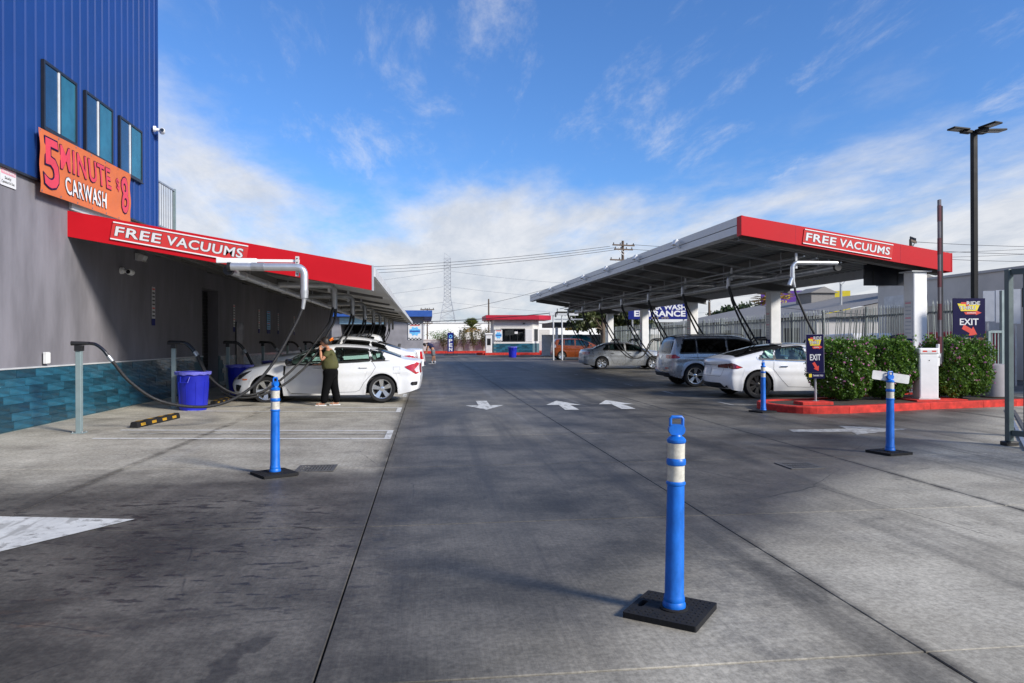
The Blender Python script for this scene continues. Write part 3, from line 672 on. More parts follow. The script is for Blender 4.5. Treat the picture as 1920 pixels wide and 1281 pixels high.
# vacuum main pipe and arms on the left
vp = thing('vacuum_pipe', 'long grey vacuum main pipe under the left canopy', 'pipe', (-3.55, FY, 2.8))
MB().tube([(0, -0.3, 0), (0, 36, 0)], 0.075, 14).build('pipe', 'galv', vp, 40)
for k in range(18): MB().cyl((0, 0.6 + 2 * k, 0), (0, 0.7 + 2 * k, 0), 0.084, n=14).build('coupling', 'steel_paint', vp, 40)
for k in range(9): MB().cyl((0, 1.2 + 4 * k, 0.07), (0, 1.2 + 4 * k, zt(-3.55) - 2.98), 0.012, n=6).build('hanger', 'galv', vp)
MB().cyl((0, -0.42, 0), (0, -0.3, 0), 0.085, n=14).build('end_cap', 'black', vp, 40)
def hose(t, pts, r=0.026): return MB().tube(spline(pts, 10), r, 9).build('hose', 'hose', t, 50)
def nozzle(t, p, d):
    """wand resting in the holder at p, pointing away from d"""
    p = Vector(p); d = Vector(d).normalized()
    q = part('nozzle', t, p)
    MB().tube([-d * 0.13, -d * 0.02, d * 0.12], [0.036, 0.033, 0.027], 10).build('grip', 'black', q, 50)
    a = [d * 0.12, d * 0.22 + Vector((0, 0, -0.02)), d * 0.32 + Vector((0, 0, -0.10)), d * 0.40 + Vector((0, 0, -0.21))]
    MB().tube(spline(a, 5), 0.026, 9).build('wand', 'black_gloss', q, 50)
    MB().cyl(d * 0.395 + Vector((0, 0, -0.20)), d * 0.455 + Vector((0, 0, -0.285)), 0.034, n=12).build('cuff', 'galv', q, 40)
    return p + d * 0.455 + Vector((0, 0, -0.285))
PY_L = [11.86 + 4.2 * k for k in range(8)]; PX_L = -5.38
for k in range(9):
    y = 13.32 + 4.25 * k; x = -2.2; z0 = 2.86
    t = thing('vacuum_station', 'bright bare metal vacuum arm bracketed in front of the red left fascia' if k == 0 else 'black hosed vacuum arm under the left canopy, %s from the camera' % ORD[k], 'vacuum arm', (x, y, 0), 0, 'vacuum arms under the left canopy')
    m = 'alu' if k == 0 else 'galv'
    arc = arcpts((-0.14, 0, z0 - 0.14), 0.14, PI / 2, 0, 6, (1, 0, 0), (0, 0, 1))
    MB().tube([(-1.30, 0, z0)] + arc + [(0, 0, 2.42)], 0.070, 14).build('pipe', m, t, 40)
    MB().cyl((-0.92, 0, z0), (-0.70, 0, z0), 0.077, n=14).build('sleeve', 'galv', t, 40)
    MB().cyl((0, 0, 2.44), (0, 0, 2.30), 0.076, 0.066, n=14).build('cuff', m, t, 40)
    MB().b6(-0.16, -0.10, 0.02, 0.07, z0 - 0.16, z0 + 0.2).build('strap', 'white_dirty', t)
    zc_ = zt(x - 0.14)
    if k == 0:
        MB().b6(-1.35, -0.1, 0.06, 0.11, z0 + 0.095, z0 + 0.145).build('support_bar', 'white', t)
        MB().b6(-1.55, -0.85, 0.04, 0.13, z0 + 0.07, z0 + 0.16).build('bracket', 'white', t, bevel=0.01)
        for s in range(5): MB().cyl((-0.13, 0.018, z0 - 0.12 + s * 0.07), (-0.13, 0.012, z0 - 0.12 + s * 0.07), 0.012, n=8).build('bolt_hole', 'hole', t)
        MB().cyl((-1.34, 0, z0), (-1.28, 0, z0), 0.08, n=14).build('end_cap', 'black', t, 40)
    else:
        MB().b6(-0.145, -0.115, 0.03, 0.06, z0 + 0.2, max(z0 + 0.21, zc_ - 0.15)).build('support_bar', 'steel_paint', t)
    if k < 8:
        py = PY_L[k] - y; pz = 1.46; pX = PX_L - x
        for s in range(1 if k == 0 else 2):
            o = -0.045 + 0.09 * s if k else 0.0
            MB().tube([(0, o * 0.3, 2.36), (-0.01 + o * 0.7, o, 2.24), (-0.03 + o, o, 2.1)], [0.05, 0.038, 0.032], 10).build('splitter', m if k == 0 else 'black', t, 40)
            e = nozzle(t, (pX + 0.02, py + o * 0.8, pz + 0.035 + 0.02 * s), (1, 0.10, 0))
            if k == 0: pts = [(-0.03, o, 2.12), (-0.18, -0.1, 1.75), (-0.55, -0.3, 1.05), (-0.98, -0.5, 0.60), (-1.5, -0.75, 0.42), (-2.1, -1.05, 0.54), (-2.48, -1.28, 0.86), tuple(e)]
            else: pts = [(-0.03 + o, o, 2.12), (-0.12 + 1.2 * o, o - 0.1, 1.85), (-0.62 + 2.4 * o, -0.7 + o, 1.0), (-1.30 + 2 * o, -1.15 + o, 0.42), (-1.95, -1.45 + o, 0.36 - o), (-2.45, -1.55 + o, 0.78), tuple(e)]
            hose(t, pts)
for k, y in enumerate(PY_L):
    t = thing('hose_post', 'grey square steel hose post by the left wall, %s from the camera' % ORD[k], 'post', (PX_L, y, gz(PX_L)), 0, 'hose posts along the left wall')
    MB().b6(-0.04, 0.04, -0.04, 0.04, 0.0, 1.36).build('post', 'post_green', t, bevel=0.006)
    MB().b6(-0.09, 0.09, -0.08, 0.08, 0.0, 0.012).build('base_plate', 'post_green', t)
    MB().b6(-0.045, 0.05, -0.06, 0.06, 1.28, 1.365).build('holder', 'black', t)
    for sx in (-1, 1):
        for sy in (-1, 1): MB().cyl((sx * 0.07, sy * 0.062, 0.01), (sx * 0.07, sy * 0.062, 0.03), 0.01, n=6).build('bolt', 'galv', t)

# wheel stops
for k in range(5):
    y = 13.3 + 4.25 * k; x = -4.75
    t = thing('wheel_stop', 'black rubber wheel stop with yellow flashes in the left bays, %s from the camera' % ORD[k], 'wheel stop', (x, y, gz(x)), R(88 if k else 84), 'wheel stops in the left bays')
    prof = [(-0.075, 0), (-0.06, 0.085), (-0.045, 0.1), (0.045, 0.1), (0.06, 0.085), (0.075, 0)]
    MB().prism(prof, lambda a, b, h: (h, a, b), -0.78, 0.78).build('body', 'rubber', t, bevel=0.012)
    for q in range(4):
        for s in (-1, 1):
            xx = -0.60 + q * 0.38
            vs = [(xx - 0.08, s * 0.0735, 0.025), (xx + 0.08, s * 0.0735, 0.025), (xx + 0.08, s * 0.0655, 0.07), (xx - 0.08, s * 0.0655, 0.07)]
            MB().add(vs, [(0, 1, 2, 3)]).build('flash', 'yellow', t)
        MB().add([(xx - 0.08, -0.04, 0.102), (xx + 0.08, -0.04, 0.102), (xx + 0.08, 0.04, 0.102), (xx - 0.08, 0.04, 0.102)], [(0, 1, 2, 3)]).build('flash', 'yellow', t)

# bins
def make_bin(label, c, s=1.0, rz=0.0):
    t = thing('trash_bin', label, 'trash bin', c, rz, 'blue round trash bins')
    pr = [(0.245, 0), (0.25, 0.02), (0.295, 0.68), (0.30, 0.70), (0.325, 0.705), (0.325, 0.745), (0.30, 0.75), (0.285, 0.74), (0.24, 0.06), (0.0, 0.05)]
    MB().lathe([(r * s, h * s) for r, h in pr], 28).build('body', 'bin_blue', t, 35)
    for q in range(10):
        a = q * PI / 5 + 0.15; r0, r1 = 0.252 * s, 0.288 * s
        MB().beam((r0 * math.cos(a), r0 * math.sin(a), 0.05 * s), (r1 * math.cos(a), r1 * math.sin(a), 0.56 * s), 0.012, 0.012).build('rib', 'bin_blue', t)
    bag = MB(); n_ = 40
    vs = []
    for j, (r, h) in enumerate(((0.29, 0.70), (0.318, 0.755), (0.338, 0.75), (0.331, 0.695))):
        for k in range(n_):
            a = 2 * PI * k / n_; w_ = 0.003 * math.sin(k * 5.3 + j * 2) * (j > 0) + (0.011 * math.sin(k * 1.7) if j == 3 else 0)
            vs.append(((r + w_ * 0.5) * s * math.cos(a), (r + w_ * 0.5) * s * math.sin(a), (h + w_) * s))
    fs = [(j * n_ + k, j * n_ + (k + 1) % n_, (j + 1) * n_ + (k + 1) % n_, (j + 1) * n_ + k) for j in range(3) for k in range(n_)]
    bag.add(vs, fs).build('liner_rim', 'bin_bag', t, 60)
    for a in (-1.75, 1.39):
        r = 0.30 * s; d = Vector((math.cos(a), math.sin(a), 0)); n2_ = Vector((-d.y, d.x, 0))
        p = [d * r + n2_ * 0.09 * s + Vector((0, 0, 0.66 * s)), d * (r + 0.05 * s) + n2_ * 0.075 * s + Vector((0, 0, 0.55 * s)), d * (r + 0.05 * s) - n2_ * 0.075 * s + Vector((0, 0, 0.55 * s)), d * r - n2_ * 0.09 * s + Vector((0, 0, 0.66 * s))]
        MB().tube(p, 0.013 * s, 8).build('handle', 'bin_blue', t, 40)
make_bin('bright blue round trash bin with liner beside the second hose post', (-4.88, 15.72, gz(-4.88)), 1.07)
make_bin('blue trash bin in the shade just in front of the white sedan bonnet', (-5.0, 20.0, gz(-5)), 1.07, 1.0)
make_bin('blue trash bin deepest in the shade behind the white sedan', (-5.0, 24.2, gz(-5)), 1.07, 2.0)
make_bin('small blue trash bin standing against the ticket booth', (8.0, 66.6, 0.0), 1.35, 0.5)

# ================================================================== bollards
def bollard(label, c, rz, lean=0.0, plate=None, hrot=0.0):
    t = thing('bollard', label, 'bollard', (c[0], c[1], gz(c[0])), rz, 'blue portable bollards')
    bw, bd = 0.405, 0.395
    out = rounded(bw, bd, 0.008, 2)
    bm = bmesh.new()
    hole = [(-0.155 + x, -0.02 + y) for x, y in rounded(0.036, 0.105, 0.017, 5)]
    for z in (0.0, 0.032):
        ov = [bm.verts.new((x, y, z)) for x, y in out]; hv = [bm.verts.new((x, y, z)) for x, y in hole]
        es = [bm.edges.new((ov[i], ov[(i + 1) % len(ov)])) for i in range(len(ov))] + [bm.edges.new((hv[i], hv[(i + 1) % len(hv)])) for i in range(len(hv))]
        bmesh.ops.triangle_fill(bm, use_beauty=True, edges=es)
        if z == 0: o0, h0 = ov, hv
    for a, b in ((o0, ov), (h0, hv)):
        for i in range(len(a)): bm.faces.new((a[i], a[(i + 1) % len(a)], b[(i + 1) % len(a)], b[i]))
    bmesh.ops.recalc_face_normals(bm, faces=bm.faces)
    me = bpy.data.meshes.new('base'); bm.to_mesh(me); bm.free(); me.materials.append(MATS['rubber'])
    base = link('base', me, t)
    st = MB()
    for i in range(14):
        for j in range(10):
            x, y = -bw / 2 + 0.03 + (bw - 0.06) * i / 13, -bd / 2 + 0.03 + (bd - 0.06) * j / 9
            if math.hypot(x, y) < 0.11 or (abs(x + 0.155) < 0.04 and abs(y + 0.02) < 0.075): continue
            st.box((x, y, 0.0335), (0.013, 0.004, 0.003), Matrix.Rotation(0.78 if (i + j) % 2 else -0.78, 3, 'Z'))
    stuff(st.build('tread', 'rubber', base))
    p = part('post', t, (0.02, 0, 0.032), (0, lean, 0)); p.scale = (0.91, 0.91, 0.935)
    MB().lathe([(0.085, 0.0), (0.085, 0.006), (0.072, 0.012)], 28).build('foot_ring', 'rubber', p, 40)
    MB().lathe([(0.066, 0.0), (0.069, 0.012), (0.069, 0.03), (0.062, 0.045), (0.064, 0.055), (0.061, 0.075), (0.0575, 0.085), (0.0515, 0.72), (0.0515, 0.725), (0.058, 0.732), (0.058, 0.742), (0.0515, 0.75)], 32).build('tube', 'bollard_blue', p, 30)
    MB().lathe([(0.0515, 0.75), (0.0515, 0.842)], 32, caps=False).build('reflective_band', 'reflective', p, 40)
    MB().lathe([(0.0515, 0.842), (0.057, 0.848), (0.0585, 0.862), (0.057, 0.876), (0.0515, 0.884)], 32, caps=False).build('collar', 'bollard_blue', p, 30)
    MB().lathe([(0.0515, 0.884), (0.0515, 0.972)], 32, caps=False).build('reflective_band', 'reflective', p, 40)
    MB().lathe([(0.0515, 0.972), (0.057, 0.98), (0.057, 0.992), (0.045, 1.006), (0.034, 1.012), (0.03, 1.022), (0.0, 1.024)], 32, caps=False).build('cap', 'bollard_blue', p, 30)
    h = part('handle', p, (0, 0, 1.02), (0, 0, hrot))
    sh = [(x, y) for x, y in rounded(0.098, 0.062, 0.029, 6)]
    hb = MB().prism(sh, lambda a, b, q: (a, q, 0.03 + b), -0.019, 0.019)
    loop = [(-0.037, 0, 0.05), (-0.037, 0, 0.095), (-0.03, 0, 0.104), (0.03, 0, 0.104), (0.037, 0, 0.095), (0.037, 0, 0.05)]
    hb.tube(loop, 0.0095, 8); o = link('grip', hb.mesh('grip', 'bollard_blue', 40), h)
    if plate:
        s = part('blank_plate', p, (0.0, 0, 1.0), (0, R(8), R(72)), label='blank grey white metal plate screwed to the bollard handle')
        MB().prism(rounded(0.56, 0.125, 0.02), lambda a, b, q: (a + 0.02, q, b + 0.05), 0.030, 0.034).build('sheet', 'white_dirty', s)
        for x in (-0.02, 0.05): MB().cyl((x, 0.030, 0.05), (x, 0.022, 0.05), 0.007, n=8).build('screw', 'galv', s)
    return t
bollard('blue bollard with two pale bands standing nearest the camera', (1.33, 3.81), R(-38), 0.018, hrot=R(32))
bollard('blue bollard beside the drain grate in front of the white sedan', (-1.69, 8.22), R(-56), 0.015, hrot=R(120))
bollard('blue bollard carrying a blank tilted metal plate, right of the lane', (6.08, 8.82), R(-76), 0.008, plate=True, hrot=R(78))
bollard('blue bollard at the rounded end of the red kerb', (7.0, 14.28), R(-72), 0.0, hrot=R(110))

# ================================================================== red kerb island with hedge
isl = thing('kerb_island', 'red painted concrete kerb island with soil bed and hedge', 'kerb', (10, 15, 0))
fr = [(7.75, 13.72), (8.6, 13.72), (10.8, 14.25), (12.26, 14.50), (13.2, 14.66), (14.3, 14.85)]
bk = [(14.3, 17.6), (9.0, 15.95), (8.1, 15.75)]
endarc = [(7.75 - 0.55 * math.sin(a * PI / 8) - 0.0, 14.45 - 0.73 * math.cos(a * PI / 8)) for a in range(1, 8)]
inner_off = 0.16
path = [(14.3, 17.6), (11.2, 16.75), (8.9, 15.85)] + [(7.95 - 0.72 * math.sin(R(a)), 14.72 - 1.0 * math.cos(R(a))) for a in range(175, 4, -10)] + fr[1:]
def kerbline(pts, w_, h, parent, m, joint=1.0, name='kerbstone'):
    P = [Vector((x, y)) for x, y in pts]; nrm = []
    for i in range(len(P)):
        a = (P[min(i + 1, len(P) - 1)] - P[max(i - 1, 0)]).normalized(); nrm.append(Vector((a.y, -a.x)))
    for i in range(len(P) - 1):
        a, b = P[i], P[i + 1]; d = (b - a).normalized() * (0.004 if (b - a).length > 0.5 else -0.0005)
        a2, b2 = a + d, b - d
        ai, bi = a2 - nrm[i] * w_, b2 - nrm[i + 1] * w_
        r_ = 0.02; ao, bo = a2 - nrm[i] * r_, b2 - nrm[i + 1] * r_
        vs = [(a2.x, a2.y, 0.0), (b2.x, b2.y, 0.0), (bi.x, bi.y, 0.0), (ai.x, ai.y, 0.0), (a2.x, a2.y, h - r_), (b2.x, b2.y, h - r_), (ao.x, ao.y, h), (bo.x, bo.y, h), (bi.x, bi.y, h), (ai.x, ai.y, h)]
        fs = [(0, 1, 5, 4), (4, 5, 7, 6), (6, 7, 8, 9), (9, 8, 2, 3), (0, 4, 6, 9, 3), (1, 2, 8, 7, 5)]
        mb = MB().add(vs, fs); mb.v = [(x - 10, y - 15, z) for x, y, z in mb.v]; mb.build(name, m, parent)
kerbline(path, 0.17, 0.15, isl, 'kerb_red')
bed = MB(); bp_ = [(x - 10, y - 15) for x, y in path]; cx_, cy_ = 0.9, 0.35
bed.add([(cx_, cy_, 0.13)] + [(x * 0.985 + cx_ * 0.015, y * 0.97 + cy_ * 0.03, 0.115) for x, y in bp_], [(0, i + 1, (i + 1) % len(bp_) + 1) for i in range(len(bp_))])
bed.build('soil_bed', 'soil', isl)
MB().b6(-2.05, -1.35, -0.62, -0.22, 0.1, 0.185).build('sign_footing', 'kerb_red', isl, bevel=0.012)
MB().b6(0.85, 2.1, -0.25, 0.75, 0.1, 0.158).build('barrier_footing', 'kerb_red', isl, bevel=0.012)
def hedge(label, x0, x1, y0, y1, h, seed, n=24000):
    t = thing('hedge_bush', label, 'hedge', ((x0 + x1) / 2, (y0 + y1) / 2, 0.12), 0, 'clipped hedge bushes on the red kerb island')
    rn = random.Random(seed); hx, hy = (x1 - x0) / 2, (y1 - y0) / 2; pts = []; fl = []
    ph = [rn.uniform(0, 6) for _ in range(6)]
    def surf(d):
        m_ = (abs(d.x) ** 5 + abs(d.y) ** 5 + abs(d.z) ** 5) ** (-1 / 5)
        k = 0.97 + 0.035 * math.sin(d.x * 6 + ph[0]) + 0.035 * math.sin(d.y * 7 + ph[1]) + 0.035 * math.sin(d.z * 8 + ph[2]) + 0.04 * math.sin(d.x * 15 + d.z * 13 + ph[3])
        return m_ * k
    while len(pts) < n:
        d = Vector((rn.gauss(0, 1), rn.gauss(0, 1), rn.gauss(0, 1))).normalized(); r_ = surf(d) * (1 - abs(rn.gauss(0, 0.10)) * 1.4)
        if rn.random() < 0.05: r_ *= rn.uniform(1.0, 1.12)
        z = h * 0.54 + d.z * r_ * h * 0.49
        taper = 0.80 + 0.2 * min(1, z / (h * 0.45))
        if z < 0.04: continue
        p = (d.x * r_ * hx * taper, d.y * r_ * hy * taper, z)
        pts.append(p)
        if rn.random() < 0.012 and z > 0.25: fl.append((p[0] * 1.05, p[1] * 1.06, p[2] * 1.01))
    for k in range(26):   # shoots standing out of the top
        x, y = rn.uniform(-hx, hx) * 0.9, rn.uniform(-hy, hy) * 0.8
        for q in range(9): pts.append((x + rn.gauss(0, 0.02), y + rn.gauss(0, 0.02), h * (0.98 + 0.014 * q)))
    leaves('foliage', 'leaf_hedge', t, pts[::2], 0.036, 0.58, seed); leaves('foliage', 'leaf_hedge', t, pts[1::2], 0.024, 0.5, seed + 50, 0.8)
    leaves('flowers', 'petal', t, [(p[0] + rn.gauss(0, 0.012), p[1] + rn.gauss(0, 0.012), p[2] + rn.gauss(0, 0.012)) for p in fl for _ in range(3)], 0.022, 0.8, seed + 9)
    st = MB()
    for k in range(9):
        a = rn.uniform(0, 6.28); b_ = (rn.uniform(-0.12, 0.12), rn.uniform(-0.12, 0.12), 0)
        st.tube(spline([b_, (b_[0] + math.cos(a) * hx * 0.3, b_[1] + math.sin(a) * hy * 0.3, h * 0.3), (math.cos(a) * hx * 0.7, math.sin(a) * hy * 0.7, h * 0.75)], 4), [0.016, 0.015, 0.014, 0.013, 0.012, 0.01, 0.008, 0.006, 0.004], 5)
    st.build('stems', 'bark', t)
hedge('leafy green hedge bush with pink flowers just behind the small EXIT sign', 8.88, 10.12, 14.85, 16.1, 1.33, 3)
hedge('leafy green hedge bush left of the white barrier box', 10.14, 11.16, 14.95, 16.2, 1.36, 4)
hedge('leafy green hedge bush right of the white barrier box', 11.72, 13.0, 14.85, 16.1, 1.38, 5)

# small EXIT sign and large EXIT sign
def logo(b, w_, y, s):
    flat([(-0.40 * w_, y + 0.13 * s), (0.36 * w_, y + 0.10 * s), (0.26 * w_, y - 0.115 * s), (-0.28 * w_, y - 0.115 * s)], 0.007, 0.009).build('logo_shield', 'sign_yellow', b)
    flat([(-0.28 * w_, y + 0.17 * s), (-0.02 * w_, y + 0.17 * s), (-0.02 * w_, y + 0.05 * s), (-0.12 * w_, y + 0.05 * s), (-0.12 * w_, y + 0.11 * s), (-0.28 * w_, y + 0.11 * s)], 0.0091, 0.010).build('logo_flash', 'sign_rd', b)
    for body, ww, x, yy in (('RIDE', 0.46, 0.14, 0.145), ('THRU', 0.56, -0.06, -0.01)):
        text(body, 'black', b, 'letter_outline', ww * w_ - 0.01 * w_, 0.11 * s, (x * w_, y + yy * s, 0.0102), 0.05, 0.001)
        text(body, 'letter_white', b, 'lettering', ww * w_ - 0.01 * w_, 0.11 * s, (x * w_, y + yy * s, 0.0115), 0.01, 0.001)
    flat([(-0.18 * w_, y - 0.15 * s), (0.22 * w_, y - 0.13 * s), (0.22 * w_, y - 0.09 * s), (0.42 * w_, y - 0.17 * s), (0.22 * w_, y - 0.25 * s), (0.22 * w_, y - 0.215 * s), (-0.12 * w_, y - 0.225 * s)], 0.007, 0.009).build('logo_arrow', 'sign_rd', b)
    text('EXPRESS', 'letter_white', b, 'lettering', 0.30 * w_, 0.035 * s, (0.08 * w_, y - 0.175 * s, 0.0095), 0.02, 0.001)
def redarrow(b, cx, cy, s, ang, mirror=1):
    pg = [(-1, 0.28), (0.1, 0.28), (0.1, 0.62), (1, 0), (0.1, -0.62), (0.1, -0.28), (-1, -0.28)]
    c_, s_ = math.cos(ang), math.sin(ang)
    flat([(cx + s * (c_ * x - s_ * y), cy + s * (s_ * x + c_ * y)) for x, y in pg], 0.007, 0.009).build('arrow', 'sign_rd', b)
b = board('exit_sign', 'narrow navy EXIT sign on a short pole in front of the hedge', 'sign', (8.36, 14.60, 1.17), R(-12), R(0.8))
flat(rect(0, 0.05, 0.36, 0.82), -0.004, 0.006).build('panel', 'navy', b)
flat(rect(0.02, -0.43, 0.34, 0.13), -0.004, 0.006).build('foot_panel', 'navy', b)
flat(rect(0.005, 0.05, 0.37, 0.83), -0.06, -0.006).build('back_frame', 'galv', b)
flat(rect(-0.11, -0.43, 0.06, 0.075), 0.006, 0.008).build('foot_logo', 'sign_yellow', b)
text('THANK YOU', 'letter_white', b, 'lettering', 0.21, 0.035, (0.05, -0.43, 0.0065), 0.02, 0.001)
logo(b, 0.36, 0.29, 0.62); text('EXIT', 'letter_white', b, 'lettering', 0.225, 0.125, (0, -0.035, 0.0065), 0.02, 0.002); redarrow(b, 0.01, -0.24, 0.105, R(-60))
MB().cyl((0.02, -1.0, -0.085), (0.02, 0.4, -0.085), 0.024, n=12).build('pole', 'galv', b, 40)
MB().lathe([(0.06, -1.0), (0.06, -0.985), (0.03, -0.97)], 12, (0.02, 0, 0), 'y').v
flat(rect(0.02, -0.985, 0.12, 0.012), -0.145, -0.025).build('base_flange', 'galv', b)
b = board('exit_sign', 'large navy EXIT sign with red arrow fixed to the fence', 'sign', (13.97, 17.0, 2.07), R(-3))
flat(rect(0, 0, 0.87, 1.02), -0.02, 0.006).build('panel', 'navy', b)
for x in (-0.3, 0.3): flat(rect(x, 0, 0.04, 1.0), -0.05, -0.02).build('back_strut', 'galv', b)
for s in (-1, 1): MB().cyl((0.25 * s, -0.5, -0.05), (0.25 * s, -1.95, -0.05), 0.025, n=8).build('leg', 'galv', b)
logo(b, 0.80, 0.27, 0.80); text('EXIT', 'letter_white', b, 'lettering', 0.50, 0.16, (0, -0.10, 0.0065), 0.02, 0.002); redarrow(b, 0.02, -0.33, 0.22, R(-28))

# barrier
t = thing('boom_barrier', 'white boom barrier cabinet with its striped arm raised upright', 'barrier', (11.33, 15.12, 0.158), R(-10))
MB().b6(-0.21, 0.21, -0.17, 0.17, 0.02, 1.02).build('cabinet', 'white', t, bevel=0.02)
MB().b6(-0.225, 0.225, -0.185, 0.185, 1.022, 1.16).build('hood', 'white', t, bevel=0.03)
MB().b6(-0.23, 0.23, -0.19, 0.19, 0, 0.022).build('plinth', 'white_dirty', t)
MB().b6(-0.15, 0.15, -0.1862, -0.184, 1.07, 1.105).build('warning_strip', 'sign_rd', t)
MB().b6(-0.05, 0.05, -0.1882, -0.1864, 1.07, 1.105).build('maker_plate', 'letter_white', t)
MB().b6(-0.185, 0.185, -0.173, -0.1705, 0.06, 0.93).build('door', 'white', t, bevel=0.003)
MB().cyl((0, -0.178, 0.88), (0, -0.172, 0.88), 0.012, n=10).build('lock', 'black', t)
MB().cyl((0.2, 0.0, 0.98), (0.31, 0.0, 0.98), 0.07, n=14).build('hub', 'steel_paint', t, 40)
MB().b6(0.26, 0.30, -0.05, 0.05, 0.75, 1.25).build('clamp', 'white', t, bevel=0.01)
ar = part('arm', t, (0.315, 0, 0.8))
MB().b6(-0.014, 0.03, -0.045, 0.045, 0, 3.75).build('pole', 'arm_shaded', ar)
for k in range(5): MB().b6(-0.0165, 0.0325, -0.0475, 0.0475, 0.25 + k * 0.75, 0.62 + k * 0.75).build('stripe', 'stripe_shaded', ar)
MB().b6(0.0326, 0.062, -0.05, 0.03, 0.05, 3.6).build('shade_strip', 'black', ar)  # black strip added to darken the arm, standing in for its shaded side

# concrete safety post and lamp post
t = thing('guard_post', 'stout grey concrete guard post right of the hedge', 'post', (13.55, 15.75, 0.12))
MB().lathe([(0.30, 0), (0.30, 0.74), (0.285, 0.78), (0.24, 0.80), (0.0, 0.81)], 28, caps=False).build('post', 'guard', t, 40)
MB().lathe([(0.34, 0), (0.34, 0.02), (0.30, 0.03)], 28, caps=False).build('collar', 'soil', t, 40)
t = thing('lamp_post', 'tall black lamp post with three flat LED heads', 'lamp post', (17.2, 20.7, 0))
MB().b6(-0.075, 0.075, -0.075, 0.075, 0.35, 8.1).build('pole', 'lamp_black', t, bevel=0.012)
MB().lathe([(0.32, 0), (0.32, 0.36), (0.28, 0.40), (0, 0.4)], 20, caps=False).build('footing', 'cmu2', t, 40)
for ang, L_ in ((R(180), 0.55), (R(5), 0.85), (R(-75), 0.55)):
    h = part('lamp_head', t, (0, 0, 8.08), (0, R(-4), ang))
    MB().b6(0.05, 0.30, -0.03, 0.03, -0.02, 0.04).build('arm', 'lamp_black', h)
    MB().b6(0.25, 0.25 + L_, -0.17, 0.17, -0.005, 0.05).build('housing', 'lamp_black', h, bevel=0.012)
    MB().b6(0.12, 0.42, -0.10, 0.10, -0.075, 0.0).build('driver_box', 'lamp_black', h, bevel=0.01)
    MB().b6(0.44, 0.22 + L_, -0.14, 0.14, -0.012, -0.0055).build('led_panel', 'led', h)

# ================================================================== right canopy
rot = 0.0275
rc = thing('vacuum_canopy', 'open steel canopy with red front on white columns, right of the lane', 'canopy', (0, 17.0, 0), rot)
zr = lambda x: 4.66 - 0.1475 * (x - 7.9)
x0, x1 = 7.9, 13.78; LEN = 31.3
def SH(a, b, c, d, e, f): return sheet(a, b, c, d, e, f, zr)
SH(x0, x1, 0.0, 0.05, -0.49, 0.0).build('fascia', 'red', rc)
for x in (9.37, 10.84, 12.31): SH(x - 0.004, x + 0.004, -0.002, 0.001, -0.49, 0.0).build('fascia_seam', 'red_dark', rc)
SH(x0 - 0.004, x0 + 0.05, -0.006, 0.25, -0.492, 0.004).build('fascia_return', 'red', rc)
SH(x1, x1 + 0.03, -0.006, 0.3, -0.495, 0.004).build('fascia_end', 'red', rc)
for k in range(8):
    a = 0.06 + k * (LEN - 0.06) / 8; b = a + (LEN - 0.06) / 8 - 0.01
    nrib = 13; prof = []
    for q in range(nrib):      # ribbed deck sheet, ribs along the slope
        u = a + (b - a) * q / nrib; st_ = (b - a) / nrib
        prof += [(u, -0.10), (u + st_ * 0.55, -0.10), (u + st_ * 0.65, -0.06), (u + st_ * 0.9, -0.06)]
    prof.append((b, -0.10)); n_ = len(prof)
    vs = [(x0 + 0.1, y, zr(x0 + 0.1) + o) for y, o in prof] + [(x1 - 0.05, y, zr(x1 - 0.05) + o) for y, o in prof]
    vs += [(x, y, z + 0.02) for x, y, z in vs]
    fs = [(i, i + 1, n_ + i + 1, n_ + i) for i in range(n_ - 1)] + [(2 * n_ + i, 3 * n_ + i, 3 * n_ + i + 1, 2 * n_ + i + 1) for i in range(n_ - 1)]
    MB().add(vs, fs).build('deck_sheet', 'deck', rc)
SH(x0, x0 + 0.07, 0.26, LEN, -0.20, 0.0).build('edge_channel', 'steel_edge', rc)
SH(x0 + 0.015, x0 + 0.05, 0.26, LEN, -0.22, -0.202).build('edge_groove', 'black', rc)
SH(x0, x0 + 0.07, 0.26, LEN, -0.42, -0.222).build('edge_channel', 'steel_edge', rc)
SH(x0 + 0.07, x0 + 0.20, 0.26, LEN, -0.42, -0.395).build('edge_flange', 'steel_paint', rc)
SH(x1 - 0.07, x1, 0.3, LEN, -0.36, 0.0).build('edge_channel', 'steel_edge', rc)
def ibeam(p0, p1, h, w_, m='beam', name='purlin'):
    p0 = Vector(p0); p1 = Vector(p1); t_ = 0.02; mb = MB()
    mb.beam(p0, p1, 0.016, h - 2 * t_); dz = Vector((0, 0, h / 2 - t_ / 2))
    mb.beam(p0 + dz, p1 + dz, w_, t_); mb.beam(p0 - dz, p1 - dz, w_, t_)
    return mb.build(name, m, rc)
for x in (9.35, 10.75, 12.15): ibeam((x, 0.06, zr(x) - 0.205), (x, LEN, zr(x) - 0.205), 0.20, 0.12)
colY = [0.35, 7.85, 15.4, 22.4, 29.4]; CXr = 13.0
for y in colY:
    ibeam((x0 + 0.1, y, zr(x0 + 0.1) - 0.437), (x1 - 0.1, y, zr(x1 - 0.1) - 0.437), 0.26, 0.18, 'beam', 'rafter')
    MB().b6(CXr - 0.20, CXr + 0.20, y - 0.2, y + 0.2, 0.1, zr(CXr) - 0.60).build('column', 'white', rc, bevel=0.03)
    MB().b6(CXr - 0.33, CXr + 0.33, y - 0.3, y + 0.3, 0.0, 0.14).build('footing', 'cmu2', rc, bevel=0.02)
    MB().b6(CXr - 0.29, CXr + 0.29, y - 0.26, y + 0.26, zr(CXr) - 0.60, zr(CXr) - 0.575).build('cap_plate', 'steel_paint', rc)
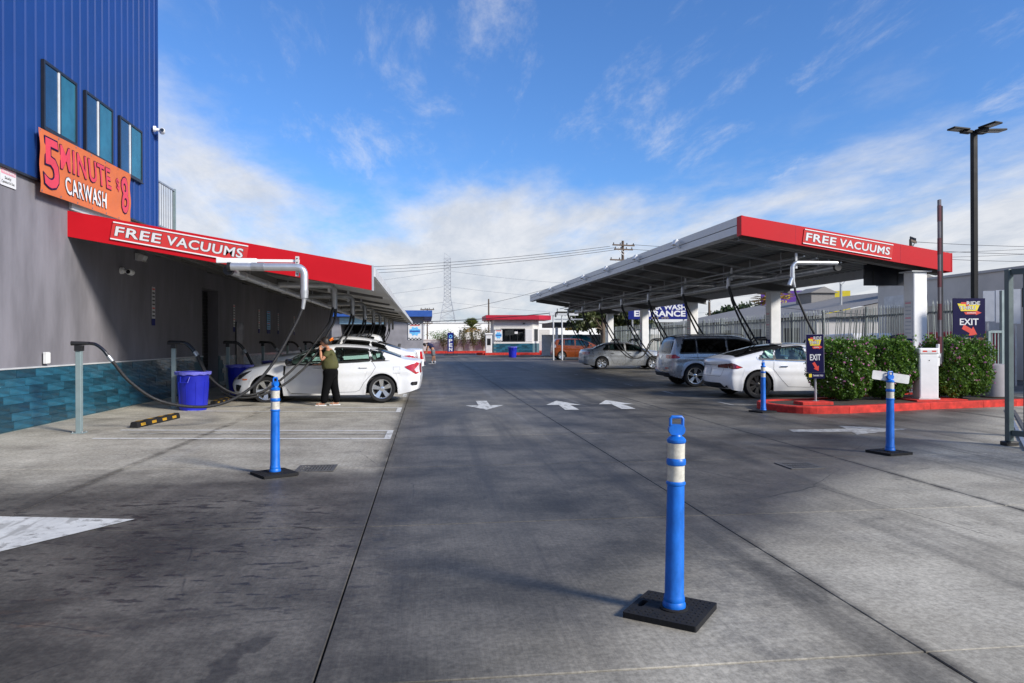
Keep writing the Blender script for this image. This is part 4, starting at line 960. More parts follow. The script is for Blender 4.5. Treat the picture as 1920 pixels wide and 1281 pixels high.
for k in range(16):
    y = 1.1 + k * 1.93
    MB().beam((x0 + 0.15, y, zr(x0) - 0.43), (12.1, y, zr(12.1) - 0.43), 0.05, 0.05).build('tie_bar', 'galv', rc)
for k in range(4):
    MB().tube([(9.9 + 0.35 * k, 0.5, 3.72 - 0.05 * k), (9.9 + 0.35 * k, LEN - 0.5, 3.72 - 0.05 * k)], 0.025, 8).build('conduit', 'galv', rc, 40)
for k in range(16): MB().cyl((10.6, 1.0 + 1.95 * k, 3.5), (10.6, 1.0 + 1.95 * k, zr(10.6) - 0.12), 0.014, n=6).build('hanger', 'galv', rc)
for k in range(7):     # flood lights along the eaves
    y = 4.1 + k * 3.9; f = part('flood_light', rc, (x0 - 0.03, y, zr(x0) - 0.13))
    MB().cyl((0.02, 0, -0.16), (-0.06, 0, -0.10), 0.03, n=10).build('knuckle', 'white', f, 40)
    MB().box((-0.13, 0, -0.0), (0.10, 0.26, 0.18), Matrix.Rotation(0.5, 3, 'Y')).build('head', 'white', f, bevel=0.015)
free_vacuums(Matrix.Translation((0, 17.0, 0)) @ Matrix.Rotation(rot, 4, 'Z') @ Vector((10.82, -0.012, zr(10.82) - 0.245)), -math.atan(0.1475), 2.52, 0.38, 'red FREE VACUUMS sign on the right canopy front', rot)
t = thing('hanging_panel', 'dark brown metal panel hanging under the right canopy beside its first column', 'panel', (13.2, 18.6, 3.05), R(-4))
MB().b6(-1.05, 0.75, 0, 0.04, -0.02, 0.75).build('sheet', 'trim_dark', t); MB().b6(-1.07, 0.77, -0.02, -0.002, 0.72, 0.76).build('top_rail', 'black', t)
for k in range(3): MB().b6(-0.8 + 0.7 * k, -0.77 + 0.7 * k, -0.015, -0.001, 0.0, 0.72).build('stiffener', 'black', t)

# right main pipe and vacuum stations
Mr = Matrix.Translation((0, 17.0, 0)) @ Matrix.Rotation(rot, 4, 'Z')
vp = thing('vacuum_pipe', 'long grey vacuum main pipe under the right canopy', 'pipe', Mr @ Vector((10.75, 0.4, 3.42)), rot)
MB().tube([(0, 0, 0), (0, 29.5, 0)], 0.085, 14).build('pipe', 'galv', vp, 40)
for k in range(14): MB().cyl((0, 0.8 + 2.1 * k, 0), (0, 0.92 + 2.1 * k, 0), 0.094, n=14).build('coupling', 'steel_paint', vp, 40)
MB().cyl((0, -0.08, 0), (0, 0.02, 0), 0.095, n=14).build('end_cap', 'black', vp, 40)
for k in range(9):
    y = 0.25 + 3.72 * k
    t = thing('vacuum_station', ('bright metal vacuum pipe with single black hose under the right canopy front' if k == 0 else 'pair of black vacuum hoses hanging under the right canopy, %s from the camera' % ORD[k]), 'vacuum hose', Mr @ Vector((9.42, y, 0)), rot, 'vacuum hoses under the right canopy')
    z0 = 3.52 if k < 8 else 3.45; m = 'alu' if k == 0 else 'galv'
    arc = arcpts((0.14, 0, z0 - 0.14), 0.14, PI / 2, PI, 6, (1, 0, 0), (0, 0, 1))
    MB().tube([(1.25, 0, z0)] + arc + [(0, 0, 3.22)], 0.058, 14).build('pipe', m, t, 40)
    MB().b6(0.10, 0.15, 0.02, 0.06, z0 - 0.15, z0 + 0.25).build('strap', 'steel_paint', t)
    MB().cyl((0, 0, 3.24), (0, 0, 3.12), 0.062, n=14).build('cuff', m, t, 40)
    if k < 8:
        for s in range(1 if k == 0 else 2):
            o = 0.0 if k == 0 else -0.05 + 0.1 * s; ox = 0.22 * s
            MB().tube([(0, o * 0.4, 3.18), (0.02 + ox * 0.25, o, 3.02), (0.06 + ox * 0.4, o, 2.88)], [0.055, 0.045, 0.034], 10).build('splitter', m if k == 0 else 'black', t, 40)
            e = nozzle(t, (3.28, 0.35 + 0.3 * s, 1.62), (-1, 0, 0))
            hose(t, [(0.06 + ox * 0.4, o, 2.9), (0.12 + ox * 0.55, o, 2.65), (0.50 + ox, o, 1.85), (1.05 + ox, o + 0.05, 1.05), (1.65 + ox, o + 0.12, 0.62), (2.4, 0.3, 0.72), tuple(e)], 0.03)
        if k == 0:
            MB().tube([(0, 0, 3.16), (-0.05, 0, 3.05), (-0.09, 0, 2.93)], [0.05, 0.055, 0.065], 12).build('open_branch', 'alu', t, 40)
        MB().b6(3.2, 3.36, 0.2, 0.8, 1.5, 1.58).build('nozzle_rack', 'black', t)
        MB().b6(3.25, 3.31, 0.45, 0.51, 0, 1.5).build('rack_post', 'post_green', t)
# column notices
for k, y in enumerate(colY[:4]):
    b = board('notice_sign', 'tall white and blue notice on the right canopy column, %s from the camera' % ORD[k], 'sign', Mr @ Vector((CXr - 0.208, y, 1.95)), rot - PI / 2, group='notices on the canopy columns')
    flat(rect(0, 0.1, 0.3, 1.0), 0, 0.006).build('panel', 'letter_white', b)
    flat(rect(0, -0.52, 0.3, 0.22), 0, 0.006).build('foot_panel', 'sign_blue', b)
    for q in range(9): flat(rect(0, 0.54 - 0.1 * q, 0.22, 0.035), 0.006, 0.008).build('print_line', 'pink_lt' if q in (0, 4) else 'steel_edge', b)
    flat(rect(0, -0.52, 0.05, 0.12), 0.006, 0.008).build('foot_print', 'letter_white', b)

# ================================================================== steel fence on the right
FX = 15.5
fn = thing('steel_fence', 'grey steel picket fence behind the right canopy with some leaning pickets', 'fence', (FX, 19, 0))
pk = MB().b6(-0.011, 0.011, -0.011, 0.011, 0.08, 2.62); pk.add([(-0.011, -0.011, 2.62), (0.011, -0.011, 2.62), (0.0, 0.0, 2.74)], [(0, 1, 2)]); pkm = pk.mesh('picket', 'fence')
def lean(y):     # sections pushed out of true by vehicles
    if 4.4 < y < 9.2: return 0.10 * math.sin((y - 4.4) / 4.8 * PI) * (1 if y < 7 else -1.0) + 0.05
    if 0 < y < 3: return -0.05
    return 0.0
npk = 292; pitch = 42.0 / npk; rn = random.Random(4)
for k in range(npk):
    y = k * pitch; o = link('picket', pkm, fn, (rn.gauss(0, 0.004), y, 0))
    o.rotation_euler = (lean(y) + rn.gauss(0, 0.006), rn.gauss(0, 0.01), rn.gauss(0, 0.1))
for k in range(18):
    y = k * 2.47
    o = MB().b6(-0.04, 0.04, -0.04, 0.04, 0, 2.70).build('post', 'fence', fn, loc=(0.03, y, 0)); o.rotation_euler.x = lean(y)
    if k < 17:
        for z in (0.25, 2.35): MB().b6(0.014, 0.05, y + 0.04, y + 2.43, z - 0.03, z + 0.03).build('rail', 'fence', fn)
# short return of the fence to the gate, by the EXIT sign
f2 = thing('steel_fence', 'short rusty picket fence panel behind the large EXIT sign', 'fence', (14.0, 17.25, 0))
a, b_ = Vector((0, 0)), Vector((1.5, 1.75))
for k in range(14):
    p = a.lerp(b_, k / 13); MB().b6(-0.012, 0.012, -0.012, 0.012, 0.05, 2.6).build('picket', 'fence', f2, loc=(p.x, p.y, 0))
for z in (0.3, 2.3): MB().beam((0, 0.03, z), (1.5, 1.78, z), 0.03, 0.05).build('rail', 'fence', f2)
# gate frame by the kerb end
g1 = thing('gate_leaf', 'pale green steel gate leaf standing at the end of the red kerb', 'gate', (13.75, 16.1, 0.0), R(8))
for x in (0.0, 0.42): MB().b6(x - 0.035, x + 0.035, -0.035, 0.035, 0.12, 1.72 if x == 0 else 2.72).build('stile', 'post_green', g1)
for z in (0.22, 1.70): MB().b6(0.035, 0.385, -0.03, 0.03, z - 0.03, z + 0.03).build('rail', 'post_green', g1)
for x in (0.10, 0.2, 0.3): MB().b6(x - 0.012, x + 0.012, -0.012, 0.012, 0.25, 1.67).build('picket', 'post_green', g1)
# sliding gate: near end post, track and picketed leaf running out of the frame to the right
g2 = thing('sliding_gate', 'dark green sliding gate with end post at the right edge of the yard', 'gate', (8.22, 9.25, 0))
MB().b6(-0.04, 0.04, -0.04, 0.04, 0.06, 2.5).build('end_post', 'gate_green', g2, bevel=0.006)
MB().b6(-0.10, 0.10, -0.06, 0.06, 0.0, 0.06).build('wheel_box', 'black', g2, bevel=0.01)
d_ = Vector((0.42, -1.0)).normalized()
MB().beam((0.02, -0.04, 2.46), (d_.x * 7, d_.y * 7, 2.46), 0.06, 0.08).build('top_rail', 'gate_green', g2)
MB().beam((0.02, -0.04, 0.18), (d_.x * 7, d_.y * 7, 0.18), 0.06, 0.08).build('bottom_rail', 'gate_green', g2)
for k in range(46): MB().b6(-0.013, 0.013, -0.013, 0.013, 0.2, 2.45).build('picket', 'gate_green', g2, loc=(d_.x * (0.2 + 0.145 * k), d_.y * (0.2 + 0.145 * k), 0))
g3 = thing('gate_post', 'dark green gate guide post with black latch at the right frame edge', 'post', (9.35, 9.95, 0))
MB().b6(-0.05, 0.05, -0.05, 0.05, 0, 2.25).build('post', 'gate_green', g3, bevel=0.006); MB().b6(-0.20, -0.05, -0.05, 0.05, 1.45, 1.6).build('latch', 'black', g3, bevel=0.01)
MB().b6(-0.24, -0.05, -0.06, 0.06, 2.0, 2.3).build('guide_block', 'black', g3, bevel=0.01)
t = thing('gate_track', 'steel gate track set in the ground at the right', 'track', (12.3, 13.9, 0.006))
MB().beam((0, 0, 0.008), (-4.3, -5.2, 0.008), 0.05, 0.016).build('rail', 'galv', t); MB().beam((0.09, -0.07, 0.003), (-4.21, -5.27, 0.003), 0.06, 0.006).build('bed', 'drain', t)

# ================================================================== right background
t = thing('block_building', 'grey painted block building beyond the fence at the right', 'building', (22, 24, 0))
MB().b6(0, 16, -22, 8.7, -0.05, 4.15).build('wall', 'cmu', t); MB().b6(-0.06, 16, -22.05, 8.76, 4.15, 4.25).build('coping', 'cmu2', t)
MB().b6(-0.02, -0.001, 2.6, 8.0, 1.5, 3.0).build('repainted_patch', 'beige', t); MB().b6(-0.025, -0.002, 5.2, 8.2, 3.02, 3.6).build('repainted_patch', 'white_dirty', t)
MB().b6(-0.03, -0.003, 0.5, 2.2, 0, 2.4).build('door', 'steel_paint', t)
pl = t
t = thing('leaning_panel', 'grey corrugated panel standing above the fence beside the lamp post', 'panel', (18.6, 21.2, 2.55), R(-20))
for k in range(3): MB().b6(-0.55 + 0.36 * k, -0.2 + 0.36 * k, -0.01 * k, 0.03 - 0.01 * k, -0.45 - 0.04 * k, 0.55 + 0.02 * k).build('sheet', 'steel_edge', t)
for x in (-0.4, 0.4): MB().b6(x - 0.03, x + 0.03, 0.032, 0.09, -2.55, 0.4).build('prop', 'galv', t)
t = thing('warehouse', 'long low grey warehouse with shingled roof beyond the fence', 'building', (29, 52, 0))
MB().b6(-6, 20, -12, 16, -0.05, 3.0).build('wall', 'cmu2', t)
vs = [(-6.4, -12.4, 2.95), (-6.4, 16.4, 2.95), (4, 16.4, 5.0), (4, -12.4, 5.0), (20, -12.4, 5.0), (20, 16.4, 5.0)]
rf = MB().add(vs, [(0, 3, 2, 1), (3, 4, 5, 2)]); rf.add([(-6.4, -12.4, 2.9), (4, -12.4, 4.95), (4, -12.4, 2.9)], [(0, 1, 2)]); rf.build('roof', 'roofing', t)
for x, y in ((2, -9), (2.5, 3)):
    v = MB().b6(x - 1.0, x + 1.0, y - 1.2, y + 1.2, 4.5, 5.3); v.add([(x - 1.2, y - 1.4, 5.3), (x + 1.2, y - 1.4, 5.3), (x + 1.2, y + 1.4, 5.3), (x - 1.2, y + 1.4, 5.3), (x, y - 1.4, 5.8), (x, y + 1.4, 5.8)], [(0, 3, 5, 4), (1, 4, 5, 2), (0, 4, 1), (3, 2, 5)]); v.build('roof_vent', 'roofing', t)
for k in range(4): MB().b6(-6.03, -6.001, -10 + 5 * k, -8 + 5 * k, 0.9, 2.3).build('window', 'trim_dark', t)
# vehicles seen through the pickets
for nm, m, c, lab in (('parked_van', 'truck_red', (18.6, 24.3), 'red van parked behind the picket fence near the first column'), ('parked_van', 'white', (18.8, 30.5), 'white van parked behind the picket fence near the second column')):
    t = thing(nm, lab, 'van', (c[0], c[1], 0), R(90))
    prof = [(-2.3, 0.35), (2.2, 0.35), (2.35, 0.55), (2.3, 0.95), (1.5, 1.15), (0.9, 1.75), (-2.15, 1.8), (-2.3, 1.2)]
    MB().prism(prof, lambda a, b, h: (a, h, b), -0.9, 0.9).build('body', m, t, bevel=0.06)
    for s in (-1, 1):
        MB().prism([(-0.2, 1.15), (1.3, 1.15), (0.8, 1.65), (-0.2, 1.68)], lambda a, b, h: (a, h, b), s * 0.895, s * 0.905).build('window', 'glass_black', t)
        for x in (-1.4, 1.4):
            MB().cyl((x, s * 0.72, 0.34), (x, s * 0.92, 0.34), 0.34, n=20).build('wheel', 'tyre', t, 40)
# entrance sign on two posts
b = board('entrance_sign', 'navy CAR WASH ENTRANCE sign on posts beyond the right canopy', 'sign', (15.8, 47.5, 3.55), R(-2), R(0))
flat(rect(0, 0, 4.2, 1.12), -0.03, 0.01).build('panel', 'sign_blue', b)
text('CAR WASH', 'letter_white', b, 'lettering', 2.75, 0.33, (0.55, 0.27, 0.012), 0.03, 0.004); text('ENTRANCE', 'letter_white', b, 'lettering', 3.55, 0.38, (0.1, -0.17, 0.012), 0.035, 0.004)
flat(rect(-1.55, 0.29, 0.4, 0.3), 0.01, 0.014).build('emblem', 'sign_yellow', b); flat(rect(-1.55, 0.24, 0.34, 0.1), 0.014, 0.018).build('emblem_band', 'sign_rd', b)
text('<<<  <<<', 'sign_yellow', b, 'arrow_row', 1.2, 0.07, (0.1, -0.47, 0.012))
for x in (-1.8, 1.8): MB().cyl((x, 0.4, -0.1), (x, -3.55, -0.1), 0.06, n=10).build('post', 'galv', b, 40)

# utility poles and wires
def pole(label, c, h, arms, yaw=0.0, m='wood', r=0.14, ins=True):
    t = thing('utility_pole', label, 'utility pole', c, yaw)
    MB().cyl((0, 0, 0), (0, 0, h), r, r * 0.7, 10).build('pole', m, t, 40)
    for z, w_ in arms:
        a = part('crossarm', t, (0, -r, h - z)); MB().b6(-w_ / 2, w_ / 2, -0.06, 0.06, -0.07, 0.07).build('beam', m, a)
        if ins:
            for q in range(4):
                x = -w_ / 2 + 0.12 + (w_ - 0.24) * q / 3
                MB().lathe([(0.03, 0.07), (0.07, 0.12), (0.04, 0.16), (0.07, 0.2), (0.03, 0.26)], 8, (x, 0, 0)).build('insulator', 'trim_dark', a)
        for s in (-1, 1): MB().beam((s * w_ * 0.3, 0.0, -0.07), (0, 0.02, -w_ * 0.28), 0.05, 0.05).build('brace', 'galv', a)
    return t
pole('large wooden utility pole with double crossarms above the right canopy', (21.0, 75, 0), 12.3, ((0.5, 2.6), (0.95, 2.2), (2.1, 3.2)), 0.2, r=0.2)
pole('slim wooden utility pole standing behind the ticket booth', (9.7, 112, 0), 8.2, ((3.6, 1.6),), 0.0, r=0.16)
pole('utility pole with two short crossarms over the right canopy end', (30.5, 42, 0), 7.9, ((0.15, 1.3), (1.2, 1.3)), 0.7, r=0.13)
pole('slim utility pole with lamp arm behind the canopy second bay', (27.0, 44, 0), 5.9, ((0.25, 1.8),), 0.1, m='galv', r=0.11, ins=False)
pole('distant wooden pole with crossarm beside the blue roofed building', (0.1, 105, 0), 6.4, ((0.2, 2.0), (2.2, 1.6)), 0.0, r=0.12)
pole('distant wooden pole seen between the second and third canopy columns', (31.5, 77, 0), 8.0, ((0.6, 2.4), (1.6, 2.0)), 0.0, r=0.16)
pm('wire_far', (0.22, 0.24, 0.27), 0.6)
def wire(label, p0, p1, sag, r=0.022, m='wire'):
    p0 = Vector(p0); p1 = Vector(p1); pts = [p0.lerp(p1, k / 24) - Vector((0, 0, sag * 4 * (k / 24) * (1 - k / 24))) for k in range(25)]
    tag(MB().tube(pts, r, 5).build('power_line', m), label, 'power line', 'overhead power lines')
for q in range(3): wire(('top', 'middle', 'bottom')[q] + ' one of three overhead wires running left from the double crossarm pole', (19.6 + 0.5 * q, 75, 11.7 - 0.16 * q), (-34, 92 + 2 * q, 10.9 - 0.35 * q), 1.2)
for q in range(2): wire(('upper', 'lower')[q] + ' overhead wire running right from the double crossarm pole', (22.0, 75, 11.9 - 0.5 * q), (75, 78, 12.6 - 0.6 * q), 0.8)
wire('thick black cable dropping left from the gantry at the right canopy end', (10.1, 56.0, 3.78), (-6, 75, 3.55), 0.25, 0.03)
wire('thin overhead wire crossing from the left canopy to the right canopy end', (20.6, 75.0, 9.6), (-6, 100, 4.6), 1.0, 0.02)
for q in range(3): wire(('top', 'middle', 'bottom')[q] + ' of three overhead wires at the right frame edge beside the lamp post', (30.4, 42, 7.75 - 0.5 * q), (62, 50, 9.3 - 0.55 * q), 0.4, 0.016)
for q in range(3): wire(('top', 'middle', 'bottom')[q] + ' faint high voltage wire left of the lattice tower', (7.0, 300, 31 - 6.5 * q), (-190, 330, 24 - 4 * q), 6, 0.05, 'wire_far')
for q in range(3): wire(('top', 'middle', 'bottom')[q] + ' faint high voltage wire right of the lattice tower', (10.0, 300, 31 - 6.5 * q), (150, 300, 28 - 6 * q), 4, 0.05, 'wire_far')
wire('low cable crossing behind the right canopy columns', (14.2, 30, 3.1), (34, 42, 2.9), 0.15, 0.016)

# lattice transmission tower
tw = thing('transmission_tower', 'tall grey steel lattice transmission tower in the distance', 'tower', (8.7, 300, 0))
def tww(z): return 1.35 if z > 20 else 1.35 + (20 - z) / 20 * 3.7
zs = [0, 4, 8, 11.5, 14.5, 17, 19, 20.5] + [22 + 1.6 * k for k in range(10)]
cor = lambda z, i: Vector(((-1 if i in (0, 3) else 1) * tww(z), (-1 if i < 2 else 1) * tww(z), z))
for i in range(4):
    leg = MB()
    for a, b_ in zip(zs[:-1], zs[1:]): leg.beam(cor(a, i), cor(b_, i), 0.18, 0.18)
    leg.build('leg', 'tower_steel', tw)
for a, b_ in zip(zs[:-1], zs[1:]):
    br = MB()
    for i in range(4):
        j = (i + 1) % 4; br.beam(cor(a, i), cor(b_, j), 0.09, 0.09); br.beam(cor(a, j), cor(b_, i), 0.09, 0.09); br.beam(cor(b_, i), cor(b_, j), 0.09, 0.09)
    br.build('bracing', 'tower_steel', tw)
pkb = MB(); pkb.beam((-1.35, -1.35, 36.4), (-1.2, 0, 38.6), 0.1, 0.1); pkb.beam((-1.35, 1.35, 36.4), (-1.2, 0, 38.6), 0.1, 0.1); pkb.beam((1.35, 0, 36.8), (-1.2, 0, 38.6), 0.1, 0.1); pkb.build('peak', 'tower_steel', tw)

# ================================================================== far end of the yard
t = thing('white_warehouse', 'long plain white warehouse on the horizon behind the booth', 'building', (20, 175, 0))
MB().b6(-20.5, 40, 0, 30, 0, 6.0).build('wall', 'white_bldg', t); MB().b6(-20.7, 40.2, -0.2, 30.2, 6.0, 6.3).build('parapet', 'white_dirty', t)
for k in range(6): MB().b6(-16 + 9 * k, -13 + 9 * k, -0.03, 0.0, 0, 3.2).build('dock_door', 'steel_paint', t)
t = thing('container_row', 'low grey row of sheds before the white warehouse', 'shed', (17, 150, 0))
MB().b6(-10, -2.5, 0, 5, 0, 3.9).build('shed', 'cmu', t); MB().b6(-0.5, 9, 0, 5, 0, 4.0).build('shed', 'cmu', t)
t = thing('boundary_wall', 'low grey wall along the far end of the yard behind shrubs', 'wall', (6, 94, 0))
MB().b6(-16, 4.5, 0, 0.25, 0, 1.72).build('wall', 'cmu2', t); MB().b6(-16.05, 4.5, -0.05, 0.3, 1.72, 1.82).build('coping', 'cmu', t)
MB().b6(4.5, 14, 0, 0.25, 0, 1.55).build('wall', 'cmu2', t)
t = thing('far_kerb', 'red painted kerb along the far wall', 'kerb', (6, 92, 0))
for k in range(9): MB().b6(-14 + 2.6 * k, -11.42 + 2.6 * k, 0, 1.9, 0, 0.3).build('kerbstone', 'kerb_red', t)
def shrub(label, c, h, w_, seed, m='leaf_shrub', n=420, cat='shrub', nm='shrub'):
    t = thing(nm, label, cat, c, 0, 'thin shrubs along the far wall'); rn = random.Random(seed); pts = []; st = MB()
    for k in range(9):
        a = rn.uniform(0, 6.28); q = w_ * rn.uniform(0.2, 0.55)
        tip = Vector((q * math.cos(a), q * math.sin(a), h * rn.uniform(0.65, 1.0)))
        st.tube([(0, 0, 0), tip * 0.5 + Vector((0, 0, h * 0.08)), tip], [0.03, 0.02, 0.008], 5)
        for _ in range(n // 9):
            f_ = rn.uniform(0.3, 1.05); p = tip * f_ + Vector((0, 0, h * 0.08)); pts.append((p.x + rn.gauss(0, w_ * 0.12), p.y + rn.gauss(0, w_ * 0.12), p.z + rn.gauss(0, h * 0.06)))
    leaves('foliage', m, t, pts, 0.11, 0.5, seed); st.build('stems', 'bark', t)
for k, (x, h, w_) in enumerate(((2.0, 2.0, 1.3), (3.35, 1.8, 1.1), (4.6, 2.6, 1.1), (5.9, 2.1, 1.2), (7.1, 2.2, 1.2), (7.9, 2.4, 1.5))):
    lab = ['leafy shrub by the far wall left of the OPEN sign', 'small shrub hidden half behind the OPEN sign', 'tall thin shrub by the far wall right of the OPEN sign', 'reddish shrub in the middle of the far wall', 'thin shrub second from the booth along the far wall', 'bushy shrub by the far wall closest to the booth'][k]
    shrub(lab, (x + 0.2, 93.2, 0.3), h * 1.15, w_ * 1.2, 30 + k)
shrub('low green hedge patch behind the far wall below the lattice tower', (2.0, 130, 1.0), 2.4, 5.0, 51, 'leaf_hedge', 900)
# palm
def palm(label, c, h, r, n, seed, m='leaf_palm', dry=True):
    t = thing('palm_tree', label, 'palm tree', c); rn = random.Random(seed)
    MB().tube([(0, 0, 0), (0.05, 0, h * 0.5), (0, 0, h)], [0.32, 0.24, 0.28], 10).build('trunk', 'bark', t, 50)
    fr_ = MB(); dy_ = MB()
    for k in range(n):
        a = 2.4 * k + rn.uniform(-0.2, 0.2); e = rn.uniform(-0.55, 1.3); tgt = dy_ if (e < -0.15 and dry) else fr_
        d = Vector((math.cos(a) * math.cos(e), math.sin(a) * math.cos(e), math.sin(e)))
        base = Vector((0, 0, h)); mid = base + d * r * 0.55
        side = d.cross(Vector((0, 0, 1))).normalized(); up_ = side.cross(d)
        for q in range(11):     # fan blades
            an = (q - 5) * 0.21; dd = d * math.cos(an) + side * math.sin(an); tip = mid + dd * r * 0.5 - Vector((0, 0, r * 0.10 * abs(an)))
            pr = side * math.cos(an) - d * math.sin(an)
            o = len(tgt.v); tgt.v += [tuple(mid - pr * 0.02 * r), tuple(mid + dd * r * 0.25 + pr * 0.035 * r), tuple(tip), tuple(mid + dd * r * 0.25 - pr * 0.035 * r)]; tgt.f.append((o, o + 1, o + 2, o + 3))
        tgt.tube([base, mid], 0.03 * r, 4)
    cr = part('crown', t)
    fr_.build('fronds', m, cr)
    if dy_.v: dy_.build('dry_fronds', 'leaf_dry', cr)
palm('small green palm tree before the white warehouse', (8.3, 133, 0), 4.1, 2.0, 46, 5)
palm('palm tree with dry yellow fronds behind the second column', (40.5, 80, 0), 6.4, 2.6, 40, 6, 'leaf_dry')
def tree(label, c, h, rx, rz, n, seed, m='leaf_tree', lf=0.24, th=0.4):
    t = thing('tree', label, 'tree', c); rn = random.Random(seed); cz = h - rz
    tr = MB().tube([(0, 0, 0), (0.1, 0, cz * 0.6), (0, 0.1, cz)], [0.3, 0.22, 0.14], 8); tr.build('trunk', 'bark', t, 50)
    pts = []; br = MB(); cl_ = []
    for k in range(16):
        d = Vector((rn.gauss(0, 1), rn.gauss(0, 1), rn.gauss(0.2, 0.8))).normalized(); s_ = rn.uniform(0.4, 0.95); p = Vector((d.x * rx * s_, d.y * rx * s_, cz + d.z * rz * s_)); cl_.append((p, rn.uniform(0.25, 0.45)))
        br.tube([(0, 0, cz * 0.7), (p.x * 0.5, p.y * 0.5, (cz * 0.75 + p.z) / 2), tuple(p)], [0.09, 0.06, 0.02], 5)
    for _ in range(n):
        p, s_ = rn.choice(cl_); pts.append((p.x + rn.gauss(0, s_ * rx * 0.5), p.y + rn.gauss(0, s_ * rx * 0.5), p.z + rn.gauss(0, s_ * rz * 0.45)))
    cr = part('crown', t); leaves('foliage', m, cr, pts, lf, 0.55, seed); br.build('branches', 'bark', cr)
tree('broad olive green tree behind the far end of the right canopy', (16.5, 66, 0), 5.6, 3.6, 1.9, 3600, 11)
tree('darker half of the tree mass beside the entrance sign', (19.8, 68, 0), 5.2, 2.6, 1.8, 2400, 12)
tree('dark round distant tree between two canopy columns', (60, 120, 0), 8.4, 2.8, 2.2, 1500, 13, 'leaf_dark', 0.35)
tree('dark spreading distant tree beside the distant pole', (47.5, 110, 0), 7.0, 2.4, 1.8, 1200, 14, 'leaf_dark', 0.35)
tree('dark distant tree next to the low warehouse roof', (52.0, 112, 0), 7.4, 3.2, 1.7, 1600, 15, 'leaf_dark', 0.35)
# low carport and yard clutter behind the far canopy end
t = thing('carport', 'dark flat roofed carport beyond the far canopy end', 'carport', (19, 70, 0))
MB().b6(-7, 6, -2, 4, 2.9, 3.35).build('roof', 'black', t)
for x in (-6.5, -2, 2, 5.5): MB().b6(x - 0.12, x + 0.12, -1.9, -1.66, 0, 2.9).build('post', 'steel_paint', t)
MB().b6(-7, 6, 4.0, 4.2, 0, 2.2).build('back_wall', 'white_dirty', t)
t = thing('yellow_boom', 'yellow pipe boom under the dark carport', 'pipe', (13.2, 66.5, 2.65)); MB().tube([(-0.2, 0, 0), (1.7, 0, 0)], 0.12, 10).build('pipe', 'yellow', t, 40); MB().cyl((0.8, 0, 0.1), (0.8, 0, 1.3), 0.04, n=6).build('hanger', 'galv', t)
t = thing('water_tank', 'bright cyan round tank behind the orange hatchback', 'tank', (15.6, 72, 0)); MB().lathe([(1.2, 0), (1.25, 1.3), (1.15, 1.75), (0.7, 2.05), (0.3, 2.12), (0, 2.13)], 24, caps=False).build('tank', 'cyan_tank', t, 40); MB().lathe([(0.3, 2.1), (0.3, 2.2), (0, 2.22)], 16, caps=False).build('lid', 'cyan_tank', t, 40)
t = thing('red_tank', 'dark red drum beside the white post behind the booth', 'tank', (13.6, 76, 0)); MB().lathe([(0.8, 0), (0.82, 1.6), (0.6, 1.95), (0, 2.0)], 20, caps=False).build('tank', 'truck_red', t, 40); MB().lathe([(0.85, 0.7), (0.87, 0.75), (0.85, 0.8)], 20, caps=False).build('band', 'black', t, 40)
t = thing('pipe_frame', 'white pipe gantry at the far end of the right canopy', 'gantry', (10.4, 56, 0))
for x in (-0.4, 0.3): MB().cyl((x, 0, 0), (x, 0, 3.7), 0.06, n=10).build('leg', 'steel_paint', t, 40)
MB().b6(-0.7, 1.6, -0.12, 0.12, 3.55, 3.8).build('head_beam', 'steel_paint', t); MB().b6(-0.3, 2.0, -0.05, 0.05, 3.2, 3.3).build('side_bar', 'galv', t)
# billboards far off
for lab, x, m, tx, tm, w_ in (('far purple billboard beside the second canopy column', 46.8, 'purple', 'STHING\nONG?', 'sign_yellow', 5.2), ('far yellow billboard next to the purple one', 53.0, 'sign_yellow', 'ER PHOOMO', 'black', 6.2)):
    b = board('billboard', lab, 'billboard', (x, 90, 6.6), R(-20)); flat(rect(0, 0, w_, 3.0), -0.2, 0.02).build('panel', m, b); text(tx, tm, b, 'lettering', w_ * 0.6, 1.2, (-w_ * 0.1, 0.3, 0.03), 0.02)
    MB().cyl((0, -1.4, -0.4), (0, -6.6, -0.4), 0.25, n=10).build('post', 'wood', b, 40)

# blue roofed wash tunnel at the far left
t = thing('wash_tunnel', 'grey wash tunnel building with flat blue roof band at the far left', 'building', (-5, 65, 0))
w_ = MB(); w_.b6(-10, -2.6, 0, 14, 0, 3.75); w_.b6(1.3, 4.65, 0, 14, 0, 3.75); w_.b6(-2.6, 1.3, 0, 14, 3.1, 3.75); w_.b6(-2.6, 1.3, 6, 14, 0, 3.1); w_.build('wall', 'stucco_low', t)
MB().b6(-10.5, 5.5, -0.9, 14.2, 3.752, 4.3).build('roof_band', 'roof_blue', t)
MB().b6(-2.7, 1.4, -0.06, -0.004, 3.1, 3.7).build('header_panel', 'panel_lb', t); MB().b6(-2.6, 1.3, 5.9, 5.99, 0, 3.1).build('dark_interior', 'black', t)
for k in range(3): MB().lathe([(0.1, 0.3), (0.42, 0.4), (0.42, 2.6), (0.1, 2.7)], 12, (-2 + 1.4 * k, 3, 0)).build('brush', 'black', t)
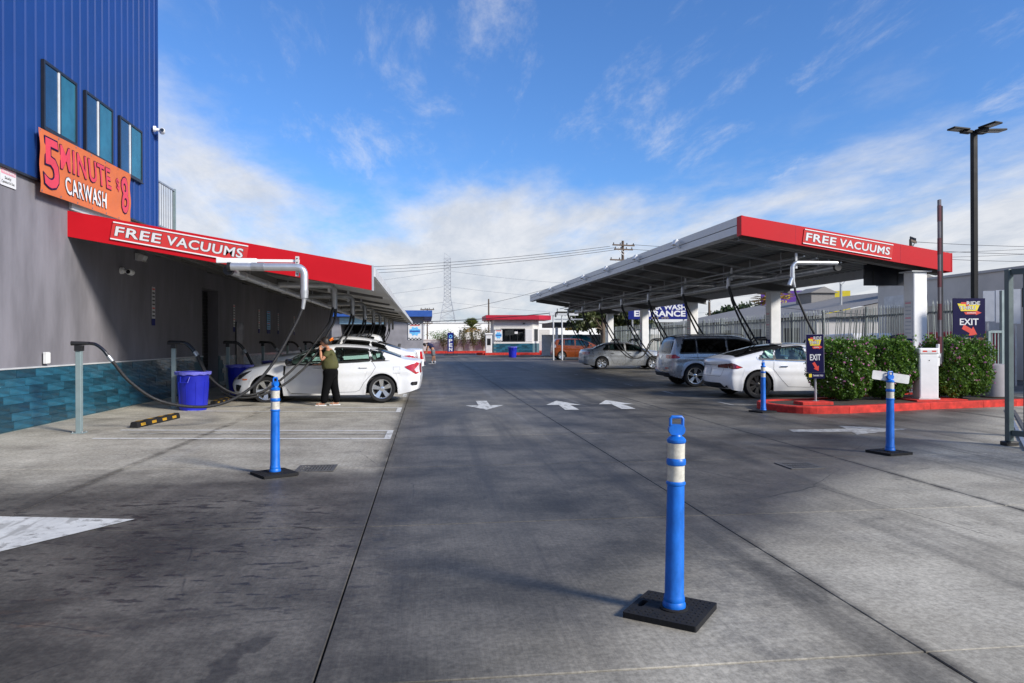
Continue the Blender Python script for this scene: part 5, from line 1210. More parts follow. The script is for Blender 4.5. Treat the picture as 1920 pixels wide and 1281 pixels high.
def mural(label, c, w_, h, yaw=0.0):
    b = board('mural_sign', label, 'sign', c, yaw)
    flat(rect(0, 0, w_, h), 0, 0.02).build('panel', 'letter_white', b)
    flat([(0.46 * w_ * math.cos(a * 0.3927) * (1 if a % 2 else 0.75), 0.30 * h * math.sin(a * 0.3927) * (1 if a % 2 else 0.7)) for a in range(16)], 0.021, 0.03).build('splash', 'sky_blue', b)
    for s in (-1, 1):
        for q in range(8):
            for rw in (0, 1):
                if (q + rw) % 2: flat(rect(-w_ / 2 + w_ * (q + 0.5) / 8, s * (h * 0.47 - rw * h * 0.055), w_ / 8, h * 0.055), 0.021, 0.03).build('check', 'black', b)
    flat(rect(0, h * 0.36, w_ * 0.7, h * 0.05), 0.021, 0.03).build('caption', 'sign_rd', b); flat(rect(0, 0, w_ * 0.8, h * 0.1), 0.031, 0.035).build('splash_word', 'roof_blue', b)
mural('splash mural with checkered bands on the grey wash tunnel wall', (-1.05, 64.96, 2.45), 1.2, 1.5)
# OPEN flag sign
b = board('open_sign', 'upright navy OPEN sign on black base at the far end of the lane', 'sign', (2.62, 79, 1.35))
flat(rect(0, 0.1, 0.62, 2.1), -0.05, 0.0).build('panel', 'sign_blue', b)
for q, ch in enumerate('OPEN'): text(ch, 'letter_white' if q else 'sky_blue', b, 'lettering', 0.34, 0.36, (0, 0.72 - 0.47 * q, 0.004), 0.03)
for s in (-1, 1): flat(rect(s * 0.33, -0.08, 0.04, 2.5), -0.06, 0.02).build('side_rail', 'black', b)
flat(rect(0, -1.32, 1.5, 0.05), -0.5, 0.5).build('base', 'black', b)

# ticket booth
BY = 80
t = thing('ticket_booth', 'white ticket booth with teal tiled base and flat red roof', 'booth', (10.0, BY, 0))
pl_ = [(-2.5, 0), (1.9, 0), (2.75, 0.9), (2.75, 4.2), (-2.5, 4.2)]
MB().prism(pl_, lambda a, b, h: (a, b, h), 0.1, 3.95).build('wall', 'stucco_white', t)
MB().prism([(-3.45, -0.9), (2.5, -0.9), (4.1, 0.5), (4.1, 5), (-3.45, 5)], lambda a, b, h: (a, b, h), 3.952, 4.45).build('roof', 'red_dark', t)
MB().prism([(-2.54, -0.03), (1.92, -0.03), (2.79, 0.88), (2.79, 4.24), (-2.54, 4.24)], lambda a, b, h: (a, b, h), 0.1, 1.28).build('grout_bed', 'grout', t)
rn = random.Random(2); tm_ = MB().box((0, 0, 0), (0.62, 0.02, 0.185)).mesh('tile', 'tile')
for r_ in range(6):
    x = -2.5 + 0.31
    while x < 1.7: link('tile', tm_, t, (x + (0.3 if r_ % 2 and x < 1.3 else 0), -0.042, 0.2 + 0.193 * r_)); x += 0.63
wd = part('window', t, (-0.35, -0.01, 2.22)); MB().b6(-1.38, 1.38, -0.03, 0.0, -0.74, 0.74).build('frame', 'black', wd)
for a, b_ in ((-1.28, -0.32), (-0.26, 0.5), (0.56, 1.28)): MB().b6(a, b_, -0.04, -0.031, -0.64, 0.64).build('pane', 'glass_tint', wd)
MB().b6(0.2, 0.55, -0.05, -0.041, 0.15, 0.4).build('notice', 'letter_white', wd)
w2 = part('window', t, (2.33, 0.45, 2.22), (0, 0, math.atan2(0.9, 0.85))); MB().b6(-0.42, 0.42, -0.04, -0.01, -0.74, 0.74).build('frame', 'steel_paint', w2); MB().b6(-0.36, 0.36, -0.05, -0.041, -0.68, 0.68).build('pane', 'glass_tint', w2)
nb = part('price_notice', t, (1.47, -0.02, 2.2)); MB().b6(-0.38, 0.38, -0.02, 0, -0.68, 0.68).build('panel', 'letter_white', nb)
for q in range(9): MB().b6(-0.3, 0.3, -0.025, -0.0201, 0.5 - 0.13 * q, 0.56 - 0.13 * q).build('print_line', 'steel_paint', nb)
MB().b6(0.8, 1.0, -0.2, 0.0, 3.45, 3.6).build('security_camera', 'black', t)
mural('small splash mural left of the booth window', (8.02, BY - 0.06, 2.2), 0.85, 1.4)
k2 = thing('booth_kerb', 'red painted kerb round the ticket booth', 'kerb', (10, BY, 0))
kp = [(-4.2, 0.6), (-3.6, -0.9), (2.6, -1.0), (4.0, 0.2), (6.5, 2.6), (9.5, 3.2)]
for a, b_ in zip(kp[:-1], kp[1:]): MB().beam((a[0], a[1], 0.13), (b_[0], b_[1], 0.13), 0.5, 0.26).build('kerbstone', 'kerb_red', k2)
MB().prism([(-4.2, 0.6), (-3.6, -0.8), (2.6, -0.9), (4.0, 0.2), (6.5, 2.6), (6.5, 6), (-4.2, 6)], lambda a, b, h: (a, b, h), 0, 0.1).build('slab', 'cmu2', k2)
kk = thing('pay_kiosk', 'slim grey pay kiosk left of the ticket booth', 'kiosk', (6.9, BY - 0.2, 0.1))
MB().b6(-0.36, 0.36, -0.25, 0.25, 0, 2.2).build('body', 'white_dirty', kk, bevel=0.05); MB().b6(-0.2, 0.2, -0.27, -0.251, 1.0, 1.75).build('screen', 'black_gloss', kk); MB().b6(-0.42, 0.42, -0.35, 0.3, 2.2, 2.35).build('hood', 'white', kk)
bb = thing('blue_stand', 'thin blue stand right of the ticket booth', 'stand', (13.3, BY - 0.4, 0.1)); MB().b6(-0.14, 0.14, -0.08, 0.08, 0, 1.9).build('post', 'sign_blue', bb); MB().b6(-0.2, 0.2, -0.1, 0.1, 1.9, 2.0).build('cap', 'roof_blue', bb)

# ================================================================== cars
def interp(pts):
    xs = [p[0] for p in pts]; ys = [p[1] for p in pts]; n = len(xs)
    d = [(ys[i + 1] - ys[i]) / (xs[i + 1] - xs[i]) for i in range(n - 1)]
    m = [d[0]] + [0 if d[i - 1] * d[i] <= 0 else 2 / (1 / d[i - 1] + 1 / d[i]) for i in range(1, n - 1)] + [d[-1]]
    def f(x):
        if x <= xs[0]: return ys[0]
        if x >= xs[-1]: return ys[-1]
        lo = 0
        for i in range(n - 1):
            if x >= xs[i]: lo = i
        h = xs[lo + 1] - xs[lo]; t = (x - xs[lo]) / h
        return (2 * t ** 3 - 3 * t * t + 1) * ys[lo] + (t ** 3 - 2 * t * t + t) * h * m[lo] + (-2 * t ** 3 + 3 * t * t) * ys[lo + 1] + (t ** 3 - t * t) * h * m[lo + 1]
    return f
def inpoly(x, y, P):
    c = False; j = len(P) - 1
    for i in range(len(P)):
        if (P[i][1] > y) != (P[j][1] > y) and x < (P[j][0] - P[i][0]) * (y - P[i][1]) / (P[j][1] - P[i][1]) + P[i][0]: c = not c
        j = i
    return c
def area(P): return sum(P[i][0] * P[(i + 1) % len(P)][1] - P[(i + 1) % len(P)][0] * P[i][1] for i in range(len(P))) / 2
def inset(P, w_):
    if area(P) < 0: P = P[::-1]
    out = []; n = len(P)
    for i in range(n):
        a, b, c = Vector(P[i - 1]), Vector(P[i]), Vector(P[(i + 1) % n])
        e1 = (b - a).normalized(); e2 = (c - b).normalized(); n1 = Vector((-e1.y, e1.x)); n2 = Vector((-e2.y, e2.x)); q = (n1 + n2)
        q = q / max(0.35, q.length_squared / 2) if q.length > 1e-6 else n1
        p = b + q * w_ ; out.append((p.x, p.y))
    return out
def roundp(P, r, n=4):
    out = []; k = len(P)
    for i in range(k):
        a, b, c = Vector(P[i - 1]), Vector(P[i]), Vector(P[(i + 1) % k]); ra = min(r, (a - b).length * 0.45); rc = min(r, (c - b).length * 0.45)
        p, q = b + (a - b).normalized() * ra, b + (c - b).normalized() * rc
        for s in range(n + 1):
            t = s / n; v = p * (1 - t) ** 2 + b * 2 * t * (1 - t) + q * t * t; out.append((v.x, v.y))
    return out
def sliced(P, step=0.09):
    bm = bmesh.new(); f = bm.faces.new([bm.verts.new((x, y, 0)) for x, y in P])
    bmesh.ops.triangulate(bm, faces=[f])
    for ax in (0, 1):
        lo, hi = min(p[ax] for p in P), max(p[ax] for p in P); k = int((hi - lo) / step)
        for s in range(1, k + 1):
            co = Vector((0, 0, 0)); co[ax] = lo + (hi - lo) * s / (k + 1); no = Vector((0, 0, 0)); no[ax] = 1
            bmesh.ops.bisect_plane(bm, geom=bm.verts[:] + bm.edges[:] + bm.faces[:], plane_co=co, plane_no=no)
    bm.verts.index_update(); vs = [(v.co.x, v.co.y) for v in bm.verts]; fs = [tuple(v.index for v in f.verts) for f in bm.faces]; bm.free()
    return vs, fs
class Car:
    def __init__(s, label, loc, rz, body, L, W, top, belt, wheels, tyre, sill=0.2, rearz=((0.2, 0.06), (0.5, 0.0), (0.8, 0.02), (1.1, 0.1)), frontz=((0.15, 0.10), (0.45, 0.0), (0.7, 0.12), (1.0, 0.4)), tumble=0.40, crease=0.78, gm='glass_tint', name='parked_car', cat='car', rimcol='rim_silver', spokes=5, twin=False, curve_r=0.10, curve_f=0.22, round_r=0.26, round_f=0.24, seats='seat_dark', opendoor=None, sillup=0.12):
        s.L, s.W, s.H2 = L, W / 2, 0; s.T = interp(top); s.Bf = interp(belt); s.wheels = wheels; s.R = tyre; s.sill = sill; s.rz = interp(rearz); s.fz = interp(frontz)
        s.k = tumble; s.cr = crease; s.bodym = body; s.gm = gm; s.cvr, s.cvf, s.rr, s.rf = curve_r, curve_f, round_r, round_f; s.sillup = sillup
        s.root = thing(name, label, cat, loc, rz); s.holes_side = []; s.holes_top = []; s.open = opendoor; s.rimcol = rimcol; s.spokes = spokes; s.twin = twin; s.seats = seats
    def B(s, x): return min(s.Bf(x), s.T(x) - 0.09)
    def Wx(s, x):
        w_ = s.W
        if x < s.rr * 1.6: w_ *= 1 - 0.13 * (1 - x / (s.rr * 1.6)) ** 2.6
        if x > s.L - s.rf * 2.4: w_ *= 1 - 0.20 * ((x - (s.L - s.rf * 2.4)) / (s.rf * 2.4)) ** 2.2
        return w_
    def low(s, x, z):
        zs_, B = s.sill, s.B(x); zm = zs_ + (B - zs_) * 0.50
        f = 1 - 0.045 * (max(0, z - zm) / max(0.05, B - zm)) ** 2 if z > zm else 1 - 0.055 * ((zm - z) / (zm - zs_)) ** 2
        zc_ = s.sill + (B - s.sill) * s.cr
        f += 0.011 * math.exp(-((z - zc_) / 0.045) ** 2) - 0.008 * math.exp(-((z - zc_ + 0.12) / 0.06) ** 2)
        for wx_ in s.wheels:      # flared arches
            q = math.hypot(x - wx_, z - s.R); f += 0.018 * math.exp(-((q - s.R - 0.07) / 0.07) ** 2)
        return s.Wx(x) * f
    def ee(s, x):
        h = s.T(x) - s.B(x); q = min(1, max(0, (h - 0.1) / 0.3)); return 3.0 + 5.5 * q, 2.4 + 0.5 * q
    def ys(s, x, z):
        B, T = s.B(x), s.T(x)
        if z <= B: return s.low(x, z)
        u = min(0.9999, (z - B) / (T - B)); e, e2 = s.ee(x)
        return (s.low(x, B) - s.k * (z - B)) * (1 - u ** e) ** (1 / e2)
    def zs(s, x, y):
        B, T = s.B(x), s.T(x); e, e2 = s.ee(x); z = T; yb = s.low(x, B)
        for _ in range(4):
            fr_ = min(0.999, abs(y) / max(0.05, yb - s.k * (z - B))); z = B + (T - B) * (1 - fr_ ** e2) ** (1 / e)
        return z
    def dx(s, x, y, z):
        a = 0.0
        if x < 0.5: w_ = (1 - x / 0.5) ** 2; a += w_ * (s.rz(z) + s.cvr * (y / s.W) ** 2)
        if x > s.L - 0.6: w_ = ((x - s.L + 0.6) / 0.6) ** 2; a -= w_ * (s.fz(z) + s.cvf * (y / s.W) ** 2)
        return a
    def fin(s, x, y, z): return (x + s.dx(x, y, z) - s.L / 2, y, z)
    def zb(s, x):
        z = s.sill
        if x < 0.6: z += s.sillup * (1 - x / 0.6)
        if x > s.L - 0.6: z += s.sillup * 0.6 * ((x - s.L + 0.6) / 0.6)
        Ra = s.R + 0.055
        for wx_ in s.wheels:
            if abs(x - wx_) < Ra: z = max(z, s.R + math.sqrt(Ra * Ra - (x - wx_) ** 2))
        return z
    def side(s, name, P, m, off=0.004, sides=(-1, 1), parent=None, step=0.09, label=None):
        vs, fs = sliced(P, step); o = None
        for sd in sides:
            q = []
            for x, z in vs:
                x = min(max(x, 0), s.L); y = s.ys(x, z); e = 0.01
                ny = Vector((-(s.ys(x + e, z) - s.ys(x - e, z)) / (2 * e), 1, -(s.ys(x, z + e) - s.ys(x, z - e)) / (2 * e)))
                ny.x = max(-0.6, min(0.6, ny.x)); ny.z = max(-1.5, min(1.5, ny.z)); ny.normalize(); ny *= off
                p = s.fin(x, y, z); q.append((p[0] + ny.x, sd * (p[1] + ny.y), p[2] + ny.z))
            o = MB().add(q, fs).build(name, m, parent or s.root, 40, label=label)
        return o
    def top(s, name, P, m, off=0.004, parent=None, step=0.09):
        vs, fs = sliced(P, step); q = []
        for x, y in vs: z = s.zs(x, y); p = s.fin(x, y, z); q.append((p[0], p[1], p[2] + off))
        return MB().add(q, fs).build(name, m, parent or s.root, 40)
    def rear(s, name, P, m, off=0.006, mirror=True, parent=None, step=0.1):
        o = None
        for sd in ((-1, 1) if mirror else (1,)):
            vs, fs = sliced(P, step); q = []
            for y, z in vs: p = s.fin(0, y, z); q.append((p[0] - off, sd * y, z))
            o = MB().add(q, fs).build(name, m, parent or s.root, 40)
        return o
    def front(s, name, P, m, off=0.006, mirror=True):
        for sd in ((-1, 1) if mirror else (1,)):
            vs, fs = sliced(P, 0.1); q = []
            for y, z in vs: p = s.fin(s.L, y, z); q.append((p[0] + off, sd * y, z))
            MB().add(q, fs).build(name, m, s.root, 40)
    def ring(s, name, P, m, w0, w1, off, mode, sides=(-1, 1), parent=None):
        a, b = inset(P, w0), inset(P, w1); n = len(a)
        for sd in (sides if mode == 'side' else (1,)):
            q = []
            for pts in (a, b):
                for u, v in pts:
                    if mode == 'side': y = s.ys(u, v); p = s.fin(u, y, v); q.append((p[0], sd * (p[1] + off), p[2] + off * 0.3))
                    else: z = s.zs(u, v); p = s.fin(u, v, z); q.append((p[0], p[1], p[2] + off))
            MB().add(q, [(i, (i + 1) % n, n + (i + 1) % n, n + i) for i in range(n)]).build(name, m, parent or s.root)
    def seam(s, pts, sides=(-1, 1), w_=0.007, m='seam', name='seam', closed=False):
        P = [Vector(p) for p in pts]
        if closed: P.append(P[0])
        Q = []
        for a, b in zip(P[:-1], P[1:]):
            k = max(1, int((b - a).length / 0.06)); Q += [a.lerp(b, i / k) for i in range(k)]
        Q.append(P[-1])
        for sd in sides:
            vs = []
            for i, p in enumerate(Q):
                d = (Q[min(i + 1, len(Q) - 1)] - Q[max(i - 1, 0)]).normalized(); n_ = Vector((-d.y, d.x)) * w_ / 2
                for g in (-1, 1):
                    x, z = p.x + g * n_.x, p.y + g * n_.y; f_ = s.fin(x, s.ys(x, z), z); vs.append((f_[0], sd * (f_[1] + 0.0035), f_[2]))
            MB().add(vs, [(2 * i, 2 * i + 1, 2 * i + 3, 2 * i + 2) for i in range(len(Q) - 1)]).build(name, m, s.root)
    def dlo(s, a, b, frac=0.80, slant0=0.0, slant1=0.0, lift=0.03, n=14):
        """side window outline between stations a and b following belt and roof line"""
        bot, tp = [], []
        for i in range(n + 1):
            x = a + (b - a) * i / n; bot.append((x, s.B(x) + lift))
        xa, xb = a + slant0, b + slant1
        for i in range(n + 1):
            x = xb + (xa - xb) * i / n; tp.append((x, max(s.B(x) + lift + 0.012, s.B(x) + frac * (s.T(x) - s.B(x)))))
        return roundp(bot[:1] + bot[-1:] + tp, 0.035, 3)
    def windows(s, segs, ws, rw, frac=0.80, trim='black', rear_gm=None, pillar=True, wsw=0.90, rww=0.88):
        s.segP = [s.dlo(*sg[:2], frac, *(sg[2:4] if len(sg) > 2 else (0, 0))) for sg in segs]
        s.holes_side = s.segP
        def plan(a, b, f_):
            left = []
            for i in range(9):
                x = a + (b - a) * i / 8; left.append((x, s.low(x, s.B(x)) * f_ - s.k * (s.T(x) - s.B(x)) * 0.85))
            return roundp(left + [(x, -y) for x, y in left[::-1]], 0.06, 3)
        s.wsP = plan(ws[0], ws[1], wsw) if ws else None; s.rwP = plan(rw[0], rw[1], rww) if rw else None
        s.holes_top = [p for p in (s.wsP, s.rwP) if p]; s.trim = trim; s.rear_gm = rear_gm
    def build(s):
        L = s.L; n = int(L / 0.03); secs = []; nb, nu = 16, 18
        for i in range(n + 1):
            x = L * i / n; zb, B, T = s.zb(x), s.B(x), s.T(x); e, e2 = s.ee(x); sec = []
            for j in range(nb + 1):
                z = zb + (B - zb) * j / nb; sec.append((x, s.low(x, z), z, 0))
            for j in range(1, nu + 1):
                ph = PI / 2 * j / nu; u = math.sin(ph) ** (2 / e); z = B + (T - B) * u; yb = s.low(x, B) - s.k * (z - B)
                sec.append((x, yb * max(0, math.cos(ph)) ** (2 / e2) if j < nu else 0.0, z, u))
            secs.append(sec)
        m = nb + nu + 1; mb = MB()
        for sd in (1, -1):
            o = len(mb.v)
            for sec in secs:
                for x, y, z, u in sec: p = s.fin(x, y, z); mb.v.append((p[0], sd * p[1], p[2]))
            for i in range(n):
                for j in range(m - 1):
                    q = [secs[i][j], secs[i + 1][j], secs[i + 1][j + 1], secs[i][j + 1]]
                    cx = sum(t[0] for t in q) / 4; cy = sum(t[1] for t in q) / 4; cz = sum(t[2] for t in q) / 4
                    if j >= nb - 1:
                        if any(inpoly(cx, cz, P) for P in s.holes_side) and cy > 0.3: continue
                        if any(inpoly(cx, cy, P) for P in s.holes_top) and j > nb + 2: continue
                    if s.open and sd == s.open['side'] and inpoly(cx, cz, s.open['poly']) and cy > 0.35: continue
                    mb.f.append((o + i * m + j, o + (i + 1) * m + j, o + (i + 1) * m + j + 1, o + i * m + j + 1))
        for end, sec in ((0, secs[0]), (1, secs[-1])):     # end faces
            o = len(mb.v); K = 8
            for x, y, z, u in sec:
                for k in range(K + 1):
                    p = s.fin(x, y * (-1 + 2 * k / K), z); mb.v.append(p)
            for j in range(m - 1):
                for k in range(K): a = o + j * (K + 1) + k; mb.f.append((a, a + 1, a + K + 2, a + K + 1))
        me = bpy.data.meshes.new('body'); me.from_pydata(mb.v, [], mb.f)
        bm = bmesh.new(); bm.from_mesh(me); bmesh.ops.remove_doubles(bm, verts=bm.verts, dist=0.0008); bmesh.ops.recalc_face_normals(bm, faces=bm.faces); bm.to_mesh(me); bm.free()
        me.materials.append(MATS[s.bodym]); me.shade_smooth(); me.set_sharp_from_angle(angle=R(38))
        b = link('body', me, s.root)
        # glass
        for P in s.segP:
            sides = (-1, 1)
            if s.open and P is s.segP[-1]: sides = (-s.open['side'],)
            s.side('window', inset(P, 0.008), s.gm, 0.002, sides); s.ring('window_trim', P, s.trim, -0.022, 0.020, 0.005, 'side', sides)
        if s.wsP: s.top('windshield', inset(s.wsP, 0.01), 'glass_clear' if s.gm != 'glass_black' else 'glass_tint', 0.002); s.ring('windshield_trim', s.wsP, 'black', -0.03, 0.04, 0.005, 'top')
        if s.rwP: s.top('rear_window', inset(s.rwP, 0.01), s.rear_gm or s.gm, 0.002); s.ring('rear_window_trim', s.rwP, 'black', -0.03, 0.045, 0.005, 'top')
        # underside, wells and cabin
        x0_, x1_ = 0.35, L - 0.4; u = MB(); W_ = s.W
        u.b6(x0_ - L / 2, x1_ - L / 2, -W_ + 0.30, W_ - 0.30, s.sill + 0.02, s.sill + 0.08)
        u.b6(s.wheels[0] + s.R + 0.08 - L / 2, s.wheels[1] - s.R - 0.08 - L / 2, -W_ + 0.1, W_ - 0.1, s.sill + 0.005, s.sill + 0.07)
        u.b6(0.2 - L / 2, s.wheels[0] - s.R - 0.1 - L / 2, -W_ + 0.18, W_ - 0.18, s.sill + 0.09, s.sill + 0.15)
        u.b6(s.wheels[1] + s.R + 0.1 - L / 2, L - 0.45 - L / 2, -W_ + 0.25, W_ - 0.25, s.sill + 0.05, s.sill + 0.12); u.build('underbody', 'under', s.root)
        for wx_ in s.wheels:
            for sd in (-1, 1):
                wl = MB(); Ra = s.R + 0.06; pts = [(math.cos(a) * Ra, math.sin(a) * Ra) for a in [PI * q / 14 - 0.25 * (q == 0) * 0 for q in range(15)]]
                y1_ = sd * (s.low(wx_, s.R + Ra) - 0.012); y0_ = sd * (W_ - 0.36); vs = []
                for yy in (y0_, y1_):
                    vs += [(wx_ - L / 2 + a, yy, s.R + b_) for a, b_ in pts]
                fs = [(q, q + 1, 15 + q + 1, 15 + q) for q in range(14)] + [tuple(range(15))]
                wl.add(vs, fs).build('wheel_well', 'under', s.root)
        cab = MB(); ca, cb = s.segP[0][0][0], max(p[0] for p in s.segP[-1]); ca = min(p[0] for P in s.segP for p in P)
        bz = s.sill + 0.12; tz = s.Bf((ca + cb) / 2) - 0.03
        cab.b6(ca - L / 2, cb + 0.35 - L / 2, -W_ + 0.16, W_ - 0.16, bz, bz + 0.04)
        for sd in (-1, 1):
            if s.open and sd == s.open['side']:
                cab.b6(ca - L / 2, s.open['poly'][0][0] - 0.02 - L / 2, sd * (W_ - 0.14), sd * (W_ - 0.11), bz, tz - 0.02)
            else: cab.b6(ca - L / 2, cb - 0.05 - L / 2, sd * (W_ - 0.14), sd * (W_ - 0.11), bz, tz - 0.02)
        cab.b6(cb - 0.25 - L / 2, cb + 0.3 - L / 2, -W_ + 0.17, W_ - 0.17, tz - 0.25, tz - 0.03)
        cab.b6(ca - 0.3 - L / 2, ca + 0.12 - L / 2, -W_ + 0.2, W_ - 0.2, tz - 0.1, tz - 0.04)
        cab.build('cabin', 'cabin', s.root)
        fx = s.wheels[0] + (s.wheels[1] - s.wheels[0]) * 0.50
        for bx_, hh in ((fx, 0), (s.wheels[0] + 0.30, 1)):
            for sd in ((-1, 1) if not hh else (-1, 1)):
                y = sd * W_ * 0.42; st = part('seat', s.root, (bx_ - L / 2, y, bz))
                MB().b6(-0.05, 0.45, -0.24, 0.24, 0.05, 0.24).build('cushion', s.seats, st, bevel=0.05)
                MB().box((-0.16, 0, 0.48), (0.14, 0.46, 0.62), Matrix.Rotation(-0.32, 3, 'Y')).build('back', s.seats, st, bevel=0.05)
                MB().box((-0.29, 0, 0.86), (0.09, 0.24, 0.16), Matrix.Rotation(-0.25, 3, 'Y')).build('headrest', s.seats, st, bevel=0.03)
        sw = MB(); c_ = Vector((cb - 0.42 - L / 2, W_ * 0.42, tz - 0.06)); ax = Vector((-0.9, 0, 0.43)); e1 = Vector((0, 1, 0)); e2 = ax.cross(e1)
        sw.tube([c_ + (e1 * math.cos(q * PI / 8) + e2 * math.sin(q * PI / 8)) * 0.18 for q in range(17)], 0.016, 6); sw.tube([c_ - e1 * 0.17, c_, c_ + e1 * 0.17], 0.018, 5); sw.build('steering_wheel', 'black', s.root, 50)
        # wheels
        proto = None
        for wx_ in s.wheels:
            for sd in (-1, 1):
                yy = sd * (s.low(wx_, s.R + 0.4) - 0.125)
                if proto is None:
                    proto = s.make_wheel(); w_ = proto
                else: w_ = copytree(proto, s.root)
                w_.parent = s.root; w_.location = (wx_ - L / 2, yy, s.R); w_.rotation_euler = (0, random.uniform(0, 6.28), PI if sd < 0 else 0)
        # (mirrored side: the wheel outer face looks along +y of its own frame)
        return s
    def make_wheel(s):
        Rr = s.R; ri = Rr * 0.70; w_ = part('wheel', s.root)
        MB().lathe([(ri - 0.005, -0.10), (Rr * 0.93, -0.112), (Rr * 0.985, -0.09), (Rr, -0.06), (Rr, 0.06), (Rr * 0.985, 0.09), (Rr * 0.93, 0.112), (ri + 0.02, 0.108), (ri - 0.005, 0.10)], 40, axis='y', caps=False).build('tyre', 'tyre', w_, 35)
        MB().lathe([(ri - 0.012, -0.095), (ri - 0.03, 0.0), (ri - 0.02, 0.08), (ri - 0.006, 0.101), (ri + 0.006, 0.104), (ri + 0.003, 0.094)], 40, axis='y', caps=False).build('rim', s.rimcol, w_, 40)
        MB().lathe([(0.0, 0.0), (ri - 0.03, 0.0)], 28, axis='y', caps=False).build('inner_face', 'under', w_)
        MB().lathe([(0.0, 0.035), (0.135, 0.035), (0.135, 0.02)], 24, axis='y', caps=False).build('brake_disc', 'rim_dark', w_, 40)
        sp = MB(); n = s.spokes
        for k in range(n):
            for o in ((-0.13, 0.13) if s.twin else (0.0,)):
                a = 2 * PI * k / n; wd = 0.03 if not s.twin else 0.022
                d = Vector((math.cos(a), 0, math.sin(a))); t_ = Vector((-math.sin(a), 0, math.cos(a)))
                d2 = Vector((math.cos(a + o * 1.2), 0, math.sin(a + o * 1.2))); t2 = Vector((-d2.z, 0, d2.x)); wo = wd * (1.9 if not s.twin else 1.2)
                p0, p1 = d * 0.03, d2 * (ri - 0.012); Y = Vector((0, 1, 0))
                vs = [p0 - t_ * wd + Y * 0.062, p0 + t_ * wd + Y * 0.062, p1 + t2 * wo + Y * 0.092, p1 - t2 * wo + Y * 0.092, p0 - t_ * wd + Y * 0.035, p0 + t_ * wd + Y * 0.035, p1 + t2 * wo + Y * 0.055, p1 - t2 * wo + Y * 0.055]
                sp.add(vs, [(0, 1, 2, 3), (7, 6, 5, 4), (0, 4, 5, 1), (1, 5, 6, 2), (2, 6, 7, 3), (3, 7, 4, 0)])
        sp.build('spokes', s.rimcol, w_)
        MB().lathe([(0.062, 0.05), (0.06, 0.068), (0.045, 0.074), (0.0, 0.075)], 18, axis='y', caps=False).build('hub_cap', s.rimcol, w_, 40)
        return w_
    def mirror(s, x, sides=(-1, 1), m=None):
        for sd in sides:
            y = s.ys(x, s.B(x)) ; mr = part('mirror', s.root, (x - s.L / 2, sd * y, s.B(x) + 0.05))
            MB().box((0.0, sd * 0.13, 0.03), (0.10, 0.20, 0.14)).build('housing', m or s.bodym, mr, bevel=0.035)
            MB().box((0.01, sd * 0.03, -0.02), (0.05, 0.1, 0.04)).build('stalk', 'black', mr)
            MB().box((-0.053, sd * 0.13, 0.03), (0.004, 0.16, 0.10)).build('glass', 'glass_blue', mr)
    def handle(s, x, z, sides=(-1, 1), m=None):
        for sd in sides:
            y = s.ys(x, z); MB().b6(x - 0.10 - s.L / 2, x + 0.10 - s.L / 2, min(sd * (y + 0.004), sd * (y + 0.035)), max(sd * (y + 0.004), sd * (y + 0.035)), z - 0.014, z + 0.014).build('door_handle', m or s.bodym, s.root, bevel=0.009)

# --- white sedan with its front door open (front towards the wall)
civ = Car('white sedan with its driver door open beneath the left canopy', (-2.42, 18.48, 0.035), PI + 0.012, 'paint_white', 4.63, 1.80,
    ((0, 0.98), (0.06, 1.035), (0.28, 1.06), (0.45, 1.09), (0.75, 1.20), (1.15, 1.325), (1.6, 1.395), (2.0, 1.417), (2.4, 1.39), (2.75, 1.29), (3.1, 1.13), (3.36, 1.005), (3.7, 0.965), (4.1, 0.885), (4.4, 0.79), (4.58, 0.66), (4.63, 0.58)),
    ((0, 0.97), (0.9, 1.0), (1.6, 0.965), (2.4, 0.93), (3.3, 0.90), (4.63, 0.80)), (0.99, 3.70), 0.325, 0.185, crease=0.70, gm='glass_clear', spokes=5, twin=False,
    rearz=((0.2, 0.10), (0.42, 0.03), (0.62, 0.0), (0.85, 0.02), (1.03, 0.0)), seats='seat_dark', opendoor={'side': 1, 'poly': [(2.22, 0.25), (3.12, 0.25), (3.28, 0.42), (3.30, 0.88), (2.98, 1.13), (2.62, 1.28), (2.30, 1.33), (2.24, 0.93)]})
civ.windows(((0.92, 1.22, 0.06, 0.05), (1.27, 2.14, 0.05, -0.03), (2.28, 3.20, 0.0, -0.12)), (2.62, 3.22), (0.55, 1.12))
civ.build()
civ.side('taillight', [(0.02, 0.94), (0.10, 0.965), (0.44, 0.86), (0.40, 0.82), (0.12, 0.68), (0.03, 0.70)], 'tail_red', 0.010, label='angular red wrap round tail lamp')
civ.side('taillight_insert', [(0.03, 0.90), (0.16, 0.78), (0.10, 0.72), (0.035, 0.73)], 'tail_clear', 0.013)
civ.rear('taillight', [(0.48, 0.72), (0.74, 0.70), (0.74, 0.95), (0.50, 0.92)], 'tail_red', 0.008)
civ.side('rear_vent', roundp([(0.05, 0.50), (0.25, 0.49), (0.28, 0.44), (0.22, 0.40), (0.05, 0.41)], 0.03), 'black_gloss', 0.008)
civ.side('fuel_door', roundp([(0.55, 0.70), (0.72, 0.70), (0.72, 0.86), (0.55, 0.86)], 0.03), 'paint_white', 0.003)
civ.seam([(0.555, 0.705), (0.715, 0.705), (0.715, 0.855), (0.555, 0.855)], w_=0.005, closed=True)
civ.seam([(1.24, 1.02), (1.14, 0.85), (1.24, 0.68), (1.42, 0.48), (1.52, 0.30), (1.62, 0.26), (2.2, 0.25)])
civ.seam([(2.22, 0.95), (2.21, 0.25)]); civ.seam([(3.30, 0.90), (3.29, 0.42), (3.12, 0.25), (2.21, 0.25)], sides=(-1,))
civ.side('window_line', [(0.78, 1.005), (0.95, 1.02), (1.25, 1.0), (1.25, 0.985), (0.95, 0.995)], 'chrome', 0.007)
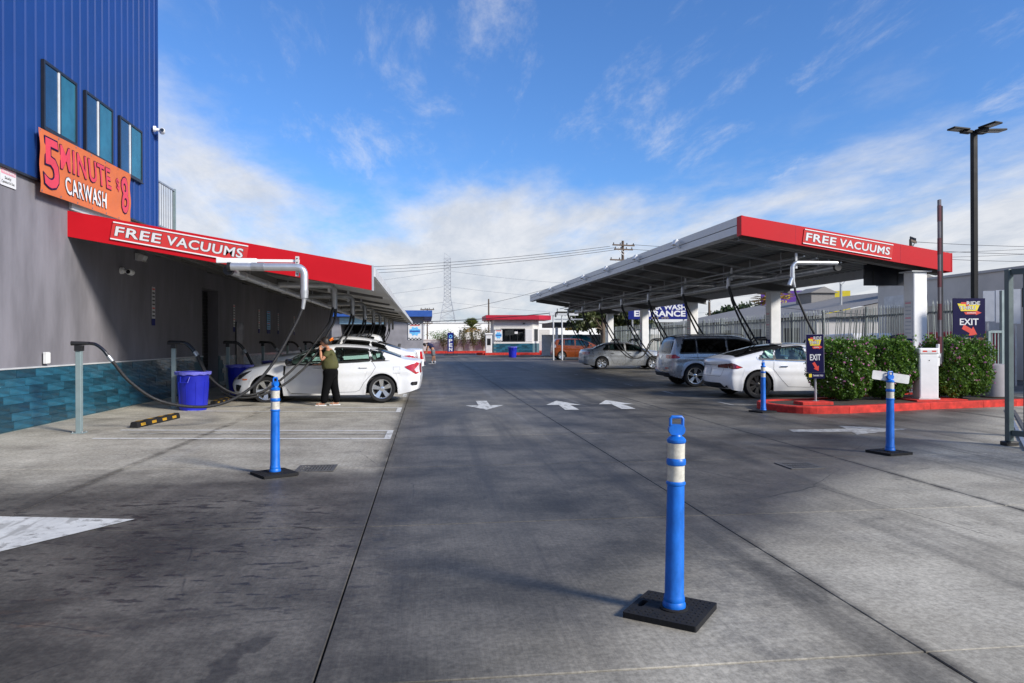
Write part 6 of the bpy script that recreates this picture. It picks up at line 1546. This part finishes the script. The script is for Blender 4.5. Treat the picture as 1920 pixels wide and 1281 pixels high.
civ.side('headlight', roundp([(4.02, 0.80), (4.35, 0.72), (4.52, 0.66), (4.52, 0.58), (4.36, 0.60), (4.1, 0.74)], 0.02), 'head_dark', 0.008)
civ.front('grille', [(0, 0.48), (0.62, 0.50), (0.60, 0.62), (0, 0.60)], 'black'); civ.front('lower_grille', [(0, 0.22), (0.6, 0.22), (0.55, 0.36), (0, 0.38)], 'black')
civ.side('side_marker', [(4.13, 0.60), (4.30, 0.60), (4.28, 0.565), (4.15, 0.57)], 'amber', 0.008)
civ.side('fog_vent', roundp([(4.30, 0.44), (4.52, 0.47), (4.55, 0.30), (4.42, 0.30)], 0.03), 'black_gloss', 0.008)
civ.handle(1.42, 0.85); civ.handle(2.42, 0.83, sides=(-1,)); civ.mirror(3.05, sides=(-1,))
# the open door hangs on its own hinge
hx, hz = 3.27, 0.0; hy = civ.low(3.27, 0.6)
dp = part('door', civ.root, (hx - civ.L / 2, hy - 0.01, 0), (0, 0, R(-24)), label='open white front door swung towards the camera')
def doorpatch(name, P, m, off, thick=None):
    vs, fs = sliced(P, 0.08); q = [(x - hx, civ.ys(x, z) - hy + off, z) for x, z in vs]
    return MB().add(q, fs).build(name, m, dp, 40)
op = [(2.225, 0.25), (3.12, 0.25), (3.27, 0.42), (3.27, 0.90), (2.245, 0.95)]
doorpatch('outer_skin', op, 'paint_white', 0.0); doorpatch('inner_panel', inset(op, 0.012), 'cabin', -0.12)
n_ = len(op); e1 = [(x - hx, civ.ys(x, z) - hy, z) for x, z in op]; e2 = [(x - hx, civ.ys(x, z) - hy - 0.12, z) for x, z in op]
MB().add(e1 + e2, [(i, (i + 1) % n_, n_ + (i + 1) % n_, n_ + i) for i in range(n_)]).build('door_edge', 'paint_white', dp)
P = civ.segP[-1]; doorpatch('window', inset(P, 0.01), 'glass_clear', -0.01)
a_, b_ = inset(P, -0.045), inset(P, 0.015); k_ = len(a_)
MB().add([(u - hx, civ.ys(u, v) - hy, v) for u, v in a_] + [(u - hx, civ.ys(u, v) - hy + 0.004, v) for u, v in b_], [(i, (i + 1) % k_, k_ + (i + 1) % k_, k_ + i) for i in range(k_)]).build('window_frame', 'black', dp)
MB().box((-0.20, 0.14, 1.0), (0.10, 0.20, 0.14)).build('mirror', 'black_gloss', dp, bevel=0.035); MB().box((-0.2, 0.04, 0.95), (0.05, 0.12, 0.04)).build('mirror_stalk', 'black', dp)
MB().b6(2.30 - hx, 2.50 - hx, 0.004 + civ.ys(2.4, 0.83) - hy, 0.035 + civ.ys(2.4, 0.83) - hy, 0.82, 0.848).build('door_handle', 'paint_white', dp, bevel=0.009)

# --- white coupe SUV behind it
x4 = Car('white coupe SUV parked behind the white sedan under the left canopy', (-2.55, 22.6, 0.03), PI, 'paint_white', 4.70, 1.92,
    ((0, 1.13), (0.08, 1.19), (0.4, 1.24), (0.8, 1.36), (1.3, 1.52), (1.8, 1.62), (2.3, 1.655), (2.7, 1.60), (3.05, 1.46), (3.4, 1.26), (3.6, 1.16), (4.1, 1.10), (4.5, 0.98), (4.7, 0.80)),
    ((0, 1.10), (1.0, 1.13), (2.0, 1.06), (3.4, 1.02), (4.7, 0.95)), (0.92, 3.75), 0.37, 0.26, crease=0.72, gm='glass_black')
x4.windows(((0.95, 1.42, 0.10, 0.02), (1.47, 2.3, 0.03, -0.02), (2.38, 3.3, 0.0, -0.15)), (2.85, 3.48), (0.6, 1.25), trim='black'); x4.build()
x4.side('taillight', roundp([(0.02, 0.95), (0.02, 1.02), (0.25, 1.07), (0.48, 1.05), (0.42, 0.97), (0.2, 0.93)], 0.04), 'tail_red', 0.01); x4.rear('taillight', [(0.42, 0.95), (0.80, 0.94), (0.80, 1.03), (0.42, 1.02)], 'tail_red')
x4.top('fin', [(1.2, -0.04), (1.42, -0.04), (1.42, 0.04), (1.2, 0.04)], 'paint_white', 0.05)
x4.side('reflector', [(0.10, 0.55), (0.22, 0.56), (0.2, 0.63)], 'black', 0.01); x4.seam([(2.34, 1.05), (2.33, 0.32)]); x4.seam([(1.45, 1.1), (1.3, 0.85), (1.45, 0.6), (1.6, 0.32)]); x4.handle(1.62, 0.98); x4.handle(2.58, 0.96); x4.mirror(3.1)
# --- white pickup-like wagon further back
wg = Car('white tall wagon with upright red tail lamp, farthest under the left canopy', (-2.5, 31.0, 0.02), PI, 'paint_white', 4.9, 1.95,
    ((0, 1.10), (0.05, 1.18), (0.35, 1.2), (1.5, 1.22), (1.75, 1.28), (1.95, 1.75), (2.4, 1.84), (3.0, 1.82), (3.5, 1.62), (3.9, 1.25), (4.4, 1.18), (4.75, 1.05), (4.9, 0.85)),
    ((0, 1.05), (2.0, 1.15), (3.8, 1.12), (4.9, 1.0)), (1.1, 3.95), 0.38, 0.35, gm='glass_black', tumble=0.25)
wg.windows(((2.1, 2.75, 0.03, -0.02), (2.82, 3.75, 0, -0.2)), (3.3, 3.85), None); wg.build()
wg.side('taillight', roundp([(0.02, 0.75), (0.02, 1.08), (0.16, 1.08), (0.18, 0.75)], 0.03), 'tail_red', 0.01); wg.rear('taillight', [(0.72, 0.76), (0.82, 0.76), (0.82, 1.08), (0.72, 1.08)], 'tail_red'); wg.rear('bumper', [(-0.8, 0.5), (0.8, 0.5), (0.8, 0.66), (-0.8, 0.66)], 'chrome', 0.02, mirror=False)
wg.mirror(3.6)

# --- right row, tails towards the lane
tes = Car('white electric fastback with black glass roof, nearest in the right row', (10.03, 18.52, 0), -0.02, 'paint_white', 4.98, 1.96,
    ((0, 0.93), (0.05, 1.03), (0.12, 1.05), (0.5, 1.13), (1.0, 1.26), (1.6, 1.39), (2.2, 1.44), (2.7, 1.42), (3.1, 1.30), (3.5, 1.11), (3.75, 0.99), (4.2, 0.92), (4.6, 0.80), (4.9, 0.65), (4.98, 0.55)),
    ((0, 0.95), (0.8, 1.0), (1.6, 0.965), (2.6, 0.93), (3.6, 0.88), (4.98, 0.75)), (0.99, 3.95), 0.352, 0.19, crease=0.66, gm='glass_clear', rimcol='rim_dark', spokes=7, twin=True, seats='seat_light',
    rearz=((0.2, 0.14), (0.38, 0.02), (0.55, 0.0), (0.8, 0.05), (0.98, 0.02), (1.05, 0.04)), curve_r=0.26, sillup=0.06)
tes.windows(((1.02, 1.42, 0.20, 0.05), (1.46, 2.38, 0.05, -0.10), (2.48, 3.45, -0.05, -0.18)), (2.9, 3.62), (0.45, 1.72), trim='black', rear_gm='glass_black', rww=0.93); tes.build()
tes.top('glass_roof', roundp([(1.74, -0.52), (2.86, -0.52), (2.86, 0.52), (1.74, 0.52)], 0.06), 'black_gloss', 0.004)
tes.ring('window_line', tes.dlo(1.0, 3.47, 0.83), 'chrome', -0.026, -0.036, 0.006, 'side')
tes.side('taillight', roundp([(0.02, 0.79), (0.02, 0.90), (0.18, 0.925), (0.34, 0.90), (0.58, 0.81), (0.42, 0.77), (0.2, 0.765)], 0.02), 'tail_dark', 0.010); tes.side('taillight_tip', [(0.36, 0.795), (0.40, 0.86), (0.55, 0.81), (0.44, 0.785)], 'tail_red', 0.013)
tes.rear('taillight', roundp([(0.46, 0.80), (0.84, 0.785), (0.84, 0.91), (0.48, 0.87)], 0.02), 'tail_dark'); tes.rear('chrome_bar', [(-0.47, 0.855), (0.47, 0.855), (0.47, 0.875), (-0.47, 0.875)], 'chrome', 0.014, mirror=False)
tes.rear('number_plate', rect(0, 0.71, 0.34, 0.17), 'plate', 0.012, mirror=False); tes.rear('diffuser', roundp([(-0.72, 0.26), (0.72, 0.26), (0.62, 0.40), (-0.62, 0.40)], 0.04), 'black', 0.008, mirror=False)
tes.rear('boot_seam', [(-0.62, 0.568), (0.62, 0.568), (0.62, 0.575), (-0.62, 0.575)], 'seam', 0.003, mirror=False); tes.rear('boot_seam', [(0.62, 0.57), (0.66, 0.60), (0.70, 0.80), (0.694, 0.80), (0.654, 0.603), (0.617, 0.575)], 'seam', 0.003)
tes.seam([(1.42, 0.95), (1.40, 0.75), (1.62, 0.48), (1.80, 0.30), (2.40, 0.28), (2.42, 0.93)]); tes.seam([(2.44, 0.28), (3.35, 0.28), (3.5, 0.45), (3.52, 0.88)]); tes.handle(1.68, 0.83, m='chrome'); tes.handle(2.68, 0.81, m='chrome'); tes.mirror(3.3)

vw = Car('silver grey SUV with roof rails in the right row', (10.12, 23.25, 0), -0.02, 'paint_grey', 4.70, 1.84,
    ((0, 1.08), (0.04, 1.22), (0.10, 1.34), (0.22, 1.56), (0.30, 1.63), (0.6, 1.665), (1.5, 1.70), (2.3, 1.69), (2.8, 1.60), (3.2, 1.40), (3.55, 1.16), (3.75, 1.08), (4.2, 1.02), (4.55, 0.90), (4.70, 0.72)),
    ((0, 1.06), (1.0, 1.08), (2.4, 1.05), (3.6, 1.0), (4.7, 0.9)), (0.93, 3.72), 0.365, 0.25, crease=0.80, gm='glass_black', rimcol='rim_silver', spokes=5, twin=True, tumble=0.30,
    rearz=((0.25, 0.10), (0.5, 0.0), (0.75, 0.03), (1.1, 0.10), (1.35, 0.17), (1.65, 0.30)), curve_r=0.12)
vw.windows(((0.42, 0.98, 0.16, 0.0), (1.03, 2.0, 0.0, 0.0), (2.06, 3.35, 0.0, -0.25)), (2.92, 3.6), None, trim='black', frac=0.78); vw.build()
vw.rear('rear_window', roundp([(-0.62, 1.12), (0.62, 1.12), (0.54, 1.46), (-0.54, 1.46)], 0.06), 'glass_navy', 0.010, mirror=False); vw.rear('rear_window_trim', roundp([(-0.68, 1.08), (0.68, 1.08), (0.60, 1.52), (-0.60, 1.52)], 0.06), 'black_gloss', 0.005, mirror=False)
vw.rear('wiper', [(-0.35, 1.13), (0.05, 1.16), (0.05, 1.175), (-0.35, 1.145)], 'black', 0.02, mirror=False)
vw.top('spoiler', roundp([(0.20, -0.58), (0.42, -0.60), (0.42, 0.60), (0.20, 0.58)], 0.05), 'black_gloss', 0.02)
vw.side('taillight', roundp([(0.02, 0.93), (0.02, 1.05), (0.20, 1.06), (0.42, 0.97), (0.36, 0.93)], 0.02), 'tail_red', 0.010); vw.rear('taillight', roundp([(0.44, 0.93), (0.80, 0.92), (0.80, 1.05), (0.42, 1.04)], 0.02), 'tail_red')
vw.rear('emblem', [(0.055 * math.cos(q * 0.524), 0.98 + 0.055 * math.sin(q * 0.524)) for q in range(12)], 'chrome', 0.014, mirror=False); vw.rear('number_plate', rect(0, 0.80, 0.32, 0.16), 'plate', 0.014, mirror=False); vw.rear('plate_recess', roundp(rect(0, 0.80, 0.5, 0.22), 0.03), 'paint_grey', 0.006, mirror=False)
vw.rear('lower_bumper', roundp([(-0.78, 0.34), (0.78, 0.34), (0.78, 0.46), (-0.78, 0.46)], 0.03), 'black', 0.010, mirror=False); vw.rear('chrome_strip', [(-0.76, 0.50), (0.76, 0.50), (0.76, 0.525), (-0.76, 0.525)], 'chrome', 0.012, mirror=False); vw.rear('reflector', [(0.5, 0.60), (0.74, 0.60), (0.74, 0.63), (0.5, 0.63)], 'tail_red', 0.012)
vw.side('lower_strip', [(1.4, 0.32), (3.25, 0.32), (3.25, 0.345), (1.4, 0.345)], 'chrome', 0.012)
for wx_ in vw.wheels:
    q0 = [(wx_ + math.cos(a) * (vw.R + 0.058), vw.R + math.sin(a) * (vw.R + 0.058)) for a in [PI * t / 16 + 0.0 for t in range(17)]]; q1 = [(wx_ + math.cos(a) * (vw.R + 0.12), vw.R + math.sin(a) * (vw.R + 0.12)) for a in [PI * t / 16 for t in range(16, -1, -1)]]
    vw.side('arch_trim', q0 + q1, 'steel_edge', 0.008)
vw.seam([(1.0, 1.08), (1.02, 0.85), (1.25, 0.65), (1.42, 0.35)]); vw.seam([(2.03, 1.05), (2.03, 0.33)]); vw.seam([(3.3, 1.0), (3.28, 0.45), (3.1, 0.33)]); vw.handle(1.28, 0.95); vw.handle(2.3, 0.93); vw.mirror(3.15)
for sd in (-1, 1): MB().tube(spline([(0.7 - 2.35, sd * 0.60, 1.64), (0.85 - 2.35, sd * 0.60, 1.70), (2.4 - 2.35, sd * 0.60, 1.725), (2.7 - 2.35, sd * 0.6, 1.65)], 6), 0.016, 6).build('roof_rail', 'chrome', vw.root, 50)

cmr = Car('silver sedan with dark windows in the middle of the right row', (10.62, 38.0, 0), -0.03, 'paint_silver', 4.80, 1.82,
    ((0, 0.95), (0.05, 1.04), (0.3, 1.09), (0.62, 1.12), (1.0, 1.26), (1.4, 1.40), (1.9, 1.465), (2.4, 1.465), (2.9, 1.36), (3.3, 1.18), (3.6, 1.04), (4.1, 0.97), (4.5, 0.87), (4.75, 0.72), (4.8, 0.6)),
    ((0, 0.98), (1.0, 1.0), (2.4, 0.95), (3.5, 0.92), (4.8, 0.85)), (1.05, 3.83), 0.33, 0.20, crease=0.72, gm='glass_tint', rimcol='rim_silver', spokes=7, curve_r=0.16)
cmr.windows(((1.12, 1.42, 0.18, 0.04), (1.45, 2.3, 0.04, -0.03), (2.38, 3.4, 0, -0.2)), (2.88, 3.5), (0.68, 1.32)); cmr.build()
cmr.side('taillight', roundp([(0.02, 0.80), (0.02, 0.94), (0.40, 0.93), (0.33, 0.80)], 0.02), 'tail_red', 0.01); cmr.side('taillight_insert', [(0.06, 0.84), (0.06, 0.90), (0.34, 0.90), (0.30, 0.84)], 'tail_clear', 0.013); cmr.rear('taillight', [(0.45, 0.80), (0.78, 0.80), (0.78, 0.95), (0.5, 0.95)], 'tail_red'); cmr.rear('number_plate', rect(0, 0.78, 0.32, 0.16), 'plate', 0.012, mirror=False)
cmr.rear('chrome_bar', [(-0.4, 0.90), (0.4, 0.90), (0.4, 0.93), (-0.4, 0.93)], 'chrome', 0.012, mirror=False)
cmr.seam([(1.45, 1.0), (1.42, 0.75), (1.6, 0.5), (1.72, 0.3), (2.33, 0.27), (2.34, 0.96)]); cmr.seam([(2.34, 0.27), (3.2, 0.27), (3.36, 0.45), (3.38, 0.9)]); cmr.handle(1.62, 0.86, m='chrome'); cmr.handle(2.55, 0.84, m='chrome'); cmr.mirror(3.2)

fit = Car('small orange hatchback at the far end of the right row', (12.35, 57.5, 0), -0.03, 'paint_orange', 4.1, 1.70,
    ((0, 1.05), (0.04, 1.18), (0.12, 1.32), (0.25, 1.45), (0.5, 1.50), (1.4, 1.53), (2.0, 1.51), (2.5, 1.40), (3.0, 1.18), (3.4, 1.00), (3.75, 0.90), (4.0, 0.78), (4.1, 0.62)),
    ((0, 1.05), (1.0, 1.02), (2.4, 0.97), (3.3, 0.92), (4.1, 0.85)), (0.68, 3.18), 0.30, 0.20, crease=0.75, gm='glass_clear', rimcol='rim_silver', spokes=8, curve_r=0.12, rearz=((0.2, 0.05), (0.5, 0.0), (0.9, 0.04), (1.2, 0.10), (1.5, 0.2)), tumble=0.32)
fit.windows(((0.42, 0.82, 0.12, 0.02), (0.90, 1.62, 0.02, 0), (1.72, 2.9, 0, -0.3)), (2.3, 3.15), None); fit.build()
fit.rear('rear_window', roundp([(-0.55, 1.06), (0.55, 1.06), (0.48, 1.36), (-0.48, 1.36)], 0.05), 'glass_black', 0.008, mirror=False); fit.side('taillight', roundp([(0.02, 0.85), (0.04, 1.12), (0.2, 1.06), (0.24, 0.9)], 0.03), 'tail_clear', 0.01); fit.rear('taillight', [(0.5, 0.86), (0.74, 0.86), (0.70, 1.1), (0.56, 1.04)], 'tail_red')
fit.seam([(0.86, 1.0), (0.95, 0.8), (1.1, 0.35)]); fit.seam([(1.68, 0.98), (1.66, 0.3)]); fit.handle(1.05, 0.88); fit.handle(1.85, 0.87); fit.mirror(2.65); fit.root.scale = (1.12, 1.12, 1.14)

# ================================================================== people
def skin(name, m, parent, verts, edges, radii, sub=2, root=0, label=None):
    me = bpy.data.meshes.new(name); me.from_pydata(verts, edges, []); o = bpy.data.objects.new(name, me); col.objects.link(o)
    md = o.modifiers.new('skin', 'SKIN'); md.use_smooth_shade = True
    for i, r_ in enumerate(radii):
        sv = me.skin_vertices[0].data[i]; sv.radius = r_ if isinstance(r_, tuple) else (r_, r_)
        sv.use_root = (i == root)
    sd = o.modifiers.new('sub', 'SUBSURF'); sd.levels = sub; sd.render_levels = sub
    bpy.context.view_layer.update()
    me2 = bpy.data.meshes.new_from_object(o.evaluated_get(bpy.context.evaluated_depsgraph_get()))
    bpy.data.objects.remove(o); me2.name = name; me2.materials.clear(); me2.materials.append(MATS[m]); me2.shade_smooth()
    return link(name, me2, parent, label=label)
def chain(*pts): return [tuple(p[:3]) for p in pts], [(i, i + 1) for i in range(len(pts) - 1)], [p[3] for p in pts]
def hand(parent, p, d, palmn, m='skin', s=1.0):
    """palm with four fingers and a thumb; p wrist, d direction, palmn palm normal"""
    p = Vector(p); d = Vector(d).normalized(); nrm = Vector(palmn).normalized(); sdv = d.cross(nrm).normalized(); h = part('hand', parent)
    v, e, r_ = chain((*p, .022 * s), (*(p + d * 0.045 * s), (.036 * s)), (*(p + d * 0.085 * s), (.034 * s)), (*(p + d * 0.10 * s), .026 * s))
    skin('palm', m, h, v, e, [(a, a * 0.55) for a in r_], 1)
    for k, L_ in enumerate((0.068, 0.076, 0.072, 0.056)):
        b_ = p + d * 0.09 * s + sdv * (k - 1.5) * 0.02 * s; c1 = b_ + d * L_ * 0.5 * s + nrm * 0.012 * s; c2 = c1 + (d * 0.7 + nrm * 0.5) * L_ * 0.5 * s
        v, e, r_ = chain((*b_, .0085 * s), (*c1, .008 * s), (*c2, .0065 * s)); skin('finger', m, h, v, e, r_, 1)
    b_ = p + d * 0.03 * s - sdv * 0.03 * s; v, e, r_ = chain((*b_, .011 * s), (*(b_ - sdv * 0.025 * s + d * 0.025 * s + nrm * 0.01 * s), .0095 * s), (*(b_ - sdv * 0.03 * s + d * 0.055 * s + nrm * 0.02 * s), .0075 * s)); skin('thumb', m, h, v, e, r_, 1)
def head(parent, c, fwd, s=1.0, m='skin'):
    c = Vector(c); f = Vector(fwd).normalized(); up_ = Vector((0, 0, 1)); rt = f.cross(up_).normalized(); up_ = rt.cross(f)
    vs, fs = [], []; n, k = 20, 24
    for i in range(n + 1):
        t_ = PI * i / n
        for j in range(k):
            a = 2 * PI * j / k; x, y, z = math.sin(t_) * math.cos(a), math.sin(t_) * math.sin(a), math.cos(t_)
            fx_, sx_, hz_ = x * 0.098, y * 0.075, z * 0.118
            if hz_ < 0: q = -hz_ / 0.118; sx_ *= 1 - 0.30 * q; fx_ *= 1 - 0.12 * q; fx_ += 0.018 * q
            if x > 0:
                fx_ += 0.026 * math.exp(-((sx_ / 0.014) ** 2) - ((hz_ + 0.018) / 0.022) ** 2)     # nose
                fx_ -= 0.012 * math.exp(-(((abs(sx_) - 0.032) / 0.016) ** 2) - ((hz_ - 0.012) / 0.014) ** 2)   # eye sockets
                fx_ += 0.006 * math.exp(-((sx_ / 0.024) ** 2) - ((hz_ + 0.058) / 0.010) ** 2)     # lips
                fx_ += 0.010 * math.exp(-((sx_ / 0.02) ** 2) - ((hz_ + 0.10) / 0.018) ** 2)
            vs.append(c + (f * fx_ + rt * sx_ + up_ * hz_) * s)
    for i in range(n):
        for j in range(k): fs.append((i * k + j, i * k + (j + 1) % k, (i + 1) * k + (j + 1) % k, (i + 1) * k + j))
    h = MB().add(vs, fs).build('head', m, parent, 60)
    for sd in (-1, 1):
        MB().lathe([(0.004, -0.008), (0.017, -0.004), (0.019, 0.003), (0.008, 0.006)], 10, axis='y').build('ear', m, h, 50, loc=tuple(c + rt * sd * 0.076 * s)).scale = (0.9, 1, 1.5)
        MB().lathe([(0.001, -0.008), (0.009, -0.004), (0.009, 0.004), (0.001, 0.008)], 10).build('eye', 'black_gloss', h, 50, loc=tuple(c + (f * 0.082 + rt * sd * 0.032 + up_ * 0.012) * s))
    return h, f, rt, up_
def hair(parent, c, f, up_, rt, s=1.0, drop=-0.3, m='hair'):
    vs, fs = [], []; n, k = 14, 24; f = Vector(f)
    for i in range(n + 1):
        for j in range(k):
            a = 2 * PI * j / k; front_ = max(0, math.cos(a)); lim = PI * (0.34 + 0.30 * (1 - front_))
            t_ = lim * i / n; x, y, z = math.sin(t_) * math.cos(a), math.sin(t_) * math.sin(a), math.cos(t_)
            r_ = 1.10 + 0.03 * math.sin(a * 7 + i)
            vs.append(Vector(c) + (f * x * 0.100 * r_ + rt * y * 0.080 * r_ + up_ * z * 0.122 * r_) * s)
    for i in range(n):
        for j in range(k): fs.append((i * k + j, i * k + (j + 1) % k, (i + 1) * k + (j + 1) % k, (i + 1) * k + j))
    return MB().add(vs, fs).build('hair', m, parent, 60)

# woman at the open door, facing the car interior (-x), left hand raised to her ear
pw = thing('person', 'person in olive T-shirt and black trousers standing at the open sedan door', 'person', (-2.22, 16.92, gz(-2.2)), 0); pw.scale = (0.99, 0.99, 0.925)
body_v = [(0.0, 0, 0.95), (-0.01, 0, 1.10), (-0.02, 0, 1.25), (-0.03, 0, 1.36), (-0.05, 0, 1.42), (-0.07, 0, 1.50),          # 0-5 trunk, neck
          (-0.02, -0.17, 1.35), (-0.16, -0.25, 1.13), (-0.20, -0.14, 1.37),                                                 # 6-8 left arm up to the ear
          (-0.03, 0.17, 1.34), (-0.10, 0.22, 1.10), (-0.30, 0.16, 1.02),                                                     # 9-11 right arm forward
          (-0.02, -0.095, 0.90), (-0.08, -0.10, 0.50), (-0.13, -0.10, 0.08),                                                 # 12-14 left leg
          (0.02, 0.095, 0.90), (0.07, 0.08, 0.50), (0.16, 0.06, 0.08)]
body_e = [(0, 1), (1, 2), (2, 3), (3, 4), (4, 5), (3, 6), (6, 7), (7, 8), (3, 9), (9, 10), (10, 11), (0, 12), (12, 13), (13, 14), (0, 15), (15, 16), (16, 17)]
skin('body', 'skin', pw, body_v, body_e, [(.12, .15), (.12, .14), (.12, .15), (.09, .12), .055, .05, .055, .043, .030, .055, .043, .030, .085, .06, .04, .085, .06, .04])
sv = [(0.015, 0, 0.86), (0.0, 0, 1.02), (-0.02, 0, 1.17), (-0.025, 0, 1.29), (-0.035, 0, 1.375), (-0.02, -0.165, 1.345), (-0.10, -0.222, 1.21), (-0.03, 0.165, 1.335), (-0.07, 0.20, 1.20)]
skin('shirt', 'olive', pw, sv, [(0, 1), (1, 2), (2, 3), (3, 4), (3, 5), (5, 6), (3, 7), (7, 8)], [(.215, .225), (.20, .215), (.185, .20), (.155, .185), (.075, .10), (.085, .085), .070, (.085, .085), .070], 2)
tv = [(0.01, 0, 0.98), (0.015, 0, 0.86), (-0.02, -0.10, 0.74), (-0.07, -0.105, 0.48), (-0.12, -0.10, 0.22), (-0.13, -0.10, 0.05), (0.04, 0.095, 0.74), (0.08, 0.085, 0.48), (0.135, 0.07, 0.22), (0.165, 0.06, 0.05)]
skin('trousers', 'pants', pw, tv, [(0, 1), (1, 2), (2, 3), (3, 4), (4, 5), (1, 6), (6, 7), (7, 8), (8, 9)], [(.18, .20), (.20, .21), (.135, .125), .105, .092, .095, (.135, .125), .105, .092, .095], 2)
hd, f_, r_, u_ = head(pw, (-0.11, 0, 1.585), (-1, -0.15, -0.05)); hair(pw, (-0.105, 0, 1.585), f_, u_, r_)
skin('hair_bun', 'hair', pw, [(-0.05, 0, 1.62), (0.0, 0, 1.60), (0.02, 0, 1.54)], [(0, 1), (1, 2)], [.07, .06, .04], 2)
cp = part('hair_clip', pw, (0.03, 0, 1.63), label='orange hair clip')
for q in range(6): MB().beam((-0.02, -0.05 + 0.02 * q, -0.02), (0.05, -0.05 + 0.02 * q, 0.02), 0.014, 0.012).build('tooth', 'clip', cp)
MB().tube(spline([(-0.03, -0.065, 0.0), (0.02, -0.06, 0.045), (0.02, 0.06, 0.045), (-0.03, 0.065, 0.0)], 5), [0.02] * 16, 8).build('bow', 'clip', cp, 50)
hand(pw, (-0.20, -0.14, 1.37), (-0.05, 0.3, 1.0), (0.2, 1, 0), s=0.95); hand(pw, (-0.30, 0.16, 1.02), (-1, -0.1, 0.05), (0, 0, -1), s=0.95)
for (x, y) in ((-0.15, -0.10), (0.15, 0.06)):
    fo = part('sandal', pw, (x - 0.04, y, 0), (0, 0, R(6)))
    MB().prism(roundp([(-0.15, -0.04), (0.10, -0.035), (0.12, 0.0), (0.10, 0.035), (-0.15, 0.045)], 0.03), lambda a, b, h: (a, b, h), 0.0, 0.028).build('sole', 'white_dirty', fo, bevel=0.006)
    v, e, q = chain((0.08, 0, 0.06, .036), (0.0, 0, 0.058, .034), (-0.09, 0, 0.042, .028), (-0.13, 0, 0.036, .018)); skin('foot', 'skin', fo, v, e, [(a, a * 1.0) for a in q], 1)
    MB().tube([(-0.06, -0.045, 0.02), (-0.055, -0.03, 0.075), (-0.055, 0.03, 0.075), (-0.06, 0.045, 0.02)], 0.009, 6).build('strap', 'sandal', fo, 40)

# man bending at the far car
pmn = thing('person', 'man in navy T-shirt and grey shorts bending forward beside the lane', 'person', (0.42, 49.0, 0), 0)
bv = [(0.0, 0, 0.98), (-0.10, 0, 1.20), (-0.28, 0, 1.38), (-0.38, 0, 1.40), (-0.46, 0, 1.36), (-0.28, -0.20, 1.34), (-0.36, -0.22, 1.06), (-0.40, -0.12, 0.82), (-0.28, 0.20, 1.34), (-0.40, 0.2, 1.08), (-0.46, 0.1, 0.85), (0, -0.1, 0.93), (0.0, -0.11, 0.50), (-0.06, -0.11, 0.09), (0.0, 0.1, 0.93), (0.10, 0.11, 0.50), (0.14, 0.11, 0.09)]
be = [(0, 1), (1, 2), (2, 3), (3, 4), (2, 5), (5, 6), (6, 7), (2, 8), (8, 9), (9, 10), (0, 11), (11, 12), (12, 13), (0, 14), (14, 15), (15, 16)]
skin('body', 'skin', pmn, bv, be, [(.13, .15), .13, .12, .06, .055, .06, .047, .035, .06, .047, .035, .09, .065, .042, .09, .065, .042])
skin('shirt', 'shirt_navy', pmn, [(0.0, 0, 1.02), (-0.10, 0, 1.2), (-0.26, 0, 1.36), (-0.36, 0, 1.41), (-0.28, -0.2, 1.33), (-0.33, -0.22, 1.17), (-0.28, 0.2, 1.33), (-0.35, 0.21, 1.17)], [(0, 1), (1, 2), (2, 3), (2, 4), (4, 5), (2, 6), (6, 7)], [(.17, .19), (.17, .19), (.16, .19), .09, .09, .08, .09, .08])
skin('shorts', 'shorts', pmn, [(0, 0, 1.04), (0.01, 0, 0.92), (0.0, -0.11, 0.76), (0.0, -0.12, 0.52), (0.05, 0.11, 0.76), (0.08, 0.12, 0.52)], [(0, 1), (1, 2), (2, 3), (1, 4), (4, 5)], [(.16, .18), (.17, .19), .12, .115, .12, .115])
hd, f_, r_, u_ = head(pmn, (-0.55, 0, 1.30), (-0.6, 0, -0.8)); hair(pmn, (-0.55, 0, 1.305), f_, u_, r_)
hand(pmn, (-0.40, -0.12, 0.82), (-0.2, 0.3, -1), (0, 1, 0)); hand(pmn, (-0.46, 0.1, 0.85), (-0.2, -0.3, -1), (0, -1, 0))
for (x, y) in ((-0.06, -0.11), (0.14, 0.11)):
    fo = part('shoe', pmn, (x - 0.05, y, 0)); v, e, q = chain((0.05, 0, 0.075, .055), (-0.03, 0, 0.06, .052), (-0.13, 0, 0.045, .042), (-0.18, 0, 0.04, .03)); skin('upper', 'black', fo, v, e, q, 1)
    MB().prism(rounded(0.30, 0.105, 0.045), lambda a, b, h: (a - 0.06, b, h), 0, 0.03).build('sole', 'white', fo); MB().cyl((0.04, 0, 0.08), (0.045, 0, 0.19), 0.05, n=12).build('sock', 'white', fo, 40)
